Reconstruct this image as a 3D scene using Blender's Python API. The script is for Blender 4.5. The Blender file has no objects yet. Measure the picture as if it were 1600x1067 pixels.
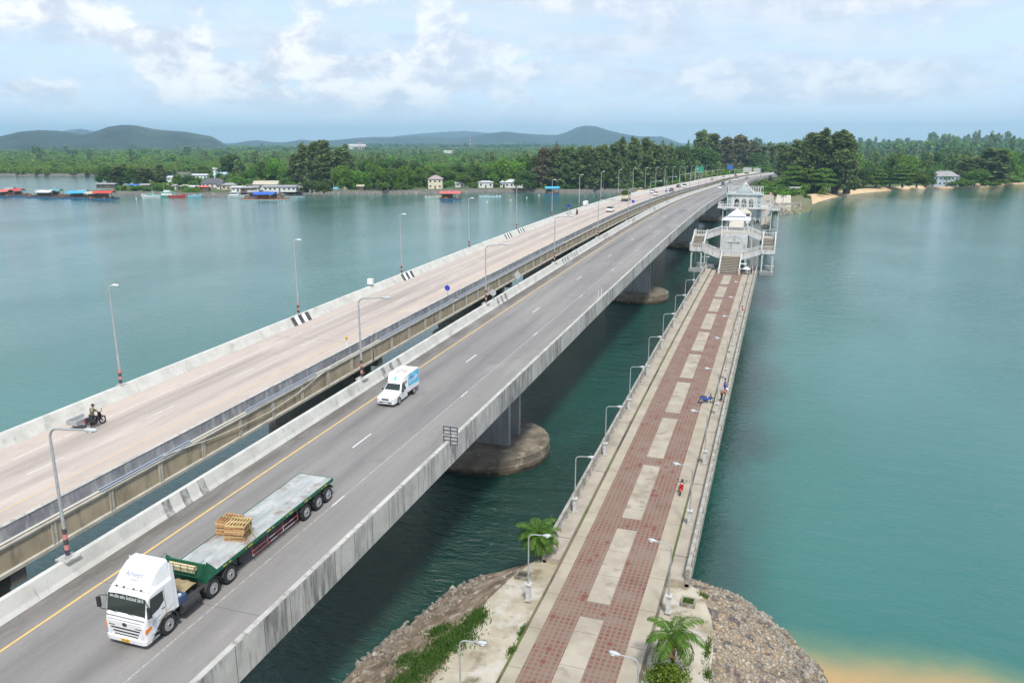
import bpy, bmesh, math, random
import numpy as np
from mathutils import Vector, Matrix, Euler
# ------------------------------------------------------------------ camera / world / sun
scene = bpy.context.scene
H = 32.0
TH = math.radians(18.7086)          # bearing between view direction and bridge axis (+Y)
PITCH = math.radians(14.1449)
FPX = 1240.0
cd = bpy.data.cameras.new('camera'); cam = bpy.data.objects.new('camera', cd)
scene.collection.objects.link(cam); scene.camera = cam
cd.sensor_width = 36.0; cd.lens = 36.0*FPX/1600.0; cd.clip_start = 0.5; cd.clip_end = 60000
cam.location = (0, 0, H); cam.rotation_euler = (math.pi/2-PITCH, 0, TH)
SUN_EL, SUN_AZ = 56.0, 150.0        # azimuth of the sun, degrees clockwise from +Y
w = bpy.data.worlds.new('World'); scene.world = w; w.use_nodes = True
nt = w.node_tree; nt.nodes.clear(); N = nt.nodes.new; L = nt.links.new
def mth(op, a, b=None, clamp=False):
    n = N('ShaderNodeMath'); n.operation = op; n.use_clamp = clamp
    for i, v in enumerate((a, b)):
        if v is None: continue
        if isinstance(v, (int, float)): n.inputs[i].default_value = v
        else: L(v, n.inputs[i])
    return n.outputs[0]
def mrange(v, a, b, c=0.0, d=1.0):
    n = N('ShaderNodeMapRange'); n.interpolation_type = 'SMOOTHSTEP'
    L(v, n.inputs[0])
    for i, q in enumerate((a, b, c, d)): n.inputs[i+1].default_value = q
    return n.outputs[0]
def mixc(f, a, b):
    n = N('ShaderNodeMix'); n.data_type = 'RGBA'
    if isinstance(f, (int, float)): n.inputs[0].default_value = f
    else: L(f, n.inputs[0])
    for i, v in ((6, a), (7, b)):
        if isinstance(v, tuple): n.inputs[i].default_value = (*v, 1)
        else: L(v, n.inputs[i])
    return n.outputs[2]
sky = N('ShaderNodeTexSky'); sky.sky_type = 'NISHITA'; sky.sun_disc = False
sky.sun_elevation = math.radians(SUN_EL); sky.sun_rotation = math.radians(SUN_AZ)
sky.air_density = 1.0; sky.dust_density = 1.6; sky.ozone_density = 1.5
tc = N('ShaderNodeTexCoord'); sp = N('ShaderNodeSeparateXYZ'); L(tc.outputs['Generated'], sp.inputs[0])
dx, dy, dz = sp.outputs
dzc = mth('MAXIMUM', dz, 0.0)
# sheet of cloud seen in perspective: direction / (height + small)
den = mth('ADD', dzc, 0.10)
px_ = mth('DIVIDE', dx, den); py_ = mth('DIVIDE', dy, den)
cb = N('ShaderNodeCombineXYZ'); L(px_, cb.inputs[0]); L(py_, cb.inputs[1])
def noise(vec, sc, det=6, rough=.55, dist=0.0):
    n = N('ShaderNodeTexNoise'); L(vec, n.inputs['Vector']); n.inputs['Scale'].default_value = sc
    n.inputs['Detail'].default_value = det; n.inputs['Roughness'].default_value = rough; n.inputs['Distortion'].default_value = dist
    return n.outputs[0]
n1 = noise(cb.outputs[0], 0.42, 8, .58, .5)
n2 = noise(cb.outputs[0], 1.7, 8, .62, .4)
sheet = mrange(mth('ADD', mth('MULTIPLY', n1, .6), mth('MULTIPLY', n2, .4)), .38, .60)
# long layered streaks, then heaped cloud low down, most of it on the left
mp = N('ShaderNodeMapping'); L(tc.outputs['Generated'], mp.inputs[0]); mp.inputs['Scale'].default_value = (1.3, 1.3, 10.0)
n3 = noise(mp.outputs[0], 2.3, 9, .60, .6)
low = mrange(n3, .42, .60)
mp2 = N('ShaderNodeMapping'); L(tc.outputs['Generated'], mp2.inputs[0]); mp2.inputs['Scale'].default_value = (6.5, 6.5, 11.0)
mp2.inputs['Location'].default_value = (3.1, 1.7, .4)
n4 = noise(mp2.outputs[0], 1.15, 9, .54, .15)
n5 = noise(mp2.outputs[0], 3.2, 7, .62, .2)
band = mth('MULTIPLY', mrange(dz, .022, .06), mrange(dz, .26, .12))
vl = N('ShaderNodeVectorMath'); vl.operation = 'DOT_PRODUCT'; L(tc.outputs['Generated'], vl.inputs[0]); vl.inputs[1].default_value = (-.80, .60, 0)
left = mrange(vl.outputs['Value'], .72, .96)
cum = mth('MULTIPLY', mrange(mth('ADD', n4, mth('MULTIPLY', left, .085)), .53, .585), band)
clear = N('ShaderNodeVectorMath'); clear.operation = 'SCALE'; L(sky.outputs[0], clear.inputs[0]); clear.inputs[3].default_value = .07
hz = mixc(mrange(dz, 0.0, .38), (.44, .555, .66), (.29, .375, .52))
skyc = mixc(.9, clear.outputs[0], hz)
c1 = mixc(mrange(n2, .36, .64), (.34, .38, .47), (.465, .485, .54))
out = mixc(mth('MULTIPLY', sheet, mrange(dz, .04, .20, .25, .95)), skyc, c1)
out = mixc(mth('MULTIPLY', low, mrange(dz, .0, .10, .35, .75)), out, mixc(mrange(n5, .38, .62), (.36, .41, .49), (.48, .505, .55)))
cumc = mixc(mrange(n5, .36, .60), (.385, .42, .49), (.60, .605, .61))
out = mixc(mth('MULTIPLY', cum, mth('ADD', mth('MULTIPLY', left, .55), .38)), out, cumc)
# bright patch where the sun stands behind thin cloud, high up
bg = N('ShaderNodeBackground'); L(out, bg.inputs[0]); bg.inputs[1].default_value = 1.14
wo = N('ShaderNodeOutputWorld'); L(bg.outputs[0], wo.inputs[0])
sd = bpy.data.lights.new('sun', 'SUN'); sd.energy = 2.4; sd.angle = math.radians(8); sd.color = (1.0, .965, .90)
sun = bpy.data.objects.new('sun', sd); scene.collection.objects.link(sun)
_a = math.radians(SUN_AZ); _e = math.radians(SUN_EL)
_d = Vector((math.sin(_a)*math.cos(_e), math.cos(_a)*math.cos(_e), math.sin(_e)))
sun.rotation_euler = _d.to_track_quat('Z', 'Y').to_euler()
sun.location = (0, -20, 80)
scene.view_settings.view_transform = 'Standard'; scene.view_settings.look = 'None'
scene.view_settings.exposure = 0.76; scene.view_settings.gamma = 1.0
scene.cycles.max_bounces = 6; scene.cycles.diffuse_bounces = 2; scene.cycles.glossy_bounces = 3
scene.cycles.transmission_bounces = 2; scene.cycles.transparent_max_bounces = 6; scene.cycles.volume_bounces = 0
# ------------------------------------------------------------------ picture <-> place
_c, _s = math.cos(PITCH), math.sin(PITCH)
def un(u, v, z=0.0):
    """picture point on the horizontal plane z -> (x, y)"""
    a = (u-800)/FPX; b = (533.5-v)/FPX
    X, Y, Z = a, _c+b*_s, -_s+b*_c
    t = (H-z)/-Z; X *= t; Y *= t
    return (X*math.cos(TH)-Y*math.sin(TH), X*math.sin(TH)+Y*math.cos(TH))
def unh(u, v, dist):
    """picture point at a ground distance -> (x, y, z)"""
    a = (u-800)/FPX; b = (533.5-v)/FPX
    X, Y, Z = a, _c+b*_s, -_s+b*_c
    t = dist/math.hypot(X, Y)
    return (t*(X*math.cos(TH)-Y*math.sin(TH)), t*(X*math.sin(TH)+Y*math.cos(TH)), H+Z*t)
def proj(x, y, z):
    X = x*math.cos(TH)+y*math.sin(TH); Y = -x*math.sin(TH)+y*math.cos(TH); Z = z-H; f = Y*_c-Z*_s
    return 800+FPX*X/f, 533.5-FPX*(Y*_s+Z*_c)/f
def lerp(tab, x):
    if x <= tab[0][0]: return tab[0][1]
    for (a, p), (b, q) in zip(tab, tab[1:]):
        if x <= b: return p+(q-p)*(x-a)/(b-a)
    return tab[-1][1]
DECK = [(-80, 6.4), (0, 9.2), (25, 9.9), (43, 10.4), (57, 10.8), (75, 11.2), (99, 11.9), (120, 12.3), (146, 12.8), (170, 13.2), (190, 13.5), (220, 13.6),
        (250, 13.5), (275, 13.1), (300, 12.7), (350, 11.5), (389, 10.5), (421, 9.7), (500, 7.8), (560, 6.7), (615, 5.8), (700, 4.8), (900, 4.0)]
def smooth_tab(tab, step=10, win=3):
    xs = list(np.arange(tab[0][0], tab[-1][0]+.1, step)); ys = [lerp(tab, x) for x in xs]
    for _ in range(2):
        ys = [np.mean(ys[max(0, i-win):i+win+1]) if win <= i < len(ys)-win else ys[i] for i in range(len(ys))]
    return list(zip(xs, ys))
DECK = smooth_tab(DECK)
def dz_(y): return lerp(DECK, y)
PROM = smooth_tab([(-60, 3.0), (36, 3.0), (49, 3.12), (67, 3.95), (79, 4.45), (91, 4.9), (102, 5.25), (114, 5.6), (126, 5.85), (138, 6.05), (150, 6.25), (165, 6.5), (230, 6.6),
        (260, 6.6), (300, 6.2), (340, 5.2), (380, 4.2), (420, 3.4), (520, 3.0)], 3, 2)
def pz(y): return lerp(PROM, y)
PC = -9.34
# ------------------------------------------------------------------ mesh helper
class MB:
    def __init__(s): s.v = []; s.f = []; s.m = []; s.mi = 0; s.sm = []; s.smooth = False
    def add(s, vs, fs, m=None):
        o = len(s.v); s.v.extend([tuple(v) for v in vs])
        for f in fs: s.f.append(tuple(o+i for i in f)); s.m.append(s.mi if m is None else m); s.sm.append(s.smooth)
        return s
    def box(s, x0, x1, y0, y1, z0, z1, m=None, rz=0.0, c=None):
        vs = [(x, y, z) for x in (x0, x1) for y in (y0, y1) for z in (z0, z1)]
        if rz:
            if c is None: c = ((x0+x1)/2, (y0+y1)/2)
            k, q = math.cos(rz), math.sin(rz)
            vs = [(c[0]+(x-c[0])*k-(y-c[1])*q, c[1]+(x-c[0])*q+(y-c[1])*k, z) for x, y, z in vs]
        return s.add(vs, [(0, 1, 3, 2), (4, 6, 7, 5), (0, 4, 5, 1), (2, 3, 7, 6), (0, 2, 6, 4), (1, 5, 7, 3)], m)
    def cyl(s, p0, p1, r0, r1=None, n=10, m=None, cap=True):
        if r1 is None: r1 = r0
        p0 = Vector(p0); p1 = Vector(p1); d = p1-p0
        if d.length < 1e-6: return s
        q = d.to_track_quat('Z', 'Y'); a = []; b = []
        for i in range(n):
            t = 2*math.pi*i/n; e = q @ Vector((math.cos(t), math.sin(t), 0))
            a.append(p0+e*r0); b.append(p1+e*r1)
        fs = [(i, (i+1) % n, n+(i+1) % n, n+i) for i in range(n)]
        if cap: fs += [tuple(range(n-1, -1, -1)), tuple(range(n, 2*n))]
        return s.add(a+b, fs, m)
    def tube(s, pts, r, n=8, m=None):
        pts = [Vector(p) for p in pts]; rs = r if isinstance(r, (list, tuple)) else [r]*len(pts)
        rings = []; up = Vector((0, 0, 1))
        for i, p in enumerate(pts):
            d = (pts[min(i+1, len(pts)-1)]-pts[max(i-1, 0)]).normalized()
            q = d.to_track_quat('Z', 'Y')
            if i and abs(d.dot(pd)) > -2: 
                rot = pd.rotation_difference(d); q = rot @ pq
            pd, pq = d, q
            rings.append([p+(q @ Vector((math.cos(2*math.pi*k/n), math.sin(2*math.pi*k/n), 0)))*rs[i] for k in range(n)])
        return s.loft(rings, True, m)
    def loft(s, rings, cap=True, m=None, closed=True):
        n = len(rings[0]); vs = [v for r in rings for v in r]; fs = []
        for j in range(len(rings)-1):
            for i in range(n if closed else n-1):
                k = (i+1) % n
                fs.append((j*n+i, j*n+k, (j+1)*n+k, (j+1)*n+i))
        if cap: fs += [tuple(range(n-1, -1, -1)), tuple(range((len(rings)-1)*n, len(rings)*n))]
        return s.add(vs, fs, m)
    def ell(s, c, r, nu=10, nv=7, m=None):
        rings = []
        vs = [(c[0], c[1], c[2]-r[2])]; 
        for j in range(1, nv):
            t = -math.pi/2+math.pi*j/nv
            vs += [(c[0]+r[0]*math.cos(t)*math.cos(2*math.pi*i/nu), c[1]+r[1]*math.cos(t)*math.sin(2*math.pi*i/nu), c[2]+r[2]*math.sin(t)) for i in range(nu)]
        vs.append((c[0], c[1], c[2]+r[2])); fs = [(0, 1+(i+1) % nu, 1+i) for i in range(nu)]
        for j in range(nv-2):
            fs += [(1+j*nu+i, 1+j*nu+(i+1) % nu, 1+(j+1)*nu+(i+1) % nu, 1+(j+1)*nu+i) for i in range(nu)]
        l = len(vs)-1; b = 1+(nv-2)*nu
        fs += [(b+i, b+(i+1) % nu, l) for i in range(nu)]
        return s.add(vs, fs, m)
    def prof(s, pts, a0, a1, axis='x', m=None):
        """closed 2-D outline extruded along an axis. axis x: pts are (y,z); axis y: pts are (x,z); axis z: pts are (x,y)"""
        def P(p, a): return (a, p[0], p[1]) if axis == 'x' else (p[0], a, p[1]) if axis == 'y' else (p[0], p[1], a)
        return s.loft([[P(p, a0) for p in pts], [P(p, a1) for p in pts]], True, m)
    def tf(s, M):
        s.v = [tuple(M @ Vector(v)) for v in s.v]; return s
    def build(s, name, mats, parent=None, bevel=0.0, smooth=False, loc=None, recalc=True):
        me = bpy.data.meshes.new(name); me.from_pydata(s.v, [], s.f); me.update()
        if not isinstance(mats, (list, tuple)): mats = [mats]
        for q in mats: me.materials.append(q)
        if len(mats) > 1: me.polygons.foreach_set('material_index', s.m)
        if recalc:
            bm = bmesh.new(); bm.from_mesh(me); bmesh.ops.recalc_face_normals(bm, faces=bm.faces); bm.to_mesh(me); bm.free()
        if smooth: me.polygons.foreach_set('use_smooth', [True]*len(me.polygons))
        elif any(s.sm): me.polygons.foreach_set('use_smooth', s.sm)
        o = bpy.data.objects.new(name, me); scene.collection.objects.link(o)
        if parent: o.parent = parent
        if loc: o.location = loc
        if bevel:
            b = o.modifiers.new('bevel', 'BEVEL'); b.width = bevel; b.segments = 2; b.limit_method = 'ANGLE'; b.angle_limit = math.radians(35)
        return o
def tag(o, label=None, cat=None, group=None, kind=None):
    if label: o['label'] = label
    if cat: o['category'] = cat
    if group: o['group'] = group
    if kind: o['kind'] = kind
    return o
def thing(name, label, cat, loc=(0, 0, 0), rz=0.0, group=None):
    o = bpy.data.objects.new(name, None); scene.collection.objects.link(o)
    o.empty_display_size = .3; o.location = loc; o.rotation_euler = (0, 0, rz)
    return tag(o, label, cat, group)
KIDS = {}
def copy_tree(o, loc=None, rz=None, label=None, scale=None, group=None, parent=None):
    c = o.copy(); scene.collection.objects.link(c)
    if parent: c.parent = parent
    if loc is not None: c.location = loc
    if rz is not None: c.rotation_euler = (0, 0, rz)
    if scale is not None: c.scale = scale if isinstance(scale, (tuple, list)) else (scale,)*3
    if label: c['label'] = label
    if group: c['group'] = group
    for ch in list(o.children):
        if parent is None or True: copy_tree(ch, parent=c)
    return c
def curve_text(name, body, size, mat, parent, M, extrude=.004, align='CENTER'):
    cu = bpy.data.curves.new(name, 'FONT'); cu.body = body; cu.size = size; cu.extrude = extrude; cu.align_x = align; cu.align_y = 'CENTER'
    tmp = bpy.data.objects.new(name, cu); scene.collection.objects.link(tmp)
    dg = bpy.context.evaluated_depsgraph_get(); me = bpy.data.meshes.new_from_object(tmp.evaluated_get(dg))
    bpy.data.objects.remove(tmp); me.materials.clear(); me.materials.append(mat)
    me.transform(M); me.name = name
    o = bpy.data.objects.new(name, me); scene.collection.objects.link(o); o.parent = parent
    return o
# ------------------------------------------------------------------ materials
MATS = {}
def mat(name, col, rough=.8, col2=None, nscale=1.0, ndet=5, lo=.35, hi=.65, stretch=(1, 1, 1), bump=0.0, bscale=8.0, metal=0.0, spec=.5, coat=0.0,
        streak=None, streak_scale=(2, 2, .12), streak_lo=.5, streak_hi=.72, vary=0.0, spot=None, spot_scale=.5, spot_lo=.6, spot_hi=.7, emis=None):
    if name in MATS: return MATS[name]
    m = bpy.data.materials.new(name); m.use_nodes = True; T = m.node_tree; B = T.nodes['Principled BSDF']
    n_ = T.nodes.new; l_ = T.links.new
    tc = n_('ShaderNodeTexCoord').outputs['Object']
    def ns(scale, det, st=(1, 1, 1), rg=.6):
        mp = n_('ShaderNodeMapping'); l_(tc, mp.inputs[0]); mp.inputs['Scale'].default_value = st
        q = n_('ShaderNodeTexNoise'); l_(mp.outputs[0], q.inputs['Vector']); q.inputs['Scale'].default_value = scale
        q.inputs['Detail'].default_value = det; q.inputs['Roughness'].default_value = rg; return q.outputs[0]
    def mr(v, a, b, c=0., d=1.):
        q = n_('ShaderNodeMapRange'); l_(v, q.inputs[0])
        for i, x in enumerate((a, b, c, d)): q.inputs[i+1].default_value = x
        return q.outputs[0]
    def mx(f, a, b):
        q = n_('ShaderNodeMix'); q.data_type = 'RGBA'
        if isinstance(f, float): q.inputs[0].default_value = f
        else: l_(f, q.inputs[0])
        for i, x in ((6, a), (7, b)):
            if isinstance(x, tuple): q.inputs[i].default_value = (*x, 1)
            else: l_(x, q.inputs[i])
        return q.outputs[2]
    c = col
    if col2: c = mx(mr(ns(nscale, ndet, stretch), lo, hi), col, col2)
    if spot: c = mx(mr(ns(spot_scale, 6), spot_lo, spot_hi), c, spot)
    if streak: c = mx(mr(ns(1.0, 5, streak_scale), streak_lo, streak_hi), c, streak)
    if vary:
        oi = n_('ShaderNodeObjectInfo'); h = n_('ShaderNodeHueSaturation')
        l_(mr(oi.outputs['Random'], 0, 1, 1-vary, 1+vary), h.inputs['Value'])
        if isinstance(c, tuple): h.inputs['Color'].default_value = (*c, 1)
        else: l_(c, h.inputs['Color'])
        c = h.outputs[0]
    if isinstance(c, tuple): B.inputs['Base Color'].default_value = (*c, 1)
    else: l_(c, B.inputs['Base Color'])
    B.inputs['Roughness'].default_value = rough; B.inputs['Metallic'].default_value = metal
    B.inputs['Specular IOR Level'].default_value = spec; B.inputs['Coat Weight'].default_value = coat
    if bump:
        b = n_('ShaderNodeBump'); b.inputs['Strength'].default_value = bump; b.inputs['Distance'].default_value = .05
        l_(ns(bscale, 6), b.inputs['Height']); l_(b.outputs[0], B.inputs['Normal'])
    MATS[name] = m
    return m
def joint_y(m, period, off, width, col=(.10, .09, .08)):
    """thin dark joints across a paving, every period metres along y"""
    T, B, n, l = nodes_of(m); tc = n('ShaderNodeTexCoord').outputs['Object']; s = n('ShaderNodeSeparateXYZ'); l(tc, s.inputs[0])
    a = n('ShaderNodeMath'); a.operation = 'SUBTRACT'; l(s.outputs[1], a.inputs[0]); a.inputs[1].default_value = off
    b = n('ShaderNodeMath'); b.operation = 'FLOORED_MODULO'; l(a.outputs[0], b.inputs[0]); b.inputs[1].default_value = period
    c = n('ShaderNodeMath'); c.operation = 'LESS_THAN'; l(b.outputs[0], c.inputs[0]); c.inputs[1].default_value = width
    x = n('ShaderNodeMix'); x.data_type = 'RGBA'; l(c.outputs[0], x.inputs[0]); l(B.inputs['Base Color'].links[0].from_socket, x.inputs[6]); x.inputs[7].default_value = (*col, 1)
    l(x.outputs[2], B.inputs['Base Color']); return m
def nodes_of(m):
    T = m.node_tree; return T, T.nodes['Principled BSDF'], T.nodes.new, T.links.new
# ------------------------------------------------------------------ concrete, road, paint
conc_light = mat('light_concrete', (.50, .49, .45), .85, (.34, .33, .30), .5, 9, .4, .7, streak=(.17, .165, .15), streak_scale=(1.6, 2.6, .35), streak_lo=.52, streak_hi=.74, bump=.3, bscale=6)
conc_white = mat('whitewashed_concrete', (.66, .65, .62), .8, (.50, .49, .46), .6, 8, .4, .75, streak=(.33, .32, .30), streak_scale=(2.5, 2.5, .4), streak_lo=.6, streak_hi=.85)
conc_cap = mat('weathered_cap_concrete', (.30, .28, .23), .9, (.13, .115, .09), .35, 8, .35, .6, spot=(.42, .39, .33), spot_scale=.5, spot_lo=.55, spot_hi=.68, bump=.6, bscale=3)
caisson_mat = mat('caisson_concrete', (.24, .205, .155), .92, (.11, .09, .065), .45, 9, .36, .62, spot=(.36, .32, .26), spot_scale=.6, spot_lo=.55, spot_hi=.68, bump=.7, bscale=3)
def _wet(m):
    T, B, n, l = nodes_of(m); tc = n('ShaderNodeTexCoord').outputs['Object']; s = n('ShaderNodeSeparateXYZ'); l(tc, s.inputs[0])
    q = n('ShaderNodeTexNoise'); l(tc, q.inputs['Vector']); q.inputs['Scale'].default_value = 1.2; q.inputs['Detail'].default_value = 6
    a = n('ShaderNodeMath'); a.operation = 'MULTIPLY_ADD'; l(q.outputs[0], a.inputs[0]); a.inputs[1].default_value = 1.2; l(s.outputs[2], a.inputs[2])
    r = n('ShaderNodeMapRange'); l(a.outputs[0], r.inputs[0]); r.inputs[1].default_value = 1.5; r.inputs[2].default_value = .9
    x = n('ShaderNodeMix'); x.data_type = 'RGBA'; l(r.outputs[0], x.inputs[0]); l(B.inputs['Base Color'].links[0].from_socket, x.inputs[6]); x.inputs[7].default_value = (.12, .085, .045, 1)
    r2 = n('ShaderNodeMapRange'); l(a.outputs[0], r2.inputs[0]); r2.inputs[1].default_value = 1.0; r2.inputs[2].default_value = .8
    x2 = n('ShaderNodeMix'); x2.data_type = 'RGBA'; l(r2.outputs[0], x2.inputs[0]); l(x.outputs[2], x2.inputs[6]); x2.inputs[7].default_value = (.03, .03, .022, 1)
    l(x2.outputs[2], B.inputs['Base Color'])
_wet(caisson_mat)
conc_grey = mat('grey_concrete', (.36, .37, .37), .85, (.24, .25, .25), .3, 6, .4, .7, streak=(.15, .15, .15), streak_scale=(1.0, 1.0, .12), bump=.2)
conc_brown = mat('brown_girder_concrete', (.46, .385, .27), .9, (.33, .275, .19), .5, 8, .38, .68, streak=(.17, .145, .11), streak_scale=(1.2, 1.2, .25), streak_lo=.52, streak_hi=.75, bump=.3)
pier_dark = mat('dark_pier_concrete', (.20, .185, .16), .92, (.10, .095, .08), .5, 7, .38, .65)
parapet_m = mat('pale_parapet_concrete', (.56, .55, .505), .85, (.44, .43, .39), .7, 9, .42, .7, streak=(.26, .25, .225), streak_scale=(2.0, 3.2, .5), streak_lo=.60, streak_hi=.82, spot=(.33, .32, .29), spot_scale=.5, spot_lo=.58, spot_hi=.74)
conc_bluegrey = mat('bluegrey_stained_concrete', (.30, .30, .31), .9, (.17, .17, .19), .7, 8, .35, .65, streak=(.44, .43, .41), streak_scale=(2.2, 2.2, .5), streak_lo=.5, streak_hi=.7)
conc_trim = mat('trim_concrete', (.50, .47, .40), .9, (.36, .33, .27), .8, 6, .4, .7)
dark_gap = mat('dark_joint', (.05, .045, .04), .95)
black_paint = mat('black_paint', (.05, .05, .055), .6, (.14, .14, .15), 2.5, 6, .5, .75)
white_paint = mat('white_paint', (.78, .78, .76), .6, (.58, .57, .54), 2.5, 6, .5, .8)
road_white = mat('road_white_paint', (.60, .60, .58), .7, (.40, .40, .40), 3.0, 8, .45, .75)
road_white_worn = mat('worn_white_paint', (.43, .425, .41), .7, (.27, .26, .25), 5.0, 8, .36, .56)
road_yellow = mat('road_yellow_paint', (.72, .46, .12), .7, (.50, .36, .18), 2.5, 8, .45, .75)
road_yellow_pale = mat('faded_yellow_paint', (.62, .46, .20), .7, (.52, .43, .30), 2.0, 8, .42, .66)
galv = mat('galvanised_steel', (.48, .50, .50), .5, (.38, .39, .39), 3, 4, metal=.35)
pole_white = mat('pole_white', (.70, .70, .68), .5, (.55, .54, .50), 1.5, 4)
lamp_shell = mat('lamp_shell', (.46, .48, .50), .4)
lamp_glass = mat('lamp_glass', (.62, .63, .61), .25)
red_band = mat('red_band_paint', (.55, .22, .20), .6)
steel_blue = mat('conduit_steel', (.50, .55, .62), .35, metal=.5)
hose = mat('white_pipe', (.62, .60, .52), .6)
def fascia_mat():
    m = mat('panelled_fascia_concrete', (.47, .46, .43), .9, (.34, .33, .31), .8, 8, .38, .7)
    T, B, n, l = nodes_of(m)
    tc = n('ShaderNodeTexCoord').outputs['Object']; s = n('ShaderNodeSeparateXYZ'); l(tc, s.inputs[0])
    fl = n('ShaderNodeMath'); fl.operation = 'FLOOR'; dv = n('ShaderNodeMath'); dv.operation = 'DIVIDE'; l(s.outputs[1], dv.inputs[0]); dv.inputs[1].default_value = 2.05; l(dv.outputs[0], fl.inputs[0])
    wn = n('ShaderNodeTexWhiteNoise'); wn.noise_dimensions = '1D'; l(fl.outputs[0], wn.inputs['W'])
    mr = n('ShaderNodeMapRange'); l(wn.outputs['Value'], mr.inputs[0]); mr.inputs[3].default_value = .0; mr.inputs[4].default_value = .16
    mp = n('ShaderNodeMapping'); l(tc, mp.inputs[0]); mp.inputs['Scale'].default_value = (3, 2.3, .28)
    q = n('ShaderNodeTexNoise'); l(mp.outputs[0], q.inputs['Vector']); q.inputs['Scale'].default_value = 1.2; q.inputs['Detail'].default_value = 8; q.inputs['Roughness'].default_value = .68
    q2 = n('ShaderNodeTexNoise'); l(tc, q2.inputs['Vector']); q2.inputs['Scale'].default_value = .09; q2.inputs['Detail'].default_value = 3
    a = n('ShaderNodeMath'); a.operation = 'ADD'; l(q.outputs[0], a.inputs[0]); l(mr.outputs[0], a.inputs[1])
    a2 = n('ShaderNodeMath'); a2.operation = 'MULTIPLY_ADD'; l(q2.outputs[0], a2.inputs[0]); a2.inputs[1].default_value = .5; l(a.outputs[0], a2.inputs[2])
    r = n('ShaderNodeMapRange'); l(a2.outputs[0], r.inputs[0]); r.inputs[1].default_value = .80; r.inputs[2].default_value = 1.06
    mx = n('ShaderNodeMix'); mx.data_type = 'RGBA'; l(r.outputs[0], mx.inputs[0]); l(B.inputs['Base Color'].links[0].from_socket, mx.inputs[6]); mx.inputs[7].default_value = (.13, .13, .125, 1)
    # hairline joint
    fr = n('ShaderNodeMath'); fr.operation = 'FRACT'; l(dv.outputs[0], fr.inputs[0])
    lt = n('ShaderNodeMath'); lt.operation = 'LESS_THAN'; l(fr.outputs[0], lt.inputs[0]); lt.inputs[1].default_value = .022
    mx2 = n('ShaderNodeMix'); mx2.data_type = 'RGBA'; l(lt.outputs[0], mx2.inputs[0]); l(mx.outputs[2], mx2.inputs[6]); mx2.inputs[7].default_value = (.09, .09, .09, 1)
    l(mx2.outputs[2], B.inputs['Base Color']); return m
fascia = fascia_mat()
def road_mat(name, a, b, tracks, shoulder, sh_x, grain=.05, lane_w=3.4, x0=0.0):
    """carriageway: long smeared bands along the road, fine grain, dirt towards one edge (dirt stays where it lies)"""
    m = mat(name, a, .92); T, B, n, l = nodes_of(m)
    tc = n('ShaderNodeTexCoord').outputs['Object']; s = n('ShaderNodeSeparateXYZ'); l(tc, s.inputs[0])
    def ns(st, sc, det=6, rg=.6):
        mp = n('ShaderNodeMapping'); l(tc, mp.inputs[0]); mp.inputs['Scale'].default_value = st
        q = n('ShaderNodeTexNoise'); l(mp.outputs[0], q.inputs['Vector']); q.inputs['Scale'].default_value = sc; q.inputs['Detail'].default_value = det; q.inputs['Roughness'].default_value = rg
        return q.outputs[0]
    def mr(v, p, q, c=0., d=1.):
        r = n('ShaderNodeMapRange'); l(v, r.inputs[0])
        for i, x in enumerate((p, q, c, d)): r.inputs[i+1].default_value = x
        return r.outputs[0]
    def mx(f, p, q, mode='MIX'):
        r = n('ShaderNodeMix'); r.data_type = 'RGBA'; r.blend_type = mode
        l(f, r.inputs[0]) if not isinstance(f, float) else setattr(r.inputs[0], 'default_value', f)
        for i, x in ((6, p), (7, q)):
            if isinstance(x, tuple): r.inputs[i].default_value = (*x, 1)
            else: l(x, r.inputs[i])
        return r.outputs[2]
    c = mx(mr(ns((1, .06, 1), .42, 7, .65), .36, .66), a, b)
    # wheel tracks: darker smears at fixed places across the road, broken up along it
    for cx, wd in tracks:
        d = n('ShaderNodeMath'); d.operation = 'SUBTRACT'; l(s.outputs[0], d.inputs[0]); d.inputs[1].default_value = cx
        ab = n('ShaderNodeMath'); ab.operation = 'ABSOLUTE'; l(d.outputs[0], ab.inputs[0])
        f = mr(ab.outputs[0], wd, 0.1, 0, 1)
        g = n('ShaderNodeMath'); g.operation = 'MULTIPLY'; l(f, g.inputs[0]); l(mr(ns((.7, .03, 1), 1.0, 7, .65), .34, .66, .05, .9), g.inputs[1])
        c = mx(g.outputs[0], c, tuple(x*.70 for x in b))
    if shoulder:
        f = mr(s.outputs[0], sh_x[0], sh_x[1])
        g = n('ShaderNodeMath'); g.operation = 'MULTIPLY'; l(f, g.inputs[0]); l(mr(ns((1, .25, 1), .9, 9, .7), .34, .56, .25, 1), g.inputs[1])
        c = mx(g.outputs[0], c, shoulder)
    # blotches, drips and old patches
    c = mx(mr(ns((1.3, .5, 1), .55, 9, .7), .56, .74, 0, .5), c, tuple(x*.62 for x in b)); c = mx(mr(ns((1, .25, 1), .33, 6), .58, .70, 0, .45), c, tuple(min(1, x*1.25) for x in a))
    gr = mr(ns((1, 1, 1), 16, 4, .8), .3, .7, 1-grain*3, 1+grain*3)
    h = n('ShaderNodeHueSaturation'); l(gr, h.inputs['Value']); l(c, h.inputs['Color']); l(h.outputs[0], B.inputs['Base Color'])
    bp = n('ShaderNodeBump'); bp.inputs['Strength'].default_value = .25; bp.inputs['Distance'].default_value = .01; l(ns((1, 1, 1), 25, 3), bp.inputs['Height']); l(bp.outputs[0], B.inputs['Normal'])
    return m
asphalt = road_mat('asphalt', (.262, .247, .232), (.198, .188, .180), [(-30.3, 1.1), (-26.7, 1.2)], (.125, .112, .097), (-31.5, -32.7))
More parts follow.
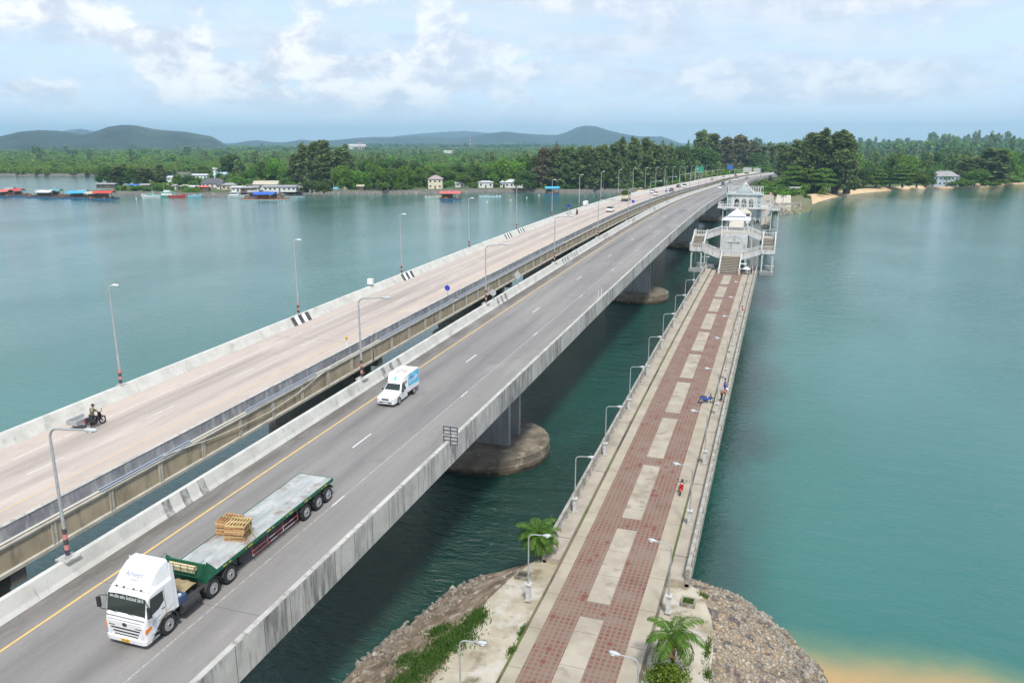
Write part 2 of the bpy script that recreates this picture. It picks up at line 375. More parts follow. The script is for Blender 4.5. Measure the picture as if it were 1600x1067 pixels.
pinkroad = road_mat('old_concrete_road', (.485, .41, .355), (.40, .345, .31), [(-48.9, 1.1), (-47.9, .6), (-45.4, 1.0)], (.50, .41, .31), (-43.6, -41.4), .03)
# ------------------------------------------------------------------ sweeps along the bridges
def bend(y):
    return 14*((y-520)/180)**2 if y > 520 else 0.0
YS = list(np.arange(-60, 820, 5.0))
def sweep(mb, prof, ys, zf=dz_, m=None, cap=True):
    mb.loft([[(p[0]+bend(y), y, zf(y)+p[1]) for p in prof] for y in ys], cap, m); return mb
def rng(a, b, st=5.0):
    k = max(1, int(math.ceil((b-a)/st))); return [a+(b-a)*i/k for i in range(k+1)]
# near highway bridge -------------------------------------------------
nb = thing('highway_bridge', 'grey asphalt road bridge the flatbed lorry drives on, nearer of the two highway bridges', 'bridge', (0, 0, 0), group='bridges over the strait')
sweep(MB(), [(-34.0, 0), (-21.1, 0), (-21.1, -.32), (-34.0, -.32)], YS).build('road_deck', asphalt, nb)
sweep(MB(), [(-21.24, .02), (-21.30, .95), (-21.22, .99), (-21.06, .99), (-20.98, .95), (-20.98, -.86), (-21.095, -.92), (-21.095, .02)], YS).build('parapet', fascia, nb)
o = sweep(MB(), [(-21.27, .992), (-21.26, 1.02), (-21.0, 1.02), (-20.98, .992)], YS).build('parapet_cap', conc_light, nb)
sweep(MB(), [(-33.45, .004), (-33.62, .25), (-33.86, .93), (-34.12, .95), (-34.14, -.9), (-34.0, -.92), (-34.0, .004)], YS).build('parapet', parapet_m, nb)
sweep(MB(), [(-33.2, -.325), (-23.0, -.325), (-23.6, -.75), (-24.0, -1.9), (-31.2, -1.9), (-31.6, -.75)], rng(-60, 440)).build('box_girder', conc_grey, nb)
def line(mb, x, wd, y0, y1, h=.004, zf=dz_):
    ys = rng(y0, y1, 5.0)
    mb.loft([[(x-wd/2+bend(y), y, zf(y)+h) for _ in (0,)]+[(x+wd/2+bend(y), y, zf(y)+h)] for y in ys], False, None, False); return mb
line(MB(), -31.8, .13, -60, 700).build('yellow_edge_line', road_yellow, nb)
random.seed(4)
mb = MB(); line(mb, -24.87, .10, -60, 700); mb.build('worn_edge_line', road_white_worn, nb)
y = 38.9-20.9*2
while y < 420:
    line(MB(), -24.86, .13, y, y+1.5, .008).build('edge_dash', road_white, nb); y += 20.9
y = 69.3-22*4
while y < 520:
    line(MB(), -28.22, .14, y, y+2.8).build('lane_dash', road_white, nb); y += 22.0
mb = MB(); mb.add([(x, y, dz_(y)+.004) for x, y in ((-27.4, 217), (-25.0, 217), (-25.0, 226), (-27.4, 226))], [(0, 1, 2, 3)]); mb.build('road_patch', mat('dark_patch', (.135, .13, .15), .9), nb)
# black bands on the left parapet
def para_band(mb, face, y0, y1, zf=dz_):
    ys = [y0, y1]
    mb.loft([[(p[0], y, zf(y)+p[1]) for p in face] for y in ys], False, None, False)
def face_off(face, d):
    return [(x+d, z+.002) for x, z in face]
faded_black = mat('faded_black_paint', (.16, .16, .16), .8, (.40, .39, .36), 2.2, 8, .42, .62)
NF = face_off([(-33.45, .01), (-33.62, .25), (-33.86, .93)], .012)
mb = MB()
for st in (27.8+6.8, 62.4, 93.6, 125.4, 131.5, 157, 188, 220):
    for k in range(3):
        mb = MB(); para_band(mb, NF, st+k*1.55, st+k*1.55+.62); mb.build('painted_band', faded_black, nb)
# deck joints
for yj in (28.0, 72.2, 116.4, 160.5, 204.7, 249, 293, 337):
    mb = MB(); mb.add([(x, y, dz_(y)+.006) for x, y in ((-33.4, yj), (-21.3, yj), (-21.3, yj+.03), (-33.4, yj+.03))], [(0, 1, 2, 3)]); mb.build('expansion_joint', mat('tar_joint', (.14, .135, .13), .9), nb)
def lamp_bracket(mb, x, y, zf=dz_):
    z = zf(y); mb.box(x-.38, x+.36, y-.42, y+.42, z+.955, z+1.10); mb.box(x-.36, x-.02, y-.3, y+.3, z+.3, z+.953)
for yc in (74.0, 163.5, 253, 342, 431):
    R = 6.55; cx = -27.8; rings = []
    for z, r in ((-6, R-.1), (.3, R-.02), (.4, R+.02), (.85, R+.04), (.95, R), (1.62, R), (1.74, R-.12)):
        rings.append([(cx+(r+.06*math.sin(k*2.3+z))*math.cos(2*math.pi*k/72), yc+(r+.06*math.sin(k*1.7))*math.sin(2*math.pi*k/72), z) for k in range(72)])
    mb = MB(); mb.loft(rings, True)
    pr = mb.build('pier_cap', caisson_mat, nb)
    for s in (-1.65, 1.65):
        a = MB(); zt = dz_(yc+s)-1.75
        a.prof([(-24.75, yc+s-.28), (-24.75, yc+s+.28), (-30.8, yc+s+.28), (-30.8, yc+s-.28)], 1.7, zt, 'z')
        a.prof([(-23.8, zt), (-24.77, zt-1.6), (-30.7, zt-1.6), (-31.6, zt)], yc+s-.275, yc+s+.275, 'y')
        a.build('pier_wall', conc_grey, pr)
# far highway bridge --------------------------------------------------
fb = thing('highway_bridge', 'older road bridge with pinkish concrete carriageway and brown panelled side, the farther one', 'bridge', (0, 0, 0), group='bridges over the strait')
sweep(MB(), [(-53.1, 0), (-40.4, 0), (-40.4, -.32), (-53.1, -.32)], YS).build('road_deck', pinkroad, fb)
sweep(MB(), [(-52.42, .004), (-52.60, .28), (-52.98, .93), (-53.30, .95), (-53.32, -.6), (-53.12, -.62), (-53.12, .004)], YS).build('parapet', parapet_m, fb)
sweep(MB(), [(-40.88, .004), (-40.66, .22), (-40.52, .91), (-40.50, .95), (-40.28, .95), (-40.26, -.03), (-40.38, -.05), (-40.40, .0)], YS).build('parapet', conc_bluegrey, fb)
sweep(MB(), [(-40.53, .953), (-40.52, .99), (-40.26, .99), (-40.24, .953)], YS).build('parapet_cap', conc_light, fb)
sweep(MB(), [(-40.36, -.035), (-39.95, -.04), (-39.94, -.13), (-40.36, -.15)], rng(-60, 440)).build('deck_ledge', conc_trim, fb)
sweep(MB(), [(-40.4, -.17), (-40.07, -.17), (-40.07, -1.82), (-40.4, -1.82)], rng(-60, 440)).build('side_girder', conc_brown, fb)
mb = MB()
for x in (-43.2, -46.2, -49.2, -52.2): sweep(MB(), [(x-.25, -.34), (x+.25, -.34), (x+.25, -1.8), (x-.25, -1.8)], rng(-60, 440)).build('inner_girder', conc_brown, fb)
trim = MB(); jn = MB(); P0 = 45.65; PW = 4.425
sweep(trim, [(-40.065, -.20), (-40.0, -.20), (-40.0, -.29), (-40.065, -.33)], rng(-60, 440))
sweep(trim, [(-40.065, -1.56), (-39.96, -1.64), (-39.96, -1.84), (-40.065, -1.84)], rng(-60, 440))
k = -24
while P0+k*PW < 436:
    y = P0+k*PW; z = dz_(y)
    if k % 10 == 6:
        MB().box(-40.4, -39.96, y-.06, y+.06, z-1.9, z-.15).build('girder_joint', dark_gap, fb)
    for o_ in (-.17, .085): trim.box(-40.068, -39.985, y+o_, y+o_+.085, z-1.66, z-.29)
    if k % 10 != 6: trim.box(-40.068, -40.03, y-.08, y+.08, z-1.66, z-.29)
    k += 1
trim.build('girder_ribs', conc_trim, fb)
mb = MB()
for j in range(12):
    yc = P0+PW*(6+10*(j-2))
    if yc < -20 or yc > 432: continue
    zc = dz_(yc)-1.86
    mb2 = MB()
    for s_ in (-1.9, 1.9):
        mb2.box(-52.9, -40.2, yc+s_-.5, yc+s_+.5, zc-.9, zc); mb2.box(-51.2, -41.6, yc+s_-.4, yc+s_+.4, 1.9, zc-.9)
    mb2.build('pier', pier_dark, fb)
    mb2 = MB(); mb2.loft([[(-46.4+(6.6+r)*math.cos(t), yc+(4.6+r)*math.sin(t), z) for t in [2*math.pi*q/40 for q in range(40)]] for z, r in ((-6, 0), (1.8, 0), (1.95, -.12))], True); mb2.build('pier_cap', caisson_mat, fb)
line(MB(), -43.88, .13, -60, 700).build('yellow_edge_line', road_yellow_pale, fb)
y = 36.6-11.0*4
while y < 560:
    line(MB(), -46.98, .12, y, y+3.0).build('lane_dash', road_white, fb); y += 11.0
y = 10
random.seed(7)
while y < 560:
    ln = random.choice((2.5, 4, 6, 9)); line(MB(), -50.15, .11, y, y+ln).build('edge_dash', road_white, fb); y += ln+random.choice((.4, .9, 2.0))
FF = face_off([(-52.42, .01), (-52.60, .28), (-52.98, .93)], .012)
for st in (76.6, 105, 151.5, 160, 200):
    for k in range(5):
        mb = MB(); para_band(mb, FF, st+k*.72, st+k*.72+.715); mb.build('painted_band', black_paint if k % 2 == 0 else white_paint, fb)
for yj in (72.3, 125.5, 178.7, 232, 285, 338):
    mb = MB(); mb.add([(x, y, dz_(y)+.006) for x, y in ((-52.3, yj), (-41.0, yj), (-41.0, yj+.04), (-52.3, yj+.04))], [(0, 1, 2, 3)]); mb.build('expansion_joint', MATS['tar_joint'], fb)
# conduits lying on the ledge, and the sagging hose
for (a, b) in ((36, 44.5), (51.0, 61.5), (74, 95), (96, 150)):
    for dx in (0, .16):
        MB().tube([(-40.19+dx*.7, y, dz_(y)+.18-dx*.7) for y in rng(a, b, 3)], .055, 6).build('steel_conduit', steel_blue, fb)
for (a, b) in ((20, 36), (44.5, 51.0), (61.5, 74)):
    MB().tube([(-40.16, y, dz_(y)+.07) for y in rng(a, b, 3)], .07, 6).build('plastic_pipe', hose, fb)
hz = [(41.5, .28), (46, -.42), (50, -.86), (54, -1.02), (58, -.75), (62, -.1), (64.5, .28)]
MB().tube([(-39.92, y, dz_(y)+q*.9+.02) for y, q in hz], .03, 6).build('sagging_pipe', hose, fb)
# embankment under both decks where they come ashore
mb = MB(); sweep(mb, [(-53.2, -.33), (-21.0, -.33), (-21.0, -9), (-53.2, -9)], rng(432, 815))
tag(mb.build('embankment', mat('embankment_soil', (.16, .15, .09), .95, (.08, .12, .04), .3, 6)), kind='structure')
# ------------------------------------------------------------------ water
def water_mat():
    m = bpy.data.materials.new('sea_water'); m.use_nodes = True; T = m.node_tree; B = T.nodes['Principled BSDF']; n = T.nodes.new; l = T.links.new
    tc = n('ShaderNodeTexCoord').outputs['Object']; s = n('ShaderNodeSeparateXYZ'); l(tc, s.inputs[0])
    def ns(st, sc, det=4, rg=.5, rot=0, dist=0):
        mp = n('ShaderNodeMapping'); l(tc, mp.inputs[0]); mp.inputs['Scale'].default_value = st; mp.inputs['Rotation'].default_value = (0, 0, rot)
        q = n('ShaderNodeTexNoise'); l(mp.outputs[0], q.inputs['Vector']); q.inputs['Scale'].default_value = sc; q.inputs['Detail'].default_value = det
        q.inputs['Roughness'].default_value = rg; q.inputs['Distortion'].default_value = dist; return q.outputs[0]
    def mr(v, p, q, c=0., d=1., sm=True):
        r = n('ShaderNodeMapRange'); l(v, r.inputs[0])
        if sm: r.interpolation_type = 'SMOOTHSTEP'
        for i, x in enumerate((p, q, c, d)): r.inputs[i+1].default_value = x
        return r.outputs[0]
    def ma(op, a, b=None):
        r = n('ShaderNodeMath'); r.operation = op
        for i, x in enumerate((a, b)):
            if x is None: continue
            if isinstance(x, (int, float)): r.inputs[i].default_value = x
            else: l(x, r.inputs[i])
        return r.outputs[0]
    def mx(f, a, b):
        r = n('ShaderNodeMix'); r.data_type = 'RGBA'; l(f, r.inputs[0])
        for i, x in ((6, a), (7, b)):
            if isinstance(x, tuple): r.inputs[i].default_value = (*x, 1)
            else: l(x, r.inputs[i])
        return r.outputs[2]
    big = ns((1, 1, 1), .012, 4)
    c = mx(mr(big, .4, .65), (.010, .118, .094), (.017, .140, .116))
    # bridge shade and railing reflection painted into the water colour by position
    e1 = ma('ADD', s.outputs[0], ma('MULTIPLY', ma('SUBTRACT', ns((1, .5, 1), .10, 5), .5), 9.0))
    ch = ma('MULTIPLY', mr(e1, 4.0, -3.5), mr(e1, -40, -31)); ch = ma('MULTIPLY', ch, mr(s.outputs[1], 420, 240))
    chp = mr(ns((1, .45, 1), .055, 4), .44, .60, .97, .62)  # lighter breaks in that painted shade, sky glints put into the colour
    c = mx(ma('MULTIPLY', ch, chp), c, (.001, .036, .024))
    # sand bank under shallow water off the stone abutment
    dx = ma('SUBTRACT', s.outputs[0], 9.0); dy = ma('SUBTRACT', s.outputs[1], 33.2)
    wob = ma('MULTIPLY', ma('SUBTRACT', ns((1, 1, 1), .12, 4), .5), 5.0)
    d = ma('SQRT', ma('ADD', ma('MULTIPLY', dx, ma('MULTIPLY', dx, .16)), ma('MULTIPLY', dy, dy)))
    d = ma('ADD', ma('ADD', d, wob), ma('MULTIPLY', mr(s.outputs[0], 3.0, -6.0), 30.0))
    c = mx(mr(d, 19.0, 15.5), c, (.11, .19, .095)); c = mx(mr(d, 17.0, 13.6), c, (.42, .265, .10))
    # shallows along the far right beach
    l(c, B.inputs['Base Color'])
    B.inputs['Roughness'].default_value = .06; B.inputs['IOR'].default_value = 1.68; B.inputs['Specular IOR Level'].default_value = .5
    w1 = ns((1, 2.1, 1), 1.15, 6, .62, .35, .4); w2 = ns((1, 1.5, 1), 3.6, 3, .6, -.5, .2); w3 = ns((1, 2.6, 1), .20, 3, .5, .2)
    patch = mr(ns((1, .6, 1), .03, 4), .36, .66, .70, 1.12)
    # livelier water between the piers where the tide runs
    cur = mr(s.outputs[0], -2, -16, 0, 1); cur = ma('MULTIPLY', cur, mr(s.outputs[0], -60, -36, .0, 1)); cur = ma('MULTIPLY', cur, mr(s.outputs[1], 330, 160))
    hgt = ma('ADD', ma('ADD', ma('MULTIPLY', w1, .6), ma('MULTIPLY', w2, .14)), ma('MULTIPLY', w3, 1.1))
    hgt = ma('MULTIPLY', hgt, ma('MULTIPLY', patch, ma('ADD', ma('MULTIPLY', cur, 1.7), .38)))
    b = n('ShaderNodeBump'); b.inputs['Strength'].default_value = 1.0; b.inputs['Distance'].default_value = .30; l(hgt, b.inputs['Height']); l(b.outputs[0], B.inputs['Normal'])
    return m
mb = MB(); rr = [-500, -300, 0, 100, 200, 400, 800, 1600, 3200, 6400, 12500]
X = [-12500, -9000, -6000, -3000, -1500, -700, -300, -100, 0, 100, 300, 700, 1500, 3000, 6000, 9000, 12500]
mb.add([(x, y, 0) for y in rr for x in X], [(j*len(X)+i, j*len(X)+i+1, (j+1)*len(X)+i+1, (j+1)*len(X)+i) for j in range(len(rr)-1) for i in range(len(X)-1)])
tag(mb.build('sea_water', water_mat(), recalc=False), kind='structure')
mb = MB(); mb.add([(x, y, -12) for x, y in ((-12500, -500), (12500, -500), (12500, 12500), (-12500, 12500))], [(0, 1, 2, 3)])
tag(mb.build('sea_bed', mat('sea_bed_sand', (.2, .18, .12))), kind='structure')
# ------------------------------------------------------------------ far shore land
def noise2(x, y, s=1.0):
    from mathutils import noise as mn
    return mn.noise(Vector((x*s, y*s, 7.3)))
def fbm(x, y, s, o=4):
    a = 0; w_ = 1
    for i in range(o): a += w_*noise2(x, y, s*2**i); w_ *= .5
    return a
SH_R = [(-2.3, 381.5), (4.6, 394.4), (8.1, 410.6), (16.1, 456.3), (24, 492), (34.6, 527.4), (50, 566), (71.3, 601.9), (94, 628), (118.5, 650.4), (147, 690), (176.4, 726.3), (260, 800), (420, 900), (700, 1000), (1200, 1100), (2500, 1300), (9000, 1500)]
SH_L = [(-19, 384), (-26, 440), (-38, 500), (-50, 538.5), (-89.6, 520.1), (-125.9, 498.9), (-166.6, 492.0), (-190, 484.1), (-219.6, 460.5), (-250.9, 443.3), (-276.8, 441.1), (-292.5, 422.8), (-332.6, 391.0), (-381.8, 392.6), (-404.1, 385.0),
        (-412, 392), (-405, 412), (-415, 450), (-425, 500), (-440, 560), (-475, 615), (-530, 650), (-569.2, 672.3), (-600, 640), (-618.5, 607.1), (-660, 590), (-711.1, 575.8), (-900, 540), (-1400, 470), (-2600, 300), (-9000, -200)]
poly = list(reversed(SH_L))+SH_R
land_pts = poly+[(9000, 12400), (-11000, 12400)]
def offset_in(pts, d):
    out = []
    for i, p in enumerate(pts):
        a = Vector(pts[max(i-1, 0)]); b = Vector(pts[min(i+1, len(pts)-1)]); t = (b-a).normalized(); nrm = Vector((-t.y, t.x))
        out.append((p[0]+nrm.x*d, p[1]+nrm.y*d))
    return out
sand = mat('beach_sand', (.62, .45, .26), .95, (.50, .35, .20), .25, 7, .4, .7)
ground_green = mat('ground_cover', (.060, .10, .022), .95, (.13, .12, .06), .06, 8, .45, .7, spot=(.03, .06, .015), spot_scale=.02, spot_lo=.5, spot_hi=.6)
wall_stone = mat('sea_wall_stone', (.17, .16, .14), .95, (.09, .085, .08), 1.1, 8, .4, .65, streak=(.30, .27, .22), streak_scale=(.6, .6, .6), streak_lo=.56, streak_hi=.7, bump=.8, bscale=2)
def beach(i):    # which shore points are sand rather than wall
    x, y = poly[i]
    return (x > 0) or (-125 < x < -48) or (-222 < x < -218) or (-247 < x < -238)
# sloping shore skirt: water line -> 1.6 m up and 3..14 m inland
sk = MB(); sands = MB()
dense = []
for i in range(len(poly)-1):
    a, b = Vector(poly[i]), Vector(poly[i+1]); k = max(1, int((b-a).length/8)) if (b-a).length < 250 else 3
    for j in range(k): dense.append(((a+(b-a)*j/k), beach(i) and beach(i+1)))
dense.append((Vector(poly[-1]), False))
dp = [(p.x+noise2(p.x, p.y, .05)*1.6, p.y+noise2(p.y, p.x, .05)*1.6) for p, _ in dense]
inn = [Vector(p) for p in offset_in(dp, 1.0)]
prev = None
rings = []
for i, (p, isb) in enumerate(dense):
    P = Vector(dp[i]); dn = (inn[i]-P); 
    if isb and P.x > 0: wd, zz = (13.0 if P.x < 40 else 8.0 if P.x < 95 else 5.0), 1.7
    elif isb: wd, zz = (5.0 if P.x > -130 else 2.2), 1.2
    else: wd, zz = 1.6, 2.2
    rings.append([(P.x-dn.x*8, P.y-dn.y*8, -3.0), (P.x-dn.x*.5, P.y-dn.y*.5, -.25), (P.x+dn.x*wd*.45, P.y+dn.y*wd*.45, zz*.55), (P.x+dn.x*wd, P.y+dn.y*wd, zz)])
for i in range(len(rings)-1):
    t = sands if (dense[i][1] and dense[i+1][1]) else sk
    t.loft([rings[i], rings[i+1]], False, None, False)
tag(sk.build('sea_wall', wall_stone), 'low dark stone sea wall along the wooded far shore', 'sea wall')
tag(sands.build('beach', sand), kind='structure')
from mathutils.geometry import tessellate_polygon
gv = [Vector((r[3][0], r[3][1], r[3][2]-.02)) for r in rings]+[Vector((9000, 12400, 2.2)), Vector((-11000, 12400, 2.2))]
tri = tessellate_polygon([[Vector((p.x, p.y, 0)) for p in gv]])
me = bpy.data.meshes.new('far_shore_ground'); me.from_pydata([tuple(p) for p in gv], [], [tuple(t) for t in tri]); me.update()
bm = bmesh.new(); bm.from_mesh(me); bmesh.ops.recalc_face_normals(bm, faces=bm.faces); bm.to_mesh(me); bm.free(); me.materials.append(ground_green)
tag(bpy.data.objects.new('far_shore_ground', me), kind='structure'); scene.collection.objects.link(bpy.data.objects['far_shore_ground'])
# upper beach: dry sand strip behind the right-hand beach
# ------------------------------------------------------------------ hills
hill_m = mat('wooded_hillside', (.003, .011, .009), .95, (.024, .046, .024), .0045, 10, .38, .62, spot=(.05, .07, .03), spot_scale=.0022, spot_lo=.58, spot_hi=.66, bump=1.0, bscale=.02)
def hills(name, pts, dist, depth, seed):
    """ridge whose skyline passes through picture points at a ground distance; a real heightfield with slopes both ways"""
    random.seed(seed); us = np.arange(pts[0][0], pts[-1][0]+1, 4.0); rings = []
    K = 18
    for u in us:
        v = lerp(pts, u); dd = dist*(1+.10*noise2(u, seed, .011))
        x, y, z = unh(u, v, dd); nx, ny = x/dd, y/dd; top = max(z, 5)
        col = []
        for k in range(K+1):
            t = k/K*2-1; r = dd+t*depth*.5
            sh = (1-abs(t)**1.5)
            h = top*sh*(1+.5*fbm(u*.02+seed, t*2.6, 1.0, 5)*min(1, (1-sh)*2.0))+top*.05*fbm(u*.1, t*9+seed, 1.0, 3)*(abs(t) > .05)*sh
            if abs(t) < .06: h = top*(1+.02*noise2(u, seed, .35)+.012*noise2(u, seed+3, .9))
            elif h > top*.98: h = top*.98
            col.append((nx*r, ny*r, 2+h-4*(abs(t) > .95)))
        rings.append(col)
    mb = MB(); mb.loft(rings, False, None, False)
    return tag(mb.build(name, hill_m, smooth=True), kind='structure')
hills('hills', [(-420, 232), (-300, 220), (-160, 205), (-60, 209), (0, 214), (30, 207), (60, 204), (100, 206), (130, 212), (150, 206), (170, 199), (190, 196), (215, 197), (240, 203), (290, 207), (330, 214), (345, 222), (362, 234)], 4300, 2300, 1)
hills('hills', [(-300, 224), (-100, 214), (0, 215), (40, 207), (85, 210), (105, 204), (125, 202), (150, 206), (200, 214), (300, 222), (350, 231)], 8500, 2600, 2)
hills('hills', [(330, 234), (355, 227), (380, 222), (400, 219.5), (430, 223), (445, 223), (470, 219), (500, 221), (530, 219), (560, 216), (585, 214.5), (610, 214.5), (650, 213), (690, 215), (710, 217), (740, 213), (765, 208.5), (790, 206.5), (815, 209), (840, 211), (870, 211.5), (885, 207), (900, 200), (915, 197), (930, 198), (950, 204), (975, 210), (1000, 214), (1020, 214), (1035, 214), (1052, 220), (1066, 226)], 7600, 3000, 3)
hills('hills', [(560, 226), (620, 213), (660, 209), (690, 207), (725, 205), (760, 208), (800, 212), (900, 216), (1000, 224)], 11000, 3000, 4)
# ------------------------------------------------------------------ stone abutment (promenade foot)
WL = [(-24.5, -40), (-24.5, 0), (-24, 20), (-23.6, 32), (-23.1, 38.1), (-22.7, 40.6), (-22.0, 43.1), (-21.1, 47.6), (-19.6, 50.2), (-17.7, 52.3), (-15.2, 54.2), (-9.3, 55.6), (-3.6, 54.5), (-0.6, 53.7), (1.6, 51.5), (3.6, 48.5), (4.6, 47.0), (5.0, 45.2), (5.3, 42), (6.0, 36), (7, 25), (8, 0), (8, -40)]
TP = [(-17.0, -40), (-17.0, 0), (-16.8, 20), (-16.4, 32), (-16.4, 36), (-16.5, 38.2), (-16.2, 40.4), (-16.3, 43.2), (-15.7, 46.3), (-15.0, 48.5), (-14.4, 49.4), (-9.3, 49.6), (-4.2, 49.4), (-3.4, 48.8), (-2.8, 47.4), (-2.3, 45.8), (-2.0, 44.2), (-1.9, 42.5), (-1.85, 40.5), (-1.9, 36), (-2, 25), (-2, 0), (-2, -40)]
def dens(pts, ts, n=6):
    o1, o2 = [], []
    for i in range(len(pts)-1):
        k = n if abs(pts[i][1]) < 60 and pts[i][1] > 10 else 2
        for j in range(k):
            f = j/k
            o1.append((pts[i][0]+(pts[i+1][0]-pts[i][0])*f, pts[i][1]+(pts[i+1][1]-pts[i][1])*f)); o2.append((ts[i][0]+(ts[i+1][0]-ts[i][0])*f, ts[i][1]+(ts[i+1][1]-ts[i][1])*f))
    return o1+[pts[-1]], o2+[ts[-1]]
wl, tp = dens(WL, TP, 8)
K = 22; rings = []
for (a, b) in zip(wl, tp):
    col = []
    for k in range(-4, K+1):
        t = k/K; x = a[0]+(b[0]-a[0])*t; y = a[1]+(b[1]-a[1])*t
        z = 2.96*t if k >= 0 else 2.2*k/4
        if 0 <= k < K: z += .13*fbm(x, y, 1.1, 4)+(.22*abs(noise2(x, y, 2.3)) if x < -14 else .0)
        if x > -6 and k > 0: z += .35*math.sin(math.pi*t)        # the right side is a bulging pitched-stone cone
        if k == K: z = 2.98
        col.append((x, y, z))
    rings.append(col)
def stone_mat():
    m = bpy.data.materials.new('pitched_stone'); m.use_nodes = True; T = m.node_tree; B = T.nodes['Principled BSDF']; n = T.nodes.new; l = T.links.new
    tc = n('ShaderNodeTexCoord').outputs['Object']
    nz = n('ShaderNodeTexNoise'); l(tc, nz.inputs['Vector']); nz.inputs['Scale'].default_value = 2.0; nz.inputs['Detail'].default_value = 3
    ad = n('ShaderNodeVectorMath'); ad.operation = 'MULTIPLY_ADD'; l(nz.outputs['Color'], ad.inputs[0]); ad.inputs[1].default_value = (.25,)*3; l(tc, ad.inputs[2])
    def vor(feat, sc=4.0):
        mp = n('ShaderNodeMapping'); l(ad.outputs[0], mp.inputs[0]); mp.inputs['Scale'].default_value = (1.0, .62, .8); mp.inputs['Rotation'].default_value = (0, 0, .6)
        v = n('ShaderNodeTexVoronoi'); v.feature = feat; v.inputs['Scale'].default_value = sc; l(mp.outputs[0], v.inputs['Vector']); return v
    v1 = vor('F1'); v2 = vor('DISTANCE_TO_EDGE')
    cr = n('ShaderNodeValToRGB'); sp_ = n('ShaderNodeSeparateColor'); l(v1.outputs['Color'], sp_.inputs[0]); l(sp_.outputs[0], cr.inputs[0])
    e = cr.color_ramp.elements; e[0].position = 0; e[0].color = (.16, .13, .095, 1); e[1].position = 1; e[1].color = (.40, .36, .29, 1)
    for p, c in ((.3, (.28, .22, .15, 1)), (.5, (.37, .25, .14, 1)), (.62, (.31, .28, .23, 1)), (.8, (.37, .29, .20, 1))):
        q = e.new(p); q.color = c
    r = n('ShaderNodeMapRange'); l(v2.outputs['Distance'], r.inputs[0]); r.inputs[1].default_value = .03; r.inputs[2].default_value = .11
    n1_ = n('ShaderNodeTexNoise'); l(tc, n1_.inputs['Vector']); n1_.inputs['Scale'].default_value = .45; n1_.inputs['Detail'].default_value = 6
    r1 = n('ShaderNodeMapRange'); l(n1_.outputs[0], r1.inputs[0]); r1.inputs[1].default_value = .5; r1.inputs[2].default_value = .62
    def mx(f, a, b):
        q = n('ShaderNodeMix'); q.data_type = 'RGBA'; l(f, q.inputs[0])
        for i, x in ((6, a), (7, b)):
            if isinstance(x, tuple): q.inputs[i].default_value = (*x, 1)
            else: l(x, q.inputs[i])
        return q.outputs[2]
    c = mx(r.outputs[0], (.30, .25, .19), cr.outputs[0])
    c = mx(r1.outputs[0], c, (.33, .265, .19))
    # dark oily stain patches low down
    n2_ = n('ShaderNodeTexNoise'); l(tc, n2_.inputs['Vector']); n2_.inputs['Scale'].default_value = 1.1; n2_.inputs['Detail'].default_value = 7
    s = n('ShaderNodeSeparateXYZ'); l(tc, s.inputs[0])
    r2 = n('ShaderNodeMapRange'); l(n2_.outputs[0], r2.inputs[0]); r2.inputs[1].default_value = .53; r2.inputs[2].default_value = .60
    c = mx(r2.outputs[0], c, (.13, .11, .10))
    # algae line at the water's edge
    r3 = n('ShaderNodeMapRange'); l(s.outputs[2], r3.inputs[0]); r3.inputs[1].default_value = .75; r3.inputs[2].default_value = .25
    c = mx(r3.outputs[0], c, (.20, .155, .08))
    l(c, B.inputs['Base Color']); B.inputs['Roughness'].default_value = .9
    b = n('ShaderNodeBump'); b.inputs['Strength'].default_value = .9; b.inputs['Distance'].default_value = .12; l(r.outputs[0], b.inputs['Height']); l(b.outputs[0], B.inputs['Normal'])
    return m
stone = stone_mat()
rubble = mat('rubble_soil', (.27, .21, .15), .95, (.13, .10, .07), .9, 9, .4, .62, spot=(.42, .36, .28), spot_scale=1.4, spot_lo=.56, spot_hi=.66, bump=1.0, bscale=3)
mb = MB(); 
for i in range(len(rings)-1):
    x, y = wl[i]
    mb.mi = 1 if (x < -16.5) else 0
    mb.loft([rings[i], rings[i+1]], False, None, False)
ab = mb.build('abutment_slope', [stone, rubble]); tag(ab, kind='structure')
apron = mat('apron_concrete', (.46, .41, .32), .9, (.33, .285, .20), .35, 8, .4, .60, spot=(.20, .165, .105), spot_scale=.6, spot_lo=.52, spot_hi=.64, streak=(.50, .47, .42), streak_scale=(.8, .8, .8), streak_lo=.5, streak_hi=.7, bump=.25, bscale=6)
bm = bmesh.new(); vs = [bm.verts.new((x, y, 3.0)) for x, y in tp]; f = bm.faces.new(vs)
r = bmesh.ops.extrude_face_region(bm, geom=[f]); bmesh.ops.translate(bm, verts=[g for g in r['geom'] if isinstance(g, bmesh.types.BMVert)], vec=(0, 0, -.5))
bmesh.ops.recalc_face_normals(bm, faces=bm.faces)
me = bpy.data.meshes.new('apron_paving'); bm.to_mesh(me); bm.free(); me.materials.append(apron)
apo = bpy.data.objects.new('apron_paving', me); scene.collection.objects.link(apo); tag(apo, kind='structure')
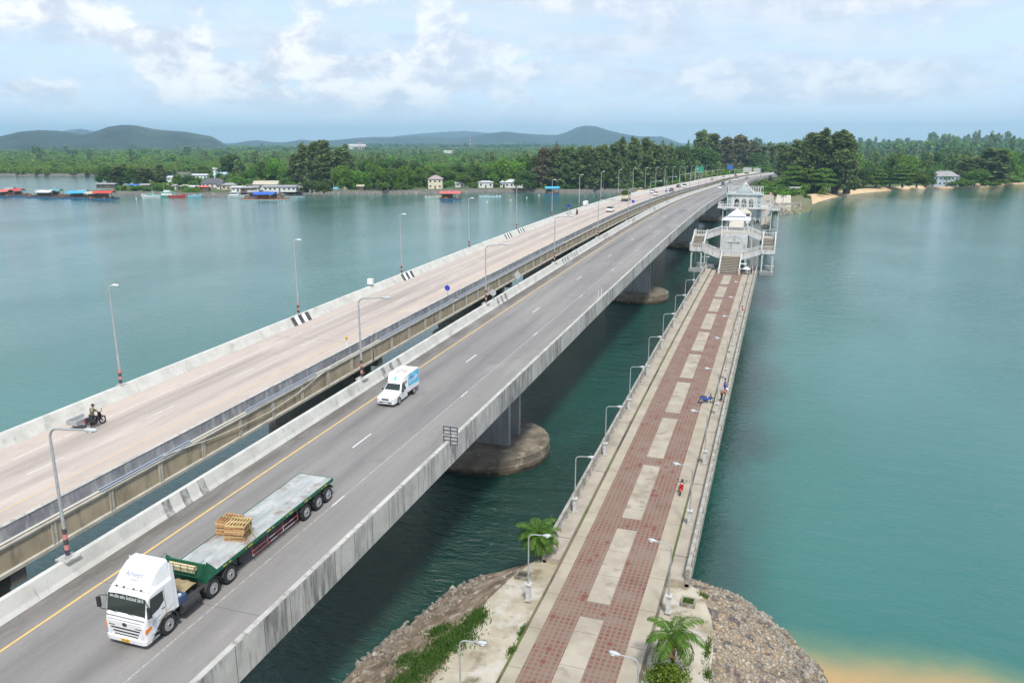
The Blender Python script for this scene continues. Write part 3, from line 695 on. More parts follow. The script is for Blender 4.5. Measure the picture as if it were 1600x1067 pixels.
# ------------------------------------------------------------------ old bridge turned promenade
def paver_mat():
    m = bpy.data.materials.new('red_pavers'); m.use_nodes = True; T = m.node_tree; B = T.nodes['Principled BSDF']; n = T.nodes.new; l = T.links.new
    tc = n('ShaderNodeTexCoord').outputs['Object']
    b = n('ShaderNodeTexBrick'); l(tc, b.inputs['Vector']); b.offset = 0.0; b.squash = 1.0
    b.inputs['Scale'].default_value = 1.0; b.inputs['Brick Width'].default_value = .33; b.inputs['Row Height'].default_value = .40; b.inputs['Mortar Size'].default_value = .075; b.inputs['Mortar Smooth'].default_value = .2
    b.inputs['Color1'].default_value = (.175, .056, .040, 1); b.inputs['Color2'].default_value = (.225, .085, .060, 1); b.inputs['Mortar'].default_value = (.20, .155, .118, 1)
    q = n('ShaderNodeTexNoise'); l(tc, q.inputs['Vector']); q.inputs['Scale'].default_value = .7; q.inputs['Detail'].default_value = 8
    r = n('ShaderNodeMapRange'); l(q.outputs[0], r.inputs[0]); r.inputs[1].default_value = .42; r.inputs[2].default_value = .68; r.inputs[4].default_value = .7
    x = n('ShaderNodeMix'); x.data_type = 'RGBA'; l(r.outputs[0], x.inputs[0]); l(b.outputs['Color'], x.inputs[6]); x.inputs[7].default_value = (.225, .17, .133, 1)
    # the odd dark or missing block
    fl = n('ShaderNodeVectorMath'); fl.operation = 'DIVIDE'; l(tc, fl.inputs[0]); fl.inputs[1].default_value = (.33, .40, 50)
    f2 = n('ShaderNodeVectorMath'); f2.operation = 'FLOOR'; l(fl.outputs[0], f2.inputs[0])
    wn = n('ShaderNodeTexWhiteNoise'); l(f2.outputs[0], wn.inputs['Vector'])
    g = n('ShaderNodeMath'); g.operation = 'GREATER_THAN'; l(wn.outputs['Value'], g.inputs[0]); g.inputs[1].default_value = .965
    g2 = n('ShaderNodeMath'); g2.operation = 'MULTIPLY'; l(g.outputs[0], g2.inputs[0]); g2.inputs[1].default_value = .8
    y = n('ShaderNodeMix'); y.data_type = 'RGBA'; l(g2.outputs[0], y.inputs[0]); l(x.outputs[2], y.inputs[6]); y.inputs[7].default_value = (.17, .055, .045, 1)
    l(y.outputs[2], B.inputs['Base Color']); B.inputs['Roughness'].default_value = .9
    return m
pav_red = paver_mat()
pav_conc = mat('slab_concrete', (.415, .37, .295), .9, (.315, .275, .215), .5, 8, .38, .64, spot=(.25, .215, .155), spot_scale=.9, spot_lo=.55, spot_hi=.68, bump=.15)
pav_side = mat('side_strip_concrete', (.395, .345, .27), .9, (.30, .26, .195), .4, 8, .4, .7, streak=(.27, .23, .17), streak_scale=(.8, .25, 1), streak_lo=.56, streak_hi=.75)
walk_conc = mat('walkway_concrete', (.40, .35, .285), .9, (.30, .26, .205), .5, 8, .4, .7, streak=(.24, .20, .16), streak_scale=(.7, .3, 1), streak_lo=.56, streak_hi=.75)
joint_y(pav_side, 3.9, 48.9, .035); joint_y(pav_conc, 11.7/3.525, 44.9, .03); joint_y(walk_conc, 11.7, 51.9, .09)
moss = mat('mossy_gutter', (.10, .13, .03), 1.0, (.16, .12, .075), .35, 8, .42, .6, spot=(.06, .055, .04), spot_scale=.2, spot_lo=.5, spot_hi=.6)
gut_dark = mat('dirty_gutter', (.12, .10, .075), 1.0, (.20, .17, .13), 1.2, 8, .45, .7, spot=(.09, .12, .03), spot_scale=.12, spot_lo=.52, spot_hi=.6)
rail_conc = mat('rail_concrete', (.42, .40, .35), .9, (.26, .24, .205), 1.4, 9, .36, .62, streak=(.13, .12, .10), streak_scale=(3, 3, .5), streak_lo=.54, streak_hi=.7, bump=.2)
def prom(y0, y1, name_label, on_land=False, rails=True):
    pb = thing('promenade_bridge', name_label, 'bridge', (0, 0, 0), group='bridges over the strait')
    A = [(-12.84, -12.02), (-12.0, -10.1), (-8.6, -6.72), (-6.70, -5.62)]
    for nm, (a, b), mt in (('side_strip', A[0], pav_side), ('paver_band', (-12.02, -10.1), pav_red), ('paver_band', (-8.6, -6.70), pav_red), ('side_strip', (-6.70, -5.62), pav_side)):
        mb = MB(); ys = rng(y0, y1, 3.0); mb.loft([[(a, y, pz(y)+.02), (b, y, pz(y)+.02)] for y in ys], False, None, False); mb.build(nm, mt, pb)
    k = -8
    while 44.9+k*11.7 < y1:
        a = 44.9+k*11.7; b = a+9.95; c = a+11.7; k += 1
        for nm, p, q, mt in (('centre_slab', a, b, pav_conc), ('cross_band', b, c, pav_red)):
            p, q = max(p, y0), min(q, y1)
            if q > p: MB().loft([[(-10.1, y, pz(y)+.02), (-8.6, y, pz(y)+.02)] for y in rng(p, q, 3)], False, None, False).build(nm, mt, pb)
    r0 = 48.9 if on_land else y0
    # body of the deck below, kerb walks on both sides with a gutter between
    mb = MB(); ys = rng(r0, y1, 3.0)
    mb.loft([[(x, y, pz(y)+z) for x, z in ((-14.25, .0), (-4.05, .0), (-4.05, -.75), (-4.6, -1.0), (-13.7, -1.0), (-14.25, -.75))] for y in ys]); mb.build('deck_slab', conc_brown, pb)
    for (a, b, mt) in ((-13.02, -12.84, moss), (-5.62, -5.42, gut_dark)):
        g = MB(); g.loft([[(a, y, pz(y)+.03), (b, y, pz(y)+.03)] for y in rng(y0, y1, 3.0)], False, None, False); g.build('gutter', mt, pb)
    for (a, b) in ((-14.0, -13.02), (-5.42, -4.35)):
        g = MB(); g.loft([[(x, y, pz(y)+z) for x, z in ((a, .01), (a, .22), (b, .22), (b, .01))] for y in ys]); g.build('raised_walk', walk_conc, pb)
    if rails:
        for sx, (xa, xb) in ((-1, (-14.3, -14.02)), (1, (-4.33, -4.02))):
            g = MB()
            g.loft([[(x, y, pz(y)+z) for x, z in ((xa, -.7), (xa, .20), (xb, .20), (xb, -.7))] for y in ys])
            g.loft([[(x, y, pz(y)+z) for x, z in ((xa+.03, .95), (xa+.03, 1.10), (xb-.03, 1.10), (xb-.03, .95))] for y in ys])
            xm0, xm1 = xa+.10, xb-.10
            for zz in (.42, .68): g.loft([[(x, y, pz(y)+z) for x, z in ((xm0, zz), (xm0, zz+.08), (xm1, zz+.08), (xm1, zz))] for y in ys])
            y = r0+.15
            while y < y1:
                g.box(xa+.035, xb-.035, y-.11, y+.11, pz(y)+.20, pz(y)+.95); y += 1.95
            g.build('railing', rail_conc, pb)
    y = r0+14
    while y < y1-4:
        p = MB(); zt = pz(y)-1.0
        p.box(-14.0, -4.3, y-.7, y+.7, zt-.8, zt-.002); p.box(-12.8, -5.6, y-.5, y+.5, -6, zt-.8); p.build('pier', conc_brown, pb); y += 21
    return pb
prom(-60, 166.0, 'red and cream paved promenade bridge with rows of small lamps, right of the roads', on_land=True)
prom(262.0, 420.0, 'far stretch of paved promenade bridge beyond the white lookout building', on_land=False)
# ------------------------------------------------------------------ stair houses of the raised middle
wht = mat('white_painted_masonry', (.62, .62, .61), .7, (.48, .48, .47), .9, 8, .38, .7, streak=(.24, .235, .22), streak_scale=(2.5, 2.5, .35), streak_lo=.54, streak_hi=.76)
wht_roof = mat('white_roof_tiles', (.60, .61, .65), .6, (.50, .51, .55), 2, 6)
palegreen = mat('pale_green_masonry', (.50, .57, .55), .8, (.42, .49, .47), .8, 6)
riser_m = mat('dark_stair_riser', (.13, .12, .10), .95)  # darker colour for thin strips that mark each riser
step_m = mat('worn_steps', (.42, .37, .29), .9, (.29, .25, .19), 1.4, 7, .38, .66)
floor_cream = mat('cream_floor', (.60, .55, .45), .85, (.48, .44, .36), .5, 6)
emblem_m = mat('emblem_relief', (.50, .50, .51), .7)
ink = mat('dark_lettering', (.07, .07, .08), .6)
def bal(mb, p0, p1, h=.95, drop=.45, t=.16, step=.34):
    """balustrade between two floor points: plinth, balusters, coping"""
    p0 = Vector(p0); p1 = Vector(p1); d = p1-p0; L_ = math.hypot(d.x, d.y); n = Vector((-d.y, d.x, 0)).normalized()*t/2
    def bar(z0, z1, k=1.0):
        mb.loft([[p+n*k+Vector((0, 0, z0)), p-n*k+Vector((0, 0, z0)), p-n*k+Vector((0, 0, z1)), p+n*k+Vector((0, 0, z1))] for p in (p0, p1)])
    bar(-drop, .16); bar(h-.14, h, 1.25)
    k = max(2, int(L_/step))
    for i in range(k):
        q = p0+d*((i+.5)/k)
        mb.box(q.x-.055, q.x+.055, q.y-.055, q.y+.055, q.z+.10, q.z+h-.10)
def post(mb, x, y, z, h=1.1, s=.17, drop=.45): mb.box(x-s, x+s, y-s, y+s, z-drop, z+h); mb.add([(x-s-.04, y-s-.04, z+h), (x+s+.04, y-s-.04, z+h), (x+s+.04, y+s+.04, z+h), (x-s-.04, y+s+.04, z+h), (x, y, z+h+.16)], [(0, 1, 4), (1, 2, 4), (2, 3, 4), (3, 0, 4), (0, 3, 2, 1)])
def flight(mb, x0, x1, y0, y1, z0, z1, axis='y', n=12):
    for i in range(n):
        za = z0+(z1-z0)*(i+1)/n; zb = z0+(z1-z0)*i/n-.28
        if axis == 'y':
            mb.box(x0, x1, y0+(y1-y0)*i/n, y0+(y1-y0)*(i+1)/n, zb, za)
            mb.box(x0+.02, x1-.02, y0+(y1-y0)*i/n-.03, y0+(y1-y0)*i/n-.001, zb+.1, za-.03, 1)
        else: mb.box(x0+(x1-x0)*i/n, x0+(x1-x0)*(i+1)/n, y0, y1, zb, za)
def stair_house(loc, rz, label):
    t = thing('stair_pavilion', label, 'stair pavilion', loc, rz, 'stair pavilions of the raised walkway')
    Z1, Z2, Z3, Z4 = 2.75, 4.1, 5.95, 7.15      # landings above the promenade deck
    m = MB(); flight(m, -1.8, 1.8, 0, 5.0, 0, Z1, 'y', 11); m.box(-1.8, 1.8, 5.0, 7.2, Z1-.35, Z1-.002); m.build('lower_flight', [step_m, riser_m], t)
    for s in (-1, 1):
        m = MB(); 
        if s > 0: flight(m, 1.85, 5.8, 5.0, 7.2, Z1, Z2, 'x', 9)
        else:
            for i in range(9):
                za = Z1+(Z2-Z1)*(i+1)/9; m.box(-1.85-3.95*(i+1)/9, -1.85-3.95*i/9, 5.0, 7.2, za-.42, za)
        m.box(*sorted((s*5.8, s*8.2)), 5.0, 7.2, Z2-.35, Z2-.002)
        flight(m, *sorted((s*5.85, s*8.15)), 7.2, 11.6, Z2, Z3, 'y', 8)
        m.box(*sorted((s*5.8, s*8.2)), 11.6, 13.7, Z3-.35, Z3-.002)
        for i in range(8):
            za = Z3+(Z4-Z3)*(i+1)/8; m.box(*sorted((s*(5.8-3.0*(i+1)/8), s*(5.8-3.0*i/8))), 11.6, 13.7, za-.42, za)
        m.build('side_flight', [step_m, riser_m], t)
        b = MB()
        bal(b, (s*1.95, 0, 0), (s*1.95, 5.0, Z1), .9, .3); post(b, s*1.95, 0, 0, 1.0, .2, .1); post(b, s*1.95, 5.05, Z1, 1.05, .2)
        bal(b, (s*1.95, 4.95, Z1), (s*5.75, 4.95, Z2), .95, .7); bal(b, (s*1.95, 7.25, Z1), (s*5.75, 7.25, Z2), .95, .7)
        bal(b, (s*5.75, 4.95, Z2), (s*8.25, 4.95, Z2), .95, .6); bal(b, (s*8.25, 4.95, Z2), (s*8.25, 7.2, Z2), .95, .6)
        bal(b, (s*8.25, 7.2, Z2), (s*8.25, 11.6, Z3), .95, .6); bal(b, (s*5.8, 7.25, Z2), (s*5.8, 11.6, Z3), .95, .6)
        bal(b, (s*8.25, 11.6, Z3), (s*8.25, 13.75, Z3), .95, .6); bal(b, (s*5.75, 13.75, Z3), (s*8.25, 13.75, Z3), .95, .6)
        bal(b, (s*5.75, 11.55, Z3), (s*2.7, 11.55, Z4), .95, .7); bal(b, (s*5.75, 13.75, Z3), (s*2.7, 13.75, Z4), .95, .7)
        for (x, y, z) in ((5.78, 4.95, Z2), (8.25, 4.95, Z2), (8.25, 7.2, Z2), (5.8, 7.25, Z2), (8.25, 11.6, Z3), (5.78, 11.6, Z3), (8.25, 13.75, Z3), (5.78, 13.75, Z3)): post(b, s*x, y, z)
        b.build('balustrade', wht, t)
        # legs on a pad at deck level, with brackets
        p = MB()
        for y in (5.2, 13.4):
            for x in (6.0, 8.0):
                zt = (Z2 if y < 8 else Z3)-.35
                p.box(s*x-.14, s*x+.14, y-.14, y+.14, -.05, zt)
            zt = (Z2 if y < 8 else Z3)-.38
            p.prof([(s*6.14, zt), (s*6.14, zt-.9), (s*6.5, zt-.3), (s*7.0, zt-.12), (s*7.5, zt-.3), (s*7.86, zt-.9), (s*7.86, zt)], y-.1, y+.1, 'y')
        p.build('support_legs', palegreen, t)
        for ya, yb in ((4.8, 5.2), (12.6, 13.0)): q = MB(); q.box(*sorted((s*5.6, s*8.4)), ya, ya+1.5, -.75, -.05); q.box(*sorted((s*3.0, s*5.6)), yb, yb+.7, -1.0, -.3); q.build('footing_pad', conc_grey, t)
    b = MB(); bal(b, (-1.9, 7.25, Z1), (1.9, 7.25, Z1)); bal(b, (-2.7, 11.5, Z4), (2.7, 11.5, Z4), .95, .5)
    for x in (-2.7, 2.7): post(b, x, 11.5, Z4)
    b.build('balustrade', wht, t)
    m = MB(); m.box(-2.75, 2.75, 11.4, 19.2, Z4-.4, Z4-.002); m.build('top_platform', floor_cream, t)
    # memorial wall under the platform with cut lower corners
    m = MB(); m.prof([(-1.7, 2.4), (1.7, 2.4), (2.75, 3.4), (2.75, Z4-.42), (-2.75, Z4-.42), (-2.75, 3.4)], 10.7, 11.1, 'y')
    wl_ = m.build('sign_wall', wht, t)
    e = MB(); 
    for r0, r1, a0, a1 in ((1.95, 2.05, .12, math.pi-.12), (2.25, 2.32, .35, math.pi-.35)):
        pts = [(math.cos(a0+(a1-a0)*i/24), math.sin(a0+(a1-a0)*i/24)) for i in range(25)]
        e.loft([[(c*r0, 10.69, 4.0+s_*r0), (c*r1, 10.69, 4.0+s_*r1), (c*r1, 10.66, 4.0+s_*r1), (c*r0, 10.66, 4.0+s_*r0)] for c, s_ in pts])
    e.build('emblem_ring', emblem_m, wl_)
    R_ = Matrix.Translation((0, 10.68, 4.85)) @ Matrix.Rotation(math.pi/2, 4, 'X')
    curve_text('lettering', 'สะพานสารสิน', .50, ink, wl_, R_, .015)
    curve_text('lettering', 'สะพาน', .26, ink, wl_, Matrix.Translation((0, 10.68, 5.45)) @ Matrix.Rotation(math.pi/2, 4, 'X'), .015)
    m = MB()
    for s in (-1, 1):
        m.box(*sorted((s*2.35, s*2.7)), 11.12, 14.5, -6, Z4-.42)
    m.box(-2.3, 2.3, 13.9, 14.4, -6, Z4-.42); m.build('shaft_walls', palegreen, t)
    # two-tier hipped roof on four columns
    c = MB()
    for x in (-1.75, 1.75):
        for y in (13.9, 17.6): c.cyl((x, y, Z4), (x, y, Z4+2.35), .15, .15, 10)
    c.build('columns', wht, t)
    r = MB(); ze = Z4+2.2; cy = 15.75
    def hip(hx, z0, tx, z1, th=.12): r.loft([[(-hx, cy-hx, z0-th), (hx, cy-hx, z0-th), (hx, cy+hx, z0-th), (-hx, cy+hx, z0-th)], [(-hx, cy-hx, z0), (hx, cy-hx, z0), (hx, cy+hx, z0), (-hx, cy+hx, z0)], [(-tx, cy-tx, z1), (tx, cy-tx, z1), (tx, cy+tx, z1), (-tx, cy+tx, z1)]])
    hip(2.95, ze, 1.45, ze+.72); hip(1.85, ze+.80, .04, ze+2.25)
    r.build('roof', wht_roof, t)
    return t
stair_house((PC, 162.0, 6.5), 0, 'white stair pavilion with lettered wall and pointed roof at the end of the paved promenade')
stair_house((PC, 264.0, 6.6), math.pi, 'farther white stair pavilion behind the lookout building')
# raised walkway between the two
wk = thing('raised_walkway', 'cream floored raised walkway with white balustrades running through the lookout building', 'walkway', (0, 0, 0))
def wz(y): return 13.65+.35*math.sin(math.pi*(y-180)/66)
m = MB(); ys = rng(181.2, 244.8, 3); m.loft([[(PC+x, y, wz(y)+z) for x, z in ((-1.9, 0), (1.9, 0), (1.9, -.35), (1.2, -.9), (-1.2, -.9), (-1.9, -.35))] for y in ys]); m.build('floor', floor_cream, wk)
m = MB()
for s in (-1, 1):
    for a, b in zip(ys, ys[1:]): bal(m, (PC+s*1.95, a, wz(a)), (PC+s*1.95, b, wz(b)), .95, .5, .16, .4)
m.build('balustrade', wht, wk)
for y in (197, 213, 229):
    m = MB(); m.box(PC-1.5, PC+1.5, y-.4, y+.4, -6, wz(y)-.9); m.build('pier', conc_grey, wk)
# lookout building
ob = thing('lookout_building', 'white lookout building with three arches, glazed side bays and roof terrace under a pyramid frame', 'building', (PC, 206.0, 13.9))
glass = mat('greenish_glass', (.22, .33, .34), .15, (.32, .43, .43), .6, 3, spec=.6)
m = MB()
def arch_wall(m, x0, x1, y0, y1, z0, z1, holes):
    """front wall with round-headed openings; holes: (cx, half width, sill z, spring z)"""
    xs = x0
    for (cx, hw, sz, pzz) in holes:
        m.box(xs, cx-hw, y0, y1, z0, z1)
        if sz > z0: m.box(cx-hw, cx+hw, y0, y1, z0, sz)
        pts = [(cx-hw, z1), (cx+hw, z1)]+[(cx+hw*math.cos(math.pi*i/10), pzz+hw*math.sin(math.pi*i/10)) for i in range(11)]
        m.prof(pts, y0, y1, 'y'); xs = cx+hw
    m.box(xs, x1, y0, y1, z0, z1)
for y0 in (0, 4.7): arch_wall(m, -2.85, 2.85, y0, y0+.3, 2.35, 5.3, [(-1.7, .58, 2.36, 3.75), (0, .58, 2.36, 3.75), (1.7, .58, 2.36, 3.75)])
m.build('arcade_wall', wht, ob)
m = MB(); arch_wall(m, -2.85, 2.85, .02, .28, -.6, 2.0, [(0, 2.2, -.59, -.2)]); m.build('lower_arch', wht, ob)
for s in (-1, 1):
    g = MB(); f = MB()
    for (z0, z1) in ((2.35, 3.9), (3.98, 5.3), (-.8, .9), (.98, 1.95)):
        g.box(*sorted((s*3.05, s*3.95)), .06, 4.94, z0, z1)
    for x in (3.0, 4.0):
        for y in (0, 4.9): f.box(s*x-.12, s*x+.12, y-.02, y+.22, -1.2, 5.3)
    for z in (3.9, .9, 5.22): f.box(*sorted((s*2.9, s*4.12)), -.03, 5.13, z, z+.08)
    g.build('glazed_bay', glass, ob); f.build('bay_frame', wht, ob)
m = MB(); m.box(-6.2, 6.2, -1.3, 6.3, 2.0, 2.33); m.build('balcony_slab', wht, ob)
m = MB()
for y in (-1.2, 6.2): bal(m, (-6.1, y, 2.33), (6.1, y, 2.33), .85, .1, .14, .5)
for x in (-6.1, 6.1): bal(m, (x, -1.2, 2.33), (x, 6.2, 2.33), .85, .1, .14, .5)
m.build('balcony_balustrade', wht, ob)
m = MB(); m.box(-4.4, 4.4, -.35, 5.35, 5.32, 5.62); m.box(-4.25, 4.25, -.2, 5.2, 5.62, 5.72); m.build('roof_slab', palegreen, ob)
m = MB()
def post_rail(m, p0, p1, n):
    p0 = Vector(p0); p1 = Vector(p1)
    for i in range(n+1):
        q = p0+(p1-p0)*i/n; m.box(q.x-.06, q.x+.06, q.y-.06, q.y+.06, q.z, q.z+1.45)
    m.cyl(p0+Vector((0, 0, 1.42)), p1+Vector((0, 0, 1.42)), .06, .06, 6); m.cyl(p0+Vector((0, 0, .12)), p1+Vector((0, 0, .12)), .05, .05, 6)
for y in (-.15, 5.15): post_rail(m, (-4.15, y, 5.72), (4.15, y, 5.72), 15)
for x in (-4.15, 4.15): post_rail(m, (x, -.15, 5.72), (x, 5.15, 5.72), 9)
m.build('terrace_railing', wht, ob)
m = MB(); ap = (0, 2.5, 8.35)
for i in range(9):
    x = -2.0+4.0*i/8
    for y in (.3, 4.7): m.cyl((x, y, 5.72), (x*.02, 2.5+(y-2.5)*.02, 8.3), .05, .04, 5)
for i in range(1, 8):
    y = .3+4.4*i/8
    for x in (-2.0, 2.0): m.cyl((x, y, 5.72), (x*.02, 2.5, 8.3), .05, .04, 5)
m.cyl((0, 2.5, 8.2), (0, 2.5, 9.0), .05, .01, 6); m.build('pyramid_frame', wht, ob)
m = MB(); m.add([(-1.9, .4, 5.74), (1.9, .4, 5.74), (1.9, 4.6, 5.74), (-1.9, 4.6, 5.74), (0, 2.5, 8.15)], [(0, 1, 4), (1, 2, 4), (2, 3, 4), (3, 0, 4), (0, 3, 2, 1)]); m.build('pyramid_glass', glass, ob)
m = MB()
for s in (-1, 1): m.box(*sorted((s*2.6, s*4.3)), .5, 4.5, -20, -1.2)
m.build('pier', conc_grey, ob)
# plaza on land beyond, rock tip
plz = mat('plaza_paving', (.58, .53, .42), .9, (.47, .42, .34), .3, 6)
m = MB(); m.box(-4.0, 3.2, 386, 470, 1.0, 3.3); tag(m.build('plaza', plz), kind='structure')
m = MB(); m.loft([[(x, y, pz(y)+.02), (x+8, y, pz(y)+.02)] for x, y in ((-13.0, 420), (-13.5, 460), (-14.5, 500), (-14, 540))], False, None, False); tag(m.build('path', pav_side), kind='structure')
# slip road right of the bridge
m = MB(); ctr = [(-13, 455), (-12, 480), (-9.5, 520), (-5.5, 570), (-.5, 620), (6, 670), (16, 730)]
m.loft([[(x-3.4, y, 2.9+.8*(y-455)/275), (x+3.4, y, 2.9+.8*(y-455)/275)] for x, y in ctr], False, None, False); tag(m.build('slip_road', mat('slip_road_asphalt', (.25, .245, .25), .9, (.2, .2, .2), .3)), kind='structure')
# ------------------------------------------------------------------ street lamps
def head(mb, gb, p, d, L_=.75, wd=.17):
    """cobra head: slim shell from p along direction d (horizontal), glass below"""
    p = Vector(p); d = Vector(d).normalized(); n = Vector((-d.y, d.x, 0)).normalized(); rings = []
    for t, w_, h_ in ((0, .05, .05), (.2, .09, .08), (.45, wd, .12), (.8, wd*.9, .10), (1.0, .05, .04)):
        c = p+d*L_*t; rings.append([c+n*w_*math.cos(a)+Vector((0, 0, h_*math.sin(a))) for a in [2*math.pi*i/8 for i in range(8)]])
    mb.loft(rings)
    c = p+d*L_*.62; gb.ell((c.x, c.y, c.z-.07), (.16, .16, .06), 8, 4)
def arc(p, r, out, hgt, arm):
    """bent pole top: points from straight pole into a rising arm"""
    x = 0; pts = []
    for i in range(7):
        a = math.pi/2*i/6*.92; pts.append((r*(1-math.cos(a)), hgt-r+r*math.sin(a)))
    pts.append((arm, pts[-1][1]+(arm-pts[-1][0])*.09)); return pts
def hw_lamp():
    t = thing('street_lamp', 'x', 'street lamp')
    m = MB(); m.cyl((0, 0, .0), (0, 0, .05), .2, .2, 10); m.tube([(0, 0, .05), (0, 0, 3), (0, 0, 6.4)]+[(x, 0, z) for x, z in arc(0, .55, 1, 7.15, 2.3)], [.10, .085, .07]+[.06]*7+[.045], 10)
    pl = m.build('pole', galv, t, smooth=False)
    for z, q in ((.25, black_paint), (.55, red_band), (.85, black_paint), (1.15, red_band), (1.45, black_paint)):
        b = MB(); b.cyl((0, 0, z-.13), (0, 0, z+.15), .118, .118, 12); b.build('painted_band', q, pl)
    b = MB(); g = MB(); head(b, g, (2.25, 0, 7.32), (1, 0, .05), .85, .16); h = b.build('lamp_head', lamp_shell, t, smooth=True); g.build('lens', lamp_glass, h, smooth=True)
    b = MB(); b.box(-.42, .40, -.45, .45, -.14, 0); b.box(-.35, .1, -.35, .35, -.5, -.14); b.build('bracket', conc_light, t, bevel=.02)
    return t
def far_lamp():
    t = thing('street_lamp', 'x', 'street lamp')
    m = MB(); m.tube([(0, 0, 0), (0, 0, 4.2), (0, 0, 8.6)], [.12, .09, .055], 10); pl = m.build('pole', galv, t)
    for z, q in ((.25, black_paint), (.55, red_band), (.85, black_paint), (1.15, red_band)):
        b = MB(); b.cyl((0, 0, z-.14), (0, 0, z+.15), .135, .135, 12); b.build('painted_band', q, pl)
    b = MB(); g = MB(); b.cyl((0, 0, 8.55), (.35, 0, 8.68), .04, .04, 6); head(b, g, (.30, 0, 8.70), (1, 0, 0), .75, .2); h = b.build('lamp_head', lamp_glass, t, smooth=True)
    b = MB(); b.box(-.25, .3, -.3, .3, -.16, 0); b.build('bracket', conc_light, t)
    return t
NAMES_N = ['highway lamp nearest the viewer, its bent arm over the pinkish road beside the white lorry', 'highway lamp standing behind the white box pickup', 'highway lamp between the round sign back and the pickup on the near parapet']
ords = ['first', 'second', 'third', 'fourth', 'fifth', 'sixth', 'seventh', 'eighth', 'ninth', 'tenth', 'eleventh', 'twelfth', 'thirteenth', 'fourteenth', 'fifteenth', 'sixteenth', 'seventeenth', 'eighteenth', 'nineteenth']
proto = hw_lamp(); ys = [28.1+31.2*i for i in range(14)]
for i, y in enumerate(ys):
    lb = NAMES_N[i] if i < 3 else '%s bent-arm lamp along the gap between the two roads, counted from the viewer' % ords[i]
    loc = (-34.05+bend(y), y, dz_(y)+.98)
    if i == 0: o = proto; o.location = loc; o['label'] = lb; o['group'] = 'bent arm lamps between the roads'
    else: copy_tree(proto, loc, 0, lb, group='bent arm lamps between the roads')
proto = far_lamp()
for i in range(20):
    y = 51.5+27.2*i; loc = (-53.25+bend(y), y, dz_(y)+1.0)
    lb = '%s straight pole lamp on the outer parapet of the pinkish road, counted from the viewer' % (ords+['twentieth'])[i]
    if i == 0: proto.location = loc; proto['label'] = lb; proto['group'] = 'straight lamps on the outer parapet'
    else: copy_tree(proto, loc, 0, lb, group='straight lamps on the outer parapet')
lamp_base_m = mat('lamp_base_whitewash', (.55, .55, .53), .8, (.38, .37, .34), 3, 7, .4, .65)
def prom_lamp():
    t = thing('promenade_lamp', 'x', 'street lamp'); t.scale = (.94, .94, .94)
    m = MB(); m.box(-.20, .20, -.20, .20, 0, .12); m.loft([[(-w_, -w_, z), (w_, -w_, z), (w_, w_, z), (-w_, w_, z)] for z, w_ in ((.12, .15), (1.2, .15), (1.2, .22), (1.32, .22))]); m.build('base_post', lamp_base_m, t, bevel=.01)
    m = MB(); m.tube([(0, 0, 1.3), (0, 0, 3.2)]+[(x, 0, z) for x, z in arc(0, .35, 1, 5.05, 1.0)], [.062, .05]+[.042]*7+[.035], 8); m.build('pole', galv, t)
    b = MB(); g = MB(); head(b, g, (.95, 0, 5.10), (1, 0, .12), .62, .13); h = b.build('lamp_head', lamp_shell, t, smooth=True); g.build('lens', lamp_glass, h, smooth=True)
    return t
proto = prom_lamp(); first = True
def prl(x, y, z, rz, lb, grp):
    global first
    if first: proto.location = (x, y, z); proto.rotation_euler = (0, 0, rz); proto['label'] = lb; proto['group'] = grp; first = False
    else: copy_tree(proto, (x, y, z), rz, lb, group=grp)
for i, y in enumerate([32.3, 43.8, 55.9, 67.0, 78.8, 90.6, 102.2, 114.0, 126.0, 138.2, 150.0, 161.6]):
    lb = ['small lamp cut by the bottom edge of the picture beside the grass bank', 'small lamp on the stone apron next to the square planter and the left palm'][i] if i < 2 else '%s small lamp along the left railing of the paved promenade, counted from the viewer' % ords[i-2]
    prl(-13.72, y, pz(y)+(.0 if i < 2 else .22), 0, lb, 'small lamps along the left promenade rail')
for i, y in enumerate([33.6, 45.3, 56.6, 67.9, 80.2, 92.0, 102.8, 114.5, 126.2, 138.5, 151.0, 162.6]):
    lb = ['small lamp leaning over the pavers beside the right palm at the bottom edge', 'small lamp on the right apron by the green planter'][i] if i < 2 else '%s small lamp along the right railing of the paved promenade, counted from the viewer' % ords[i-2]
    prl(-4.92, y, pz(y)+(.0 if i < 2 else .22), math.pi, lb, 'small lamps along the right promenade rail')
for i, y in enumerate([262, 282, 302, 322, 342, 362, 382]):
    prl(-13.72 if i % 2 else -4.92, y, pz(y)+.22, 0 if i % 2 else math.pi, '%s small lamp on the promenade stretch behind the lookout building' % ords[i], 'small lamps beyond the lookout building')
# ------------------------------------------------------------------ signs
blue = mat('sign_blue', (.02, .035, .42), .4); sign_back = mat('sign_back_aluminium', (.50, .51, .50), .5, metal=.2); sign_frame = mat('sign_frame_dark', (.09, .09, .10), .6)
greenp = mat('sign_green', (.02, .26, .13), .5); amber = mat('amber_reflector', (.75, .30, .02), .4)
def disc_sign(x, y, z, r, h, m_, label, face=-1):
    t = thing('road_sign', label, 'sign', (x, y, z)); a = MB(); a.cyl((0, .03, 0), (0, .03, h), .035, .035, 8); a.build('post', galv, t)
    a = MB(); a.cyl((0, 0, h), (0, .012, h), r, r, 24); a.build('disc', m_, t); return t
disc_sign(-40.4, 93.2, dz_(93)+.95, .36, 1.0, blue, 'round blue sign nearest the viewer on the inner parapet of the pinkish road')
disc_sign(-40.4, 226, dz_(226)+.95, .42, 1.1, blue, 'round blue sign in mid distance near the green-loaded truck')
disc_sign(-40.4, 292, dz_(292)+.95, .42, 1.0, blue, 'small farthest round blue sign on the inner parapet')
disc_sign(-53.2, 203, dz_(203)+.95, .42, 1.3, blue, 'round blue sign on the outer parapet beside the lone motorcyclist')
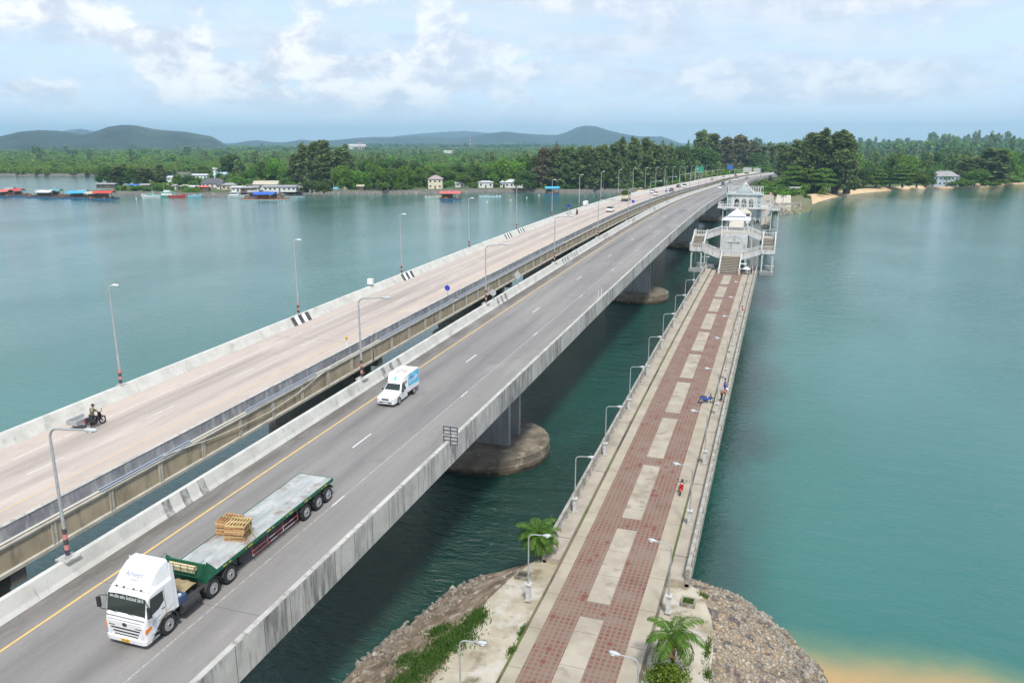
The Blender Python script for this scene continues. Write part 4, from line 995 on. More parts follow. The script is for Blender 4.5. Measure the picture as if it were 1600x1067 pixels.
disc_sign(-33.9, 92.6, dz_(93)+.95, .42, .9, sign_back, 'grey back of a round sign on the near parapet between the roads')
t = thing('road_sign', 'grey back of a diamond warning sign leaning over the gap between roads', 'sign', (-33.9, 102.5, dz_(102)+.95)); a = MB()
a.prof([(-.02, 0), (.02, 0), (.02, 1.7), (-.02, 1.7)], -.03, .03, 'x'); a.build('post', galv, t)
a = MB(); a.prof([(0, .75), (.55, 1.35), (0, 1.95), (-.55, 1.35)], -.05, -.02, 'y'); a.build('panel', sign_back, t)
# framed back of a double sign board on the right parapet
t = thing('sign_board', 'back of a double road sign with dark frame on the outer right parapet', 'sign', (-20.93, 48.4, dz_(48.4)+.45)); t.scale = (.92, .92, .86)
a = MB(); a.box(-.035, .035, 0, .06, 0, 2.05); a.build('post', galv, t)
for z0 in (.35, 1.22):
    a = MB(); a.box(-.62, .62, -.06, -.03, z0, z0+.74); pn = a.build('panel', sign_back, t)
    f = MB(); 
    for z in (z0+.02, z0+.34, z0+.68): f.box(-.60, .60, -.095-.03, -.062, z, z+.055)
    for x in (-.60, -.05, .55): f.box(x, x+.055, -.10-.03, -.096-.001 if False else -.062, z0+.075 if False else z0+.02, z0+.735)
    f = MB()
    for x in (-.60, -.03, .545): f.box(x, x+.055, -.125, -.062, z0+.02, z0+.72)
    for z in (z0+.02, z0+.345, z0+.665):
        f.box(-.544, -.031, -.122, -.062, z, z+.055); f.box(.026, .544, -.122, -.062, z, z+.055)
    f.build('frame', sign_frame, pn)
t = thing('marker_post', 'amber-topped marker post on the grey-stained parapet', 'marker', (-40.6, 68.0, dz_(68)+.4)); a = MB(); a.cyl((0, 0, 0), (0, 0, 1.25), .05, .05, 8); a.build('post', white_paint, t)
a = MB(); a.cyl((0, 0, 1.26), (0, 0, 1.5), .13, .13, 10); a.build('reflector', amber, t)
t = thing('equipment_box', 'white equipment box with thin antenna on the outer parapet', 'equipment box', (-53.1, 96.0, dz_(96)+.9)); a = MB(); a.box(-.1, .1, -.1, .1, 0, .3); a.build('stand', galv, t)
a = MB(); a.box(-.35, .35, -.3, .3, .3, 1.05); a.build('cabinet', white_paint, t, bevel=.03); a = MB(); a.cyl((0, 0, 1.05), (0, 0, 1.7), .02, .02, 6); a.build('antenna', galv, t)
t = thing('equipment_box', 'long white box on the outer parapet left of the green-loaded truck', 'equipment box', (-53.2, 222, dz_(222)+.9)); a = MB(); a.box(-.4, .4, -1.6, 1.6, .2, 1.25); a.build('cabinet', white_paint, t, bevel=.05); a = MB(); a.box(-.2, .2, -1.2, 1.2, 0, .2); a.build('stand', galv, t)
t = thing('traffic_post', 'thin double white post on the right parapet midway along the bridge', 'marker', (-21.35, 98, dz_(98)+.9)); a = MB(); a.cyl((-.2, 0, 0), (-.2, 0, .9), .03, .03, 6); a.cyl((.2, 0, 0), (.2, 0, 1.2), .03, .03, 6); a.build('post', white_paint, t)
# gantry and direction boards where the roads come ashore
t = thing('sign_gantry', 'overhead gantry with two grey board backs where the road meets the shore', 'sign gantry', (-26.5+bend(575), 575, dz_(575)))
a = MB()
for x in (-8.5, 0, 8.6): a.cyl((x, 0, 0), (x, 0, 7.6), .2, .16, 8)
a.box(-8.6, 8.7, -.15, .15, 6.6, 6.8); a.box(-8.6, 8.7, -.15, .15, 5.4, 5.55); a.build('frame', galv, t)
a = MB(); a.box(-3.0, 2.6, -.3, -.2, 5.0, 8.2); a.build('board', sign_back, t); a = MB(); a.box(3.8, 8.2, -.3, -.2, 5.0, 8.0); a.build('board', sign_back, t)
t = thing('direction_sign', 'green direction board on posts left of the far road end', 'sign', (-54, 545, dz_(545)))
a = MB(); a.cyl((-3, 0, 0), (-3, 0, 8.6), .25, .2, 8); a.cyl((1.5, 0, 0), (1.5, 0, 8.0), .2, .2, 8); a.build('posts', galv, t)
a = MB(); a.box(-2.6, 2.4, -.3, -.2, 5.0, 9.0); b = a.build('board', greenp, t)
curve_text('arrow', '↑', 2.2, mat('sign_white', (.8, .8, .8), .5), b, Matrix.Translation((-1.5, -.31, 6.8)) @ Matrix.Rotation(math.pi/2, 4, 'X'), .01)
t = thing('direction_sign', 'blue direction board on a post beside the overhead gantry', 'sign', (-38.5, 600, dz_(600)))
a = MB(); a.cyl((0, 0, 0), (0, 0, 8), .18, .16, 8); a.build('post', galv, t); a = MB(); a.box(-2.2, 2.2, -.3, -.2, 6.5, 9.6); a.build('board', mat('sign_blue_mid', (.04, .13, .42), .5), t)
# red and white barrier across the promenade's far end
for i, x in enumerate((-7.6, -6.2, -4.8, -3.4)):
    t = thing('barrier', '%s red and white plastic barrier across the far path' % ords[i], 'barrier', (x, 470, 3.35), group='plastic barriers'); a = MB(); a.loft([[(-.6, -.3, z) if 0 else (-.62, -w_, z), (0, -w_, z), (0, w_, z), (-.62, w_, z)] for z, w_ in ((0, .3), (.5, .2), (1, .12))]); a.build('red_half', mat('barrier_red', (.55, .03, .03), .5), t)
    a = MB(); a.loft([[(.005, -w_, z), (.62, -w_, z), (.62, w_, z), (.005, w_, z)] for z, w_ in ((0, .3), (.5, .2), (1, .12))]); a.build('white_half', white_paint, t)
# ------------------------------------------------------------------ vehicles
car_white = mat('white_car_paint', (.76, .76, .76), .3, (.62, .61, .58), .9, 8, .45, .8, coat=.4, streak=(.42, .40, .36), streak_scale=(3, 3, .8), streak_lo=.62, streak_hi=.82)
tyre_m = mat('tyre_rubber', (.022, .022, .024), .85); rim_m = mat('steel_rim', (.40, .41, .41), .45, metal=.5)
glass_dark = mat('dark_window_glass', (.018, .028, .026), .08, spec=.7); trim_black = mat('black_plastic_trim', (.025, .026, .028), .55)
plate_y = mat('yellow_plate', (.72, .43, .05), .5); lamp_o = mat('orange_indicator', (.75, .22, .04), .3); lamp_c = mat('headlight_glass', (.55, .57, .56), .15, spec=.8)
frame_g = mat('green_steel', (.012, .13, .062), .55, (.008, .085, .045), 1.2, 6); chassis = mat('dark_chassis', (.030, .033, .034), .75, (.055, .05, .045), 2, 6, .45, .65)
deck_m = mat('worn_steel_deck', (.34, .355, .35), .8, (.45, .455, .45), .9, 8, .42, .62, stretch=(2.4, .6, 1), spot=(.25, .19, .155), spot_scale=1.1, spot_lo=.50, spot_hi=.68, streak=(.22, .28, .26), streak_scale=(2.6, .35, 1), streak_lo=.52, streak_hi=.7)
def wheel(x, y, z, r, wd, side, t, dish=.35):
    """wheel with its outer face on the side given; tyre with rim as sub-part"""
    a = MB(); x0, x1 = x-wd/2, x+wd/2; prof = [(x0, r*.62), (x0, r*.92), (x0+.04, r), (x1-.04, r), (x1, r*.92), (x1, r*.62)]
    n = 22
    a.loft([[(px, y+pr*math.cos(2*math.pi*k/n), z+pr*math.sin(2*math.pi*k/n)) for k in range(n)] for px, pr in prof], True)
    w_ = a.build('wheel', tyre_m, t)
    b = MB(); xo = x1 if side > 0 else x0; s = side; nr = 20
    rg = []
    for px, q in ((.004, .61), (.012, .56), (-.05, .50), (-.075, .44), (-.05, .34), (-.02, .24), (.035, .21), (.035, .02)):
        rg.append([(xo+s*px, y+r*q*math.cos(2*math.pi*k/nr), z+r*q*math.sin(2*math.pi*k/nr)) for k in range(nr)])
    b.loft(rg, True); b.mi = 1
    for k in range(8):
        a_ = 2*math.pi*(k+.5)/8; b.cyl((xo-s*.066, y+r*.40*math.cos(a_), z+r*.40*math.sin(a_)), (xo-s*.050, y+r*.40*math.cos(a_), z+r*.40*math.sin(a_)), r*.062, r*.062, 8)
    b.cyl((xo+s*.036, y, z), (xo+s*.05, y, z), r*.13, r*.10, 10)
    rm = b.build('rim', [rim_m, tyre_m], w_)
    return w_
TX, TY = -26.56, 24.22
tz = dz_(25.5)
slope = math.atan2(dz_(40)-dz_(25), 15.0); TS = .965
tr = thing('flatbed_lorry', 'white lorry with tall roof fairing pulling a long empty-decked green flatbed trailer', 'lorry', (TX, TY, dz_(TY)+.006))
tr.rotation_euler = (slope, 0, 0); tr.scale = (TS,)*3
# --- cab: side outline lofted across with rounded corners
def cab_ring(y, z0, z1, hw, r=.14):
    return [(-hw+r*.3, y, z0), (hw-r*.3, y, z0), (hw, y, z0+r), (hw, y, z1-r), (hw-r, y, z1), (-hw+r, y, z1), (-hw, y, z1-r), (-hw, y, z0+r)]
m = MB()
sec = [(.02, .34, 1.05, 1.14), (.0, .36, 1.30, 1.19), (.03, .40, 1.56, 1.21)]
m.loft([cab_ring(-.02, .42, 1.30, 1.10), cab_ring(.03, .36, 1.42, 1.19), cab_ring(.10, .34, 1.62, 1.23), cab_ring(.16, .34, 1.75, 1.24), cab_ring(.36, .34, 2.58, 1.235), cab_ring(.52, .5, 2.72, 1.23), cab_ring(1.0, .95, 2.80, 1.235), cab_ring(1.95, .95, 2.80, 1.235), cab_ring(2.02, 1.0, 2.76, 1.21)])
cab = m.build('cab', car_white, tr, bevel=.03)
# windscreen laid on the sloping front, 4 mm proud
w_ = MB()
def scr(x, z, off=.012):
    t_ = (z-1.75)/(2.58-1.75); y = .16+.20*t_; return (x, y-off-.001*abs(x), z)
w_.loft([[scr(-1.16, 1.66-.0), scr(-.6, 1.62), scr(0, 1.61), scr(.6, 1.62), scr(1.16, 1.66)], [scr(-1.16, 2.5), scr(-.6, 2.54), scr(0, 2.55), scr(.6, 2.54), scr(1.16, 2.5)]], False, None, False)
ws = w_.build('windscreen', glass_dark, cab)
Rw = Matrix.Translation((0, .16+.20*(2.40-1.75)/.83-.018, 2.40)) @ Matrix.Rotation(math.pi/2-math.atan2(.20, .83), 4, 'X')
curve_text('windscreen_lettering', 'สหะเด็ค สลีม โคลิมัลย์ 2015', .19, mat('sticker_white', (.8, .8, .8), .5), ws, Rw, .002)
w_ = MB()
for x in (-.55, .45): MB().tube([(x+.45, .15, 1.60), (x, .12, 1.66), (x-.38, .13, 1.72)], .013, 5).build('wiper', trim_black, ws)
for s in (-1, 1):
    w_ = MB(); w_.prof([(.36, 1.60), (.50, 2.44), (1.30, 2.44), (1.30, 1.92), (.95, 1.70)], s*1.237, s*1.246, 'x'); w_.build('side_window', glass_dark, cab)
    w_ = MB(); w_.box(*sorted((s*1.236, s*1.25)), 1.12, 1.32, 1.53, 1.57); w_.build('door_handle', trim_black, cab)
    w_ = MB(); w_.prof([(.26, .95), (.262, 2.5), (.275, 2.5), (.275, .95)], s*1.236, s*1.243, 'x'); w_.prof([(1.36, 1.0), (1.36, 2.5), (1.375, 2.5), (1.375, 1.0)], s*1.236, s*1.243, 'x'); w_.build('door_gap', trim_black, cab)
    w_ = MB(); w_.prof([(.85, 1.07), (1.90, 1.40), (1.90, 1.44), (.85, 1.11)], s*1.237, s*1.2435, 'x'); w_.build('gold_stripe', mat('gold_stripe', (.62, .40, .12), .5), cab)
    w_ = MB(); w_.prof([(.01, .88), (.38, .98), (.38, 1.14), (.03, 1.12)], s*1.02, s*1.247, 'x'); w_.build('indicator', lamp_o, cab)
    w_ = MB(); w_.ell((s*.93, .03, .60), (.22, .06, .11), 12, 6); w_.build('headlight', lamp_c, cab, smooth=True)
    # wheel arch and step
    w_ = MB(); w_.loft([[(x, 1.42+(r_)*math.cos(a), .50+r_*math.sin(a)) for x in (s*.80, s*1.262) for r_ in ((.66,) if x == s*.8 else (.66,))]+[(x, 1.42+.60*math.cos(a), .50+.60*math.sin(a)) for x in (s*1.262, s*.80)] for a in [math.pi*(-.08+1.16*i/12) for i in range(13)]]); w_.build('wheel_arch', chassis, cab)
    w_ = MB(); w_.box(*sorted((s*.95, s*1.24)), .30, .80, .34, .40); w_.box(*sorted((s*.95, s*1.24)), .34, .78, .62, .66); w_.build('step', rim_m, cab)
    # mirrors
    w_ = MB(); w_.tube([(s*1.2, .30, 2.35), (s*1.45, .12, 2.42), (s*1.55, .08, 2.30)], .02, 6); w_.tube([(s*1.2, .22, 1.65), (s*1.45, .1, 1.70), (s*1.55, .08, 1.85)], .02, 6); w_.box(*sorted((s*1.46, s*1.64)), .02, .14, 1.82, 2.32); w_.build('mirror', trim_black, cab)
g_ = MB()
for z, hw in ((1.21, .55), (.96, .88), (.79, .78), (.62, .72)): g_.prof([(-.03 if z < 1 else -.012, z-.035), (-.03 if z < 1 else -.012, z+.035), (.05, z+.035), (.05, z-.035)], -hw, hw, 'x')
g_.build('grille', trim_black, cab)
b_ = MB(); b_.loft([[(-1.2, -.03, z), (-1.0, -.10, z), (1.0, -.10, z), (1.2, -.03, z), (1.235, .3, z), (-1.235, .3, z)] for z in (.30, .54)]); b_.box(-.9, .9, -.06, .2, .545, .60); b_.build('bumper', car_white, cab, bevel=.02)
b_ = MB(); b_.box(-.26, .24, -.125, -.105, .335, .50); q = b_.build('number_plate', plate_y, cab)
curve_text('plate_characters', '70-1405', .12, ink, q, Matrix.Translation((0, -.128, .42)) @ Matrix.Rotation(math.pi/2, 4, 'X'), .001)
b_ = MB(); b_.loft([[(.15*math.cos(a), y, 1.21+.10*math.sin(a)) for a in [2*math.pi*i/18 for i in range(18)]] for y in (-.02, -.05)]); b_.build('emblem', mat('emblem_chrome', (.32, .34, .36), .25, metal=.8), cab)
b_ = MB(); b_.loft([[(.105*math.cos(a), y, 1.21+.062*math.sin(a)) for a in [2*math.pi*i/18 for i in range(18)]] for y in (-.051, -.054)]); b_.build('emblem_centre', trim_black, cab)
# seams, badges, driver behind the glass, corner lamps
m_ = MB(); m_.box(-1.0, 1.0, -.012, .0, 1.375, 1.385); m_.box(-1.19, 1.19, -.006+.03, .045, 1.535, 1.545); m_.build('panel_gap', trim_black, cab)
for s in (-1, 1):
    m_ = MB(); m_.prof([(.42, 1.12), (1.25, 1.12), (1.25, 1.128), (.42, 1.128)], s*1.236, s*1.2425, 'x'); m_.prof([(.5, 1.24), (.95, 1.36), (.95, 1.375), (.5, 1.255)], s*1.236, s*1.243, 'x'); m_.prof([(.5, 1.18), (1.1, 1.34), (1.1, 1.35), (.5, 1.19)], s*1.236, s*1.243, 'x'); m_.build('door_lettering', MATS['script_ink'] if 'script_ink' in MATS else mat('script_ink', (.18, .20, .30), .6), cab)
    m_ = MB(); m_.box(*sorted((s*.62, s*1.0)), -.034, -.02, 1.08, 1.11); m_.build('corner_vent', trim_black, cab)
# roof fairing
f_ = MB(); fr = []
for y, hw, z in ((.55, 1.05, 2.80), (.80, 1.05, 3.03), (1.15, 1.04, 3.36), (1.50, 1.03, 3.56), (1.85, 1.02, 3.64), (2.05, 1.02, 3.63)):
    fr.append([(-hw-.10, y, 2.74), (-hw, y, z-.10), (-hw+.10, y, z), (hw-.10, y, z), (hw, y, z-.10), (hw+.10, y, 2.74)])
f_.loft(fr); fa = f_.build('roof_fairing', car_white, tr, bevel=.03)
ang = math.atan2(3.36-3.03, .35)
curve_text('fairing_lettering', 'Ameen', .36, mat('script_ink', (.18, .20, .30), .6), fa, Matrix.Translation((-.05, 1.0, 3.228)) @ Matrix.Rotation(ang, 4, 'X'), .002)
curve_text('fairing_lettering', 'amporn', .14, MATS['script_ink'], fa, Matrix.Translation((.1, .83, 3.068)) @ Matrix.Rotation(ang, 4, 'X'), .002)
b_ = MB()
for x in (-.75, -.30, .30, .75): b_.ell((x, .52, 2.82), (.05, .05, .04), 8, 5)
b_.build('marker_lamps', trim_black, cab)
# side skirts of the fairing
for s in (-1, 1):
    b_ = MB(); b_.prof([(1.85, 1.0), (2.22, 1.0), (2.14, 3.38), (1.95, 3.5)], *sorted((s*1.13, s*1.19)), 'x')
    b_.build('side_fairing', car_white, tr)
for q in (cab, fa): q.scale = (.95, 1, 1); q.location = (.05, 0, 0)
# chassis
c_ = MB()
for x in (-.42, .42): c_.box(x-.06, x+.06, .5, 7.0, .70, .98)
for y in (2.4, 3.4, 4.6, 6.0, 6.9): c_.box(-.36, .36, y-.06, y+.06, .72, .96)
c_.build('chassis_frame', chassis, tr)
MB().cyl((1.05, 2.35, .72), (1.05, 3.55, .72), .30, .30, 14).box(.98, 1.2, 2.4, 4.0, .92, 1.0).build('fuel_tank', chassis, tr); MB().cyl((-1.0, 2.35, .72), (-1.0, 3.4, .72), .30, .30, 14).build('fuel_tank', chassis, tr)
c_ = MB(); c_.box(.55, 1.15, 2.25, 2.85, 1.0, 1.32); c_.build('battery_box', mat('blue_crate', (.04, .07, .16), .6), tr)
c_ = MB(); c_.box(.62, .80, 2.24, 2.6, 1.33, 1.42); c_.box(.9, 1.05, 2.3, 2.6, 1.33, 1.42); c_.build('canisters', white_paint, tr)
c_ = MB(); c_.ell((-.35, 2.62, 1.35), (.45, .38, .42), 14, 8); c_.build('rolled_cover', mat('slate_tarpaulin', (.09, .10, .12), .8), tr, smooth=True)
c_ = MB(); rg = []
random.seed(3)
for j in range(7):
    rg.append([(-.45+1.25*i/7+.05*math.sin(j), 2.35+1.6*j/6+.05*math.sin(i*2), 1.12+.16*math.exp(-((i-3)**2+(j-3)**2)/5)+.05*random.random()) for i in range(8)])
c_.loft(rg, False, None, False); c_.build('sack_cover', mat('tan_sacking', (.42, .33, .19), .9, (.30, .24, .14), 3, 5), tr)
def duals(y, t):
    for s in (-1, 1):
        wheel(s*1.10, y, .5, .5, .28, s, t); wheel(s*.78, y, .5, .5, .28, s, t)
for s in (-1, 1): wheel(s*1.09, 1.42, .5, .5, .28, s, tr)
duals(4.62, tr); duals(5.98, tr)
# mudguards
for y in (4.62, 5.98):
    for s in (-1, 1):
        w_ = MB(); w_.loft([[(x, y+r_*math.cos(a), .5+r_*math.sin(a)) for x, r_ in ((s*.62, .60), (s*1.25, .60), (s*1.25, .57), (s*.62, .57))] for a in [math.pi*(.06+.88*i/10) for i in range(11)]]); w_.build('mudguard', chassis, tr)
# --- trailer
ty0, ty1 = 4.25, 16.35; tzk = 1.36
tl = MB(); tl.box(-1.21, 1.21, ty0+.05, ty1, tzk-.05, tzk); td = tl.build('trailer_deck', deck_m, tr)
e = MB()
for s in (-1, 1): e.box(*sorted((s*1.215, s*1.265)), ty0, ty1+.02, tzk-.20, tzk+.015)
e.box(-1.21, 1.21, ty1+.001, ty1+.05, tzk-.24, tzk+.012)
for s in (-1, 1):
    for y in np.arange(ty0+.4, ty1, .55): e.box(*sorted((s*1.266, s*1.285)), y, y+.14, tzk-.16, tzk-.02)
e.build('edge_rail', frame_g, td)
e = MB()
for s in (-1, 1):
    for y in np.arange(ty0+1.0, ty1-1, 1.9): e.box(*sorted((s*1.266, s*1.272)), y+.2, y+.35+.5, tzk-.12, tzk-.06)
e.build('reflective_tape', mat('yellow_tape', (.62, .48, .05), .5), td)
e = MB()
for x in (-.55, .55):
    e.prof([(ty0+.2, tzk-.06), (ty1-.1, tzk-.06), (ty1-.1, tzk-.40), (ty0+4.0, tzk-.55), (ty0+2.9, tzk-.32), (ty0+.2, tzk-.28)], x-.07, x+.07, 'x')
for y in np.arange(ty0+.8, ty1, 1.1): e.box(-1.2, 1.2, y-.04, y+.04, tzk-.19, tzk-.055)
e.build('trailer_frame', chassis, td)
hb = MB(); hb.box(-1.24, 1.24, ty0-.02, ty0+.045, tzk-.35, tzk+.72)
for s in (-1, 1): hb.prof([(ty0+.05, tzk+.02), (ty0+.75, tzk+.02), (ty0+.45, tzk+.40), (ty0+.05, tzk+.85)], s*1.22, s*1.255, 'x')
hb.build('headboard', frame_g, td, bevel=.01)
rk = MB()
for z in (.42, .60, .78, .96): rk.tube([(-1.2, ty0, tzk+z), (-1.15, ty0-.62, tzk+z-.08), (1.15, ty0-.62, tzk+z-.08), (1.2, ty0, tzk+z)], .018, 5)
for x in np.arange(-1.1, 1.2, .44): rk.tube([(x, ty0-.02, tzk+.36), (x, ty0-.62, tzk+.34), (x, ty0-.62, tzk+.92)], .016, 5)
rk.build('load_rack', frame_g, td)
for y in (13.25, 14.62, 15.75-.0):
    duals(y-.02, td)
    for s in (-1, 1):
        w_ = MB(); w_.loft([[(x, y+r_*math.cos(a), .5+r_*math.sin(a)) for x, r_ in ((s*.62, .63), (s*1.25, .63), (s*1.25, .60), (s*.62, .60))] for a in [math.pi*(.12+.76*i/10) for i in range(11)]]); w_.build('mudguard', chassis, td)
for s in (-1, 1):
    g_ = MB()
    for z in (.45, .72): g_.tube([(s*1.15, 8.0, z), (s*1.15, 12.4, z)], .016, 6)
    for y in (8.0, 9.4, 10.9, 12.4): g_.cyl((s*1.15, y, .43), (s*1.12, y, tzk-.2), .02, .02, 6)
    g_.build('side_guard', mat('side_guard_pink_white', (.62, .50, .50), .5, (.45, .10, .10), 1.2, 0, .48, .52), td)
for x in (-.7, .7): MB().box(x-.07, x+.07, 7.3, 7.44, .25, tzk-.2).box(x-.13, x+.13, 7.22, 7.52, .19, .25).build('landing_leg', chassis, td)
MB().box(-1.1, -.5, 9.2, 10.4, .45, .95).build('toolbox', chassis, td)
for s in (-1, 1):
    g_ = MB(); g_.box(*sorted((s*1.0, s*1.2)), ty1+.05, ty1+.08, tzk-.22, tzk-.1); g_.build('tail_lamp', mat('tail_lamp_red', (.5, .02, .02), .3), td)
# load: two tied stacks of pallets and two rolled mats, each lying on the trailer
wood = mat('pallet_wood', (.40, .20, .085), .85, (.52, .32, .15), 2.2, 6, .4, .65, vary=.25); wood2 = mat('pale_pallet_wood', (.58, .42, .20), .85, (.46, .31, .14), 2.2, 6, .4, .65, vary=.15)
def pallet(label, mt):
    t = thing('wooden_pallet', label, 'pallet', group='wooden pallets on the trailer')
    a = MB()
    for i in range(7): a.box(-.55+i*.171, -.55+i*.171+.072, -.5, .5, .085, .103)
    a.build('top_board_layer', mt, t); a = MB()
    for y in (-.5, -.04, .42): a.box(-.55, .545, y, y+.08, .018, .0845)
    a.build('bearers', mt, t); a = MB()
    for i in range(5): a.box(-.55+i*.255, -.55+i*.255+.075, -.5, .5, 0, .0175)
    a.build('bottom_boards', mt, t); return t
MT = Matrix.Translation(Vector((TX, TY, dz_(TY)+.006))) @ Matrix.Rotation(slope, 4, 'X') @ Matrix.Scale(TS, 4)
def on_truck(x, y, z): return tuple(MT @ Vector((x, y, z)))
pa, pb_ = pallet('lowest pale pallet of the left stack on the trailer', wood2), pallet('lowest orange-brown pallet of the right stack on the trailer', wood)
random.seed(12)
for st, (px, py, base, n) in enumerate(((-.62, 8.5, pa, 8), (.18, 8.15, pb_, 9))):
    for k in range(n):
        src = base if k == 0 else (pb_ if (k+st) % 3 else pa)
        loc = on_truck(px+random.uniform(-.05, .05)+.01*k, py+random.uniform(-.05, .05), tzk+.004+k*.1065); rz = random.uniform(-.07, .07)+(.22 if st else .1)
        lb = '%s pallet from the deck in the %s stack of tied pallets on the trailer' % (ords[k], 'left' if st == 0 else 'right')
        if k == 0: base.location = loc; base.rotation_euler = (slope, 0, rz)
        else:
            c = copy_tree(src, loc, rz, lb); c.rotation_euler = (slope, 0, rz)
m = MB(); m.tube([on_truck(-1.22, 8.45, tzk+.1), on_truck(-1.1, 8.45, tzk+.93), on_truck(-.2, 8.4, tzk+1.0), on_truck(.75, 8.35, tzk+1.0), on_truck(.85, 8.35, tzk+.7), on_truck(1.24, 8.3, tzk)], .022, 6); tag(m.build('strap', mat('olive_strap', (.28, .30, .08), .8)), 'olive strap tied over the pallet stacks', 'strap')
for k, (x0, x1, y, z, lb) in enumerate(((-.85, .75, -.20, .52, 'upper rolled tan mat in the rack at the front of the trailer'), (-.80, .85, -.44, .52, 'lower rolled tan mat in the rack at the front of the trailer'))):
    m = MB(); m.cyl(on_truck(x0, ty0+y, tzk+z), on_truck(x1, ty0+y-.0, tzk+z), .13, .13, 14); tag(m.build('rolled_mat', mat('tan_mat', (.62, .49, .30), .9, (.52, .40, .24), 6, 4), smooth=False), lb, 'rolled mat', 'rolled mats')
# ------------------------------------------------------------------ box pickup
def mk_pickup(loc):
    t = thing('box_pickup', 'white pickup with a tall white and sky-blue box body heading towards the viewer', 'pickup truck', loc); t.rotation_euler = (math.atan2(dz_(59)-dz_(55), 4), 0, 0)
    m = MB()
    def ring(y, z0, z1, hw, r=.1, top=None):
        tp_ = top or hw-r; return [(-hw+.05, y, z0), (hw-.05, y, z0), (hw, y, z0+r), (hw, y, min(z1-r, 1.02)), (tp_, y, z1), (-tp_, y, z1), (-hw, y, min(z1-r, 1.02)), (-hw, y, z0+r)]
    m.loft([ring(-.03, .32, .62, .70), ring(.02, .27, .80, .80), ring(.14, .25, .88, .86), ring(.55, .24, .99, .88), ring(1.15, .24, 1.06, .88), ring(1.32, .24, 1.12, .88, .1, .80), ring(1.85, .24, 1.60, .88, .1, .68), ring(2.1, .24, 1.68, .88, .1, .66), ring(2.5, .24, 1.68, .88, .1, .66), ring(2.62, .24, 1.62, .88, .1, .66)])
    b = m.build('cab_body', car_white, t, bevel=.02)
    m = MB(); m.add([(-.74, 1.36, 1.15), (.74, 1.36, 1.15), (.62, 1.82, 1.585), (-.62, 1.82, 1.585)], [(0, 1, 2, 3)]); m.v = [(x, y-.012, z+.012) for x, y, z in m.v]; m.build('windscreen', glass_dark, b)
    for s in (-1, 1):
        m = MB(); m.add([(s*.885, 1.55, 1.07), (s*.885, 2.38, 1.07), (s*.712, 2.38, 1.58), (s*.712, 1.94, 1.58)], [(0, 1, 2, 3)]); m.v = [(x+s*.012, y, z+.004) for x, y, z in m.v]; m.build('side_window', glass_dark, b)
        m = MB(); m.box(*sorted((s*.88, s*1.08)), 1.46, 1.58, 1.02, 1.18); m.build('mirror', trim_black, b, bevel=.02)
        m = MB(); m.ell((s*.66, .07, .70), (.19, .12, .10), 12, 7); m.build('headlight', lamp_c, b, smooth=True)
        m = MB(); m.loft([[(x, .95+r_*math.cos(a), .36+r_*math.sin(a)) for x, r_ in ((s*.70, .40), (s*.893, .40), (s*.893, .37), (s*.70, .37))] for a in [math.pi*(-.05+1.1*i/10) for i in range(11)]]); m.build('wheel_arch', trim_black, b)
        wheel(s*.79, .95, .345, .345, .22, s, t); wheel(s*.80, 3.95, .345, .345, .22, s, t)
        m = MB(); m.box(*sorted((s*.882, s*.895)), 2.1, 2.25, .93, .96); m.build('door_handle', trim_black, b)
    m = MB(); m.box(-.34, .34, -.045, .05, .66, .72); m.box(-.36, .36, -.03, .05, .76, .79); m.box(-.62, .62, -.04, .05, .40, .50); m.build('grille', trim_black, b)
    m = MB(); m.box(-.24, .24, -.06, -.042, .33, .43); q = m.build('number_plate', white_paint, b)
    m = MB(); m.box(-.84, .84, 2.68, 5.0, .48, .62); m.box(-.3, .3, 2.6, 4.9, .34, .48); m.build('chassis_frame', chassis, t)
    m = MB(); m.box(-.92, .92, 2.70, 5.02, .62, 2.28); bx = m.build('box_body', car_white, t, bevel=.02)
    m = MB(); m.loft([[(-.90, 2.69, 1.70), (.90, 2.69, 1.70), (.90, 2.69, 2.24), (-.90, 2.69, 2.24)], [(-.74, 2.0, 1.69), (.74, 2.0, 1.69), (.80, 2.36, 2.18), (-.80, 2.36, 2.18)]]); m.build('wind_fairing', car_white, bx, bevel=.03)
    sky1 = mat('box_print_blue', (.04, .42, .68), .45, (.20, .62, .82), 1.1, 3, .4, .65); pale = mat('box_print_pale', (.45, .62, .80), .5, (.62, .50, .70), 3, 3)
    for s in (-1, 1):
        m = MB(); m.add([(s*.924, 2.78, 1.12), (s*.924, 4.95, .98), (s*.924, 4.95, 2.2), (s*.924, 3.0, 2.2), (s*.924, 2.8, 1.9)], [(0, 1, 2, 3, 4)]); pp = m.build('printed_panel', sky1, bx, recalc=False)
        for k in range(9):
            a = MB(); a.box(*sorted((s*.9245, s*.931)), 3.0+k*.2, 3.0+k*.2+.13, 1.30+.1*(k % 3), 1.62+.12*(k % 2)); a.build('print_shape', pale if k % 2 else white_paint, pp)
        R_ = Matrix.Translation((s*.932, 3.45, 1.75)) @ Matrix.Rotation(s*math.pi/2, 4, 'Z') @ Matrix.Rotation(math.pi/2, 4, 'X')
        curve_text('print_lettering', 'น้ำดื่ม', .34, mat('print_navy', (.03, .12, .35), .5), pp, R_, .002)
        R_ = Matrix.Translation((s*.932, 4.4, 1.62)) @ Matrix.Rotation(s*math.pi/2, 4, 'Z') @ Matrix.Rotation(math.pi/2, 4, 'X')
        curve_text('print_lettering', 'เย็น', .42, white_paint, pp, R_, .002)
        m = MB(); m.box(*sorted((s*.80, s*.90)), 2.72, 5.0, .56, .64); m.build('side_rail', rim_m, bx)
    m = MB(); m.add([(.25*math.cos(a)*.6-.05, 2.34-.0, 1.95+.16*math.sin(a)) for a in [2*math.pi*i/14 for i in range(14)]], [tuple(range(14))]); 
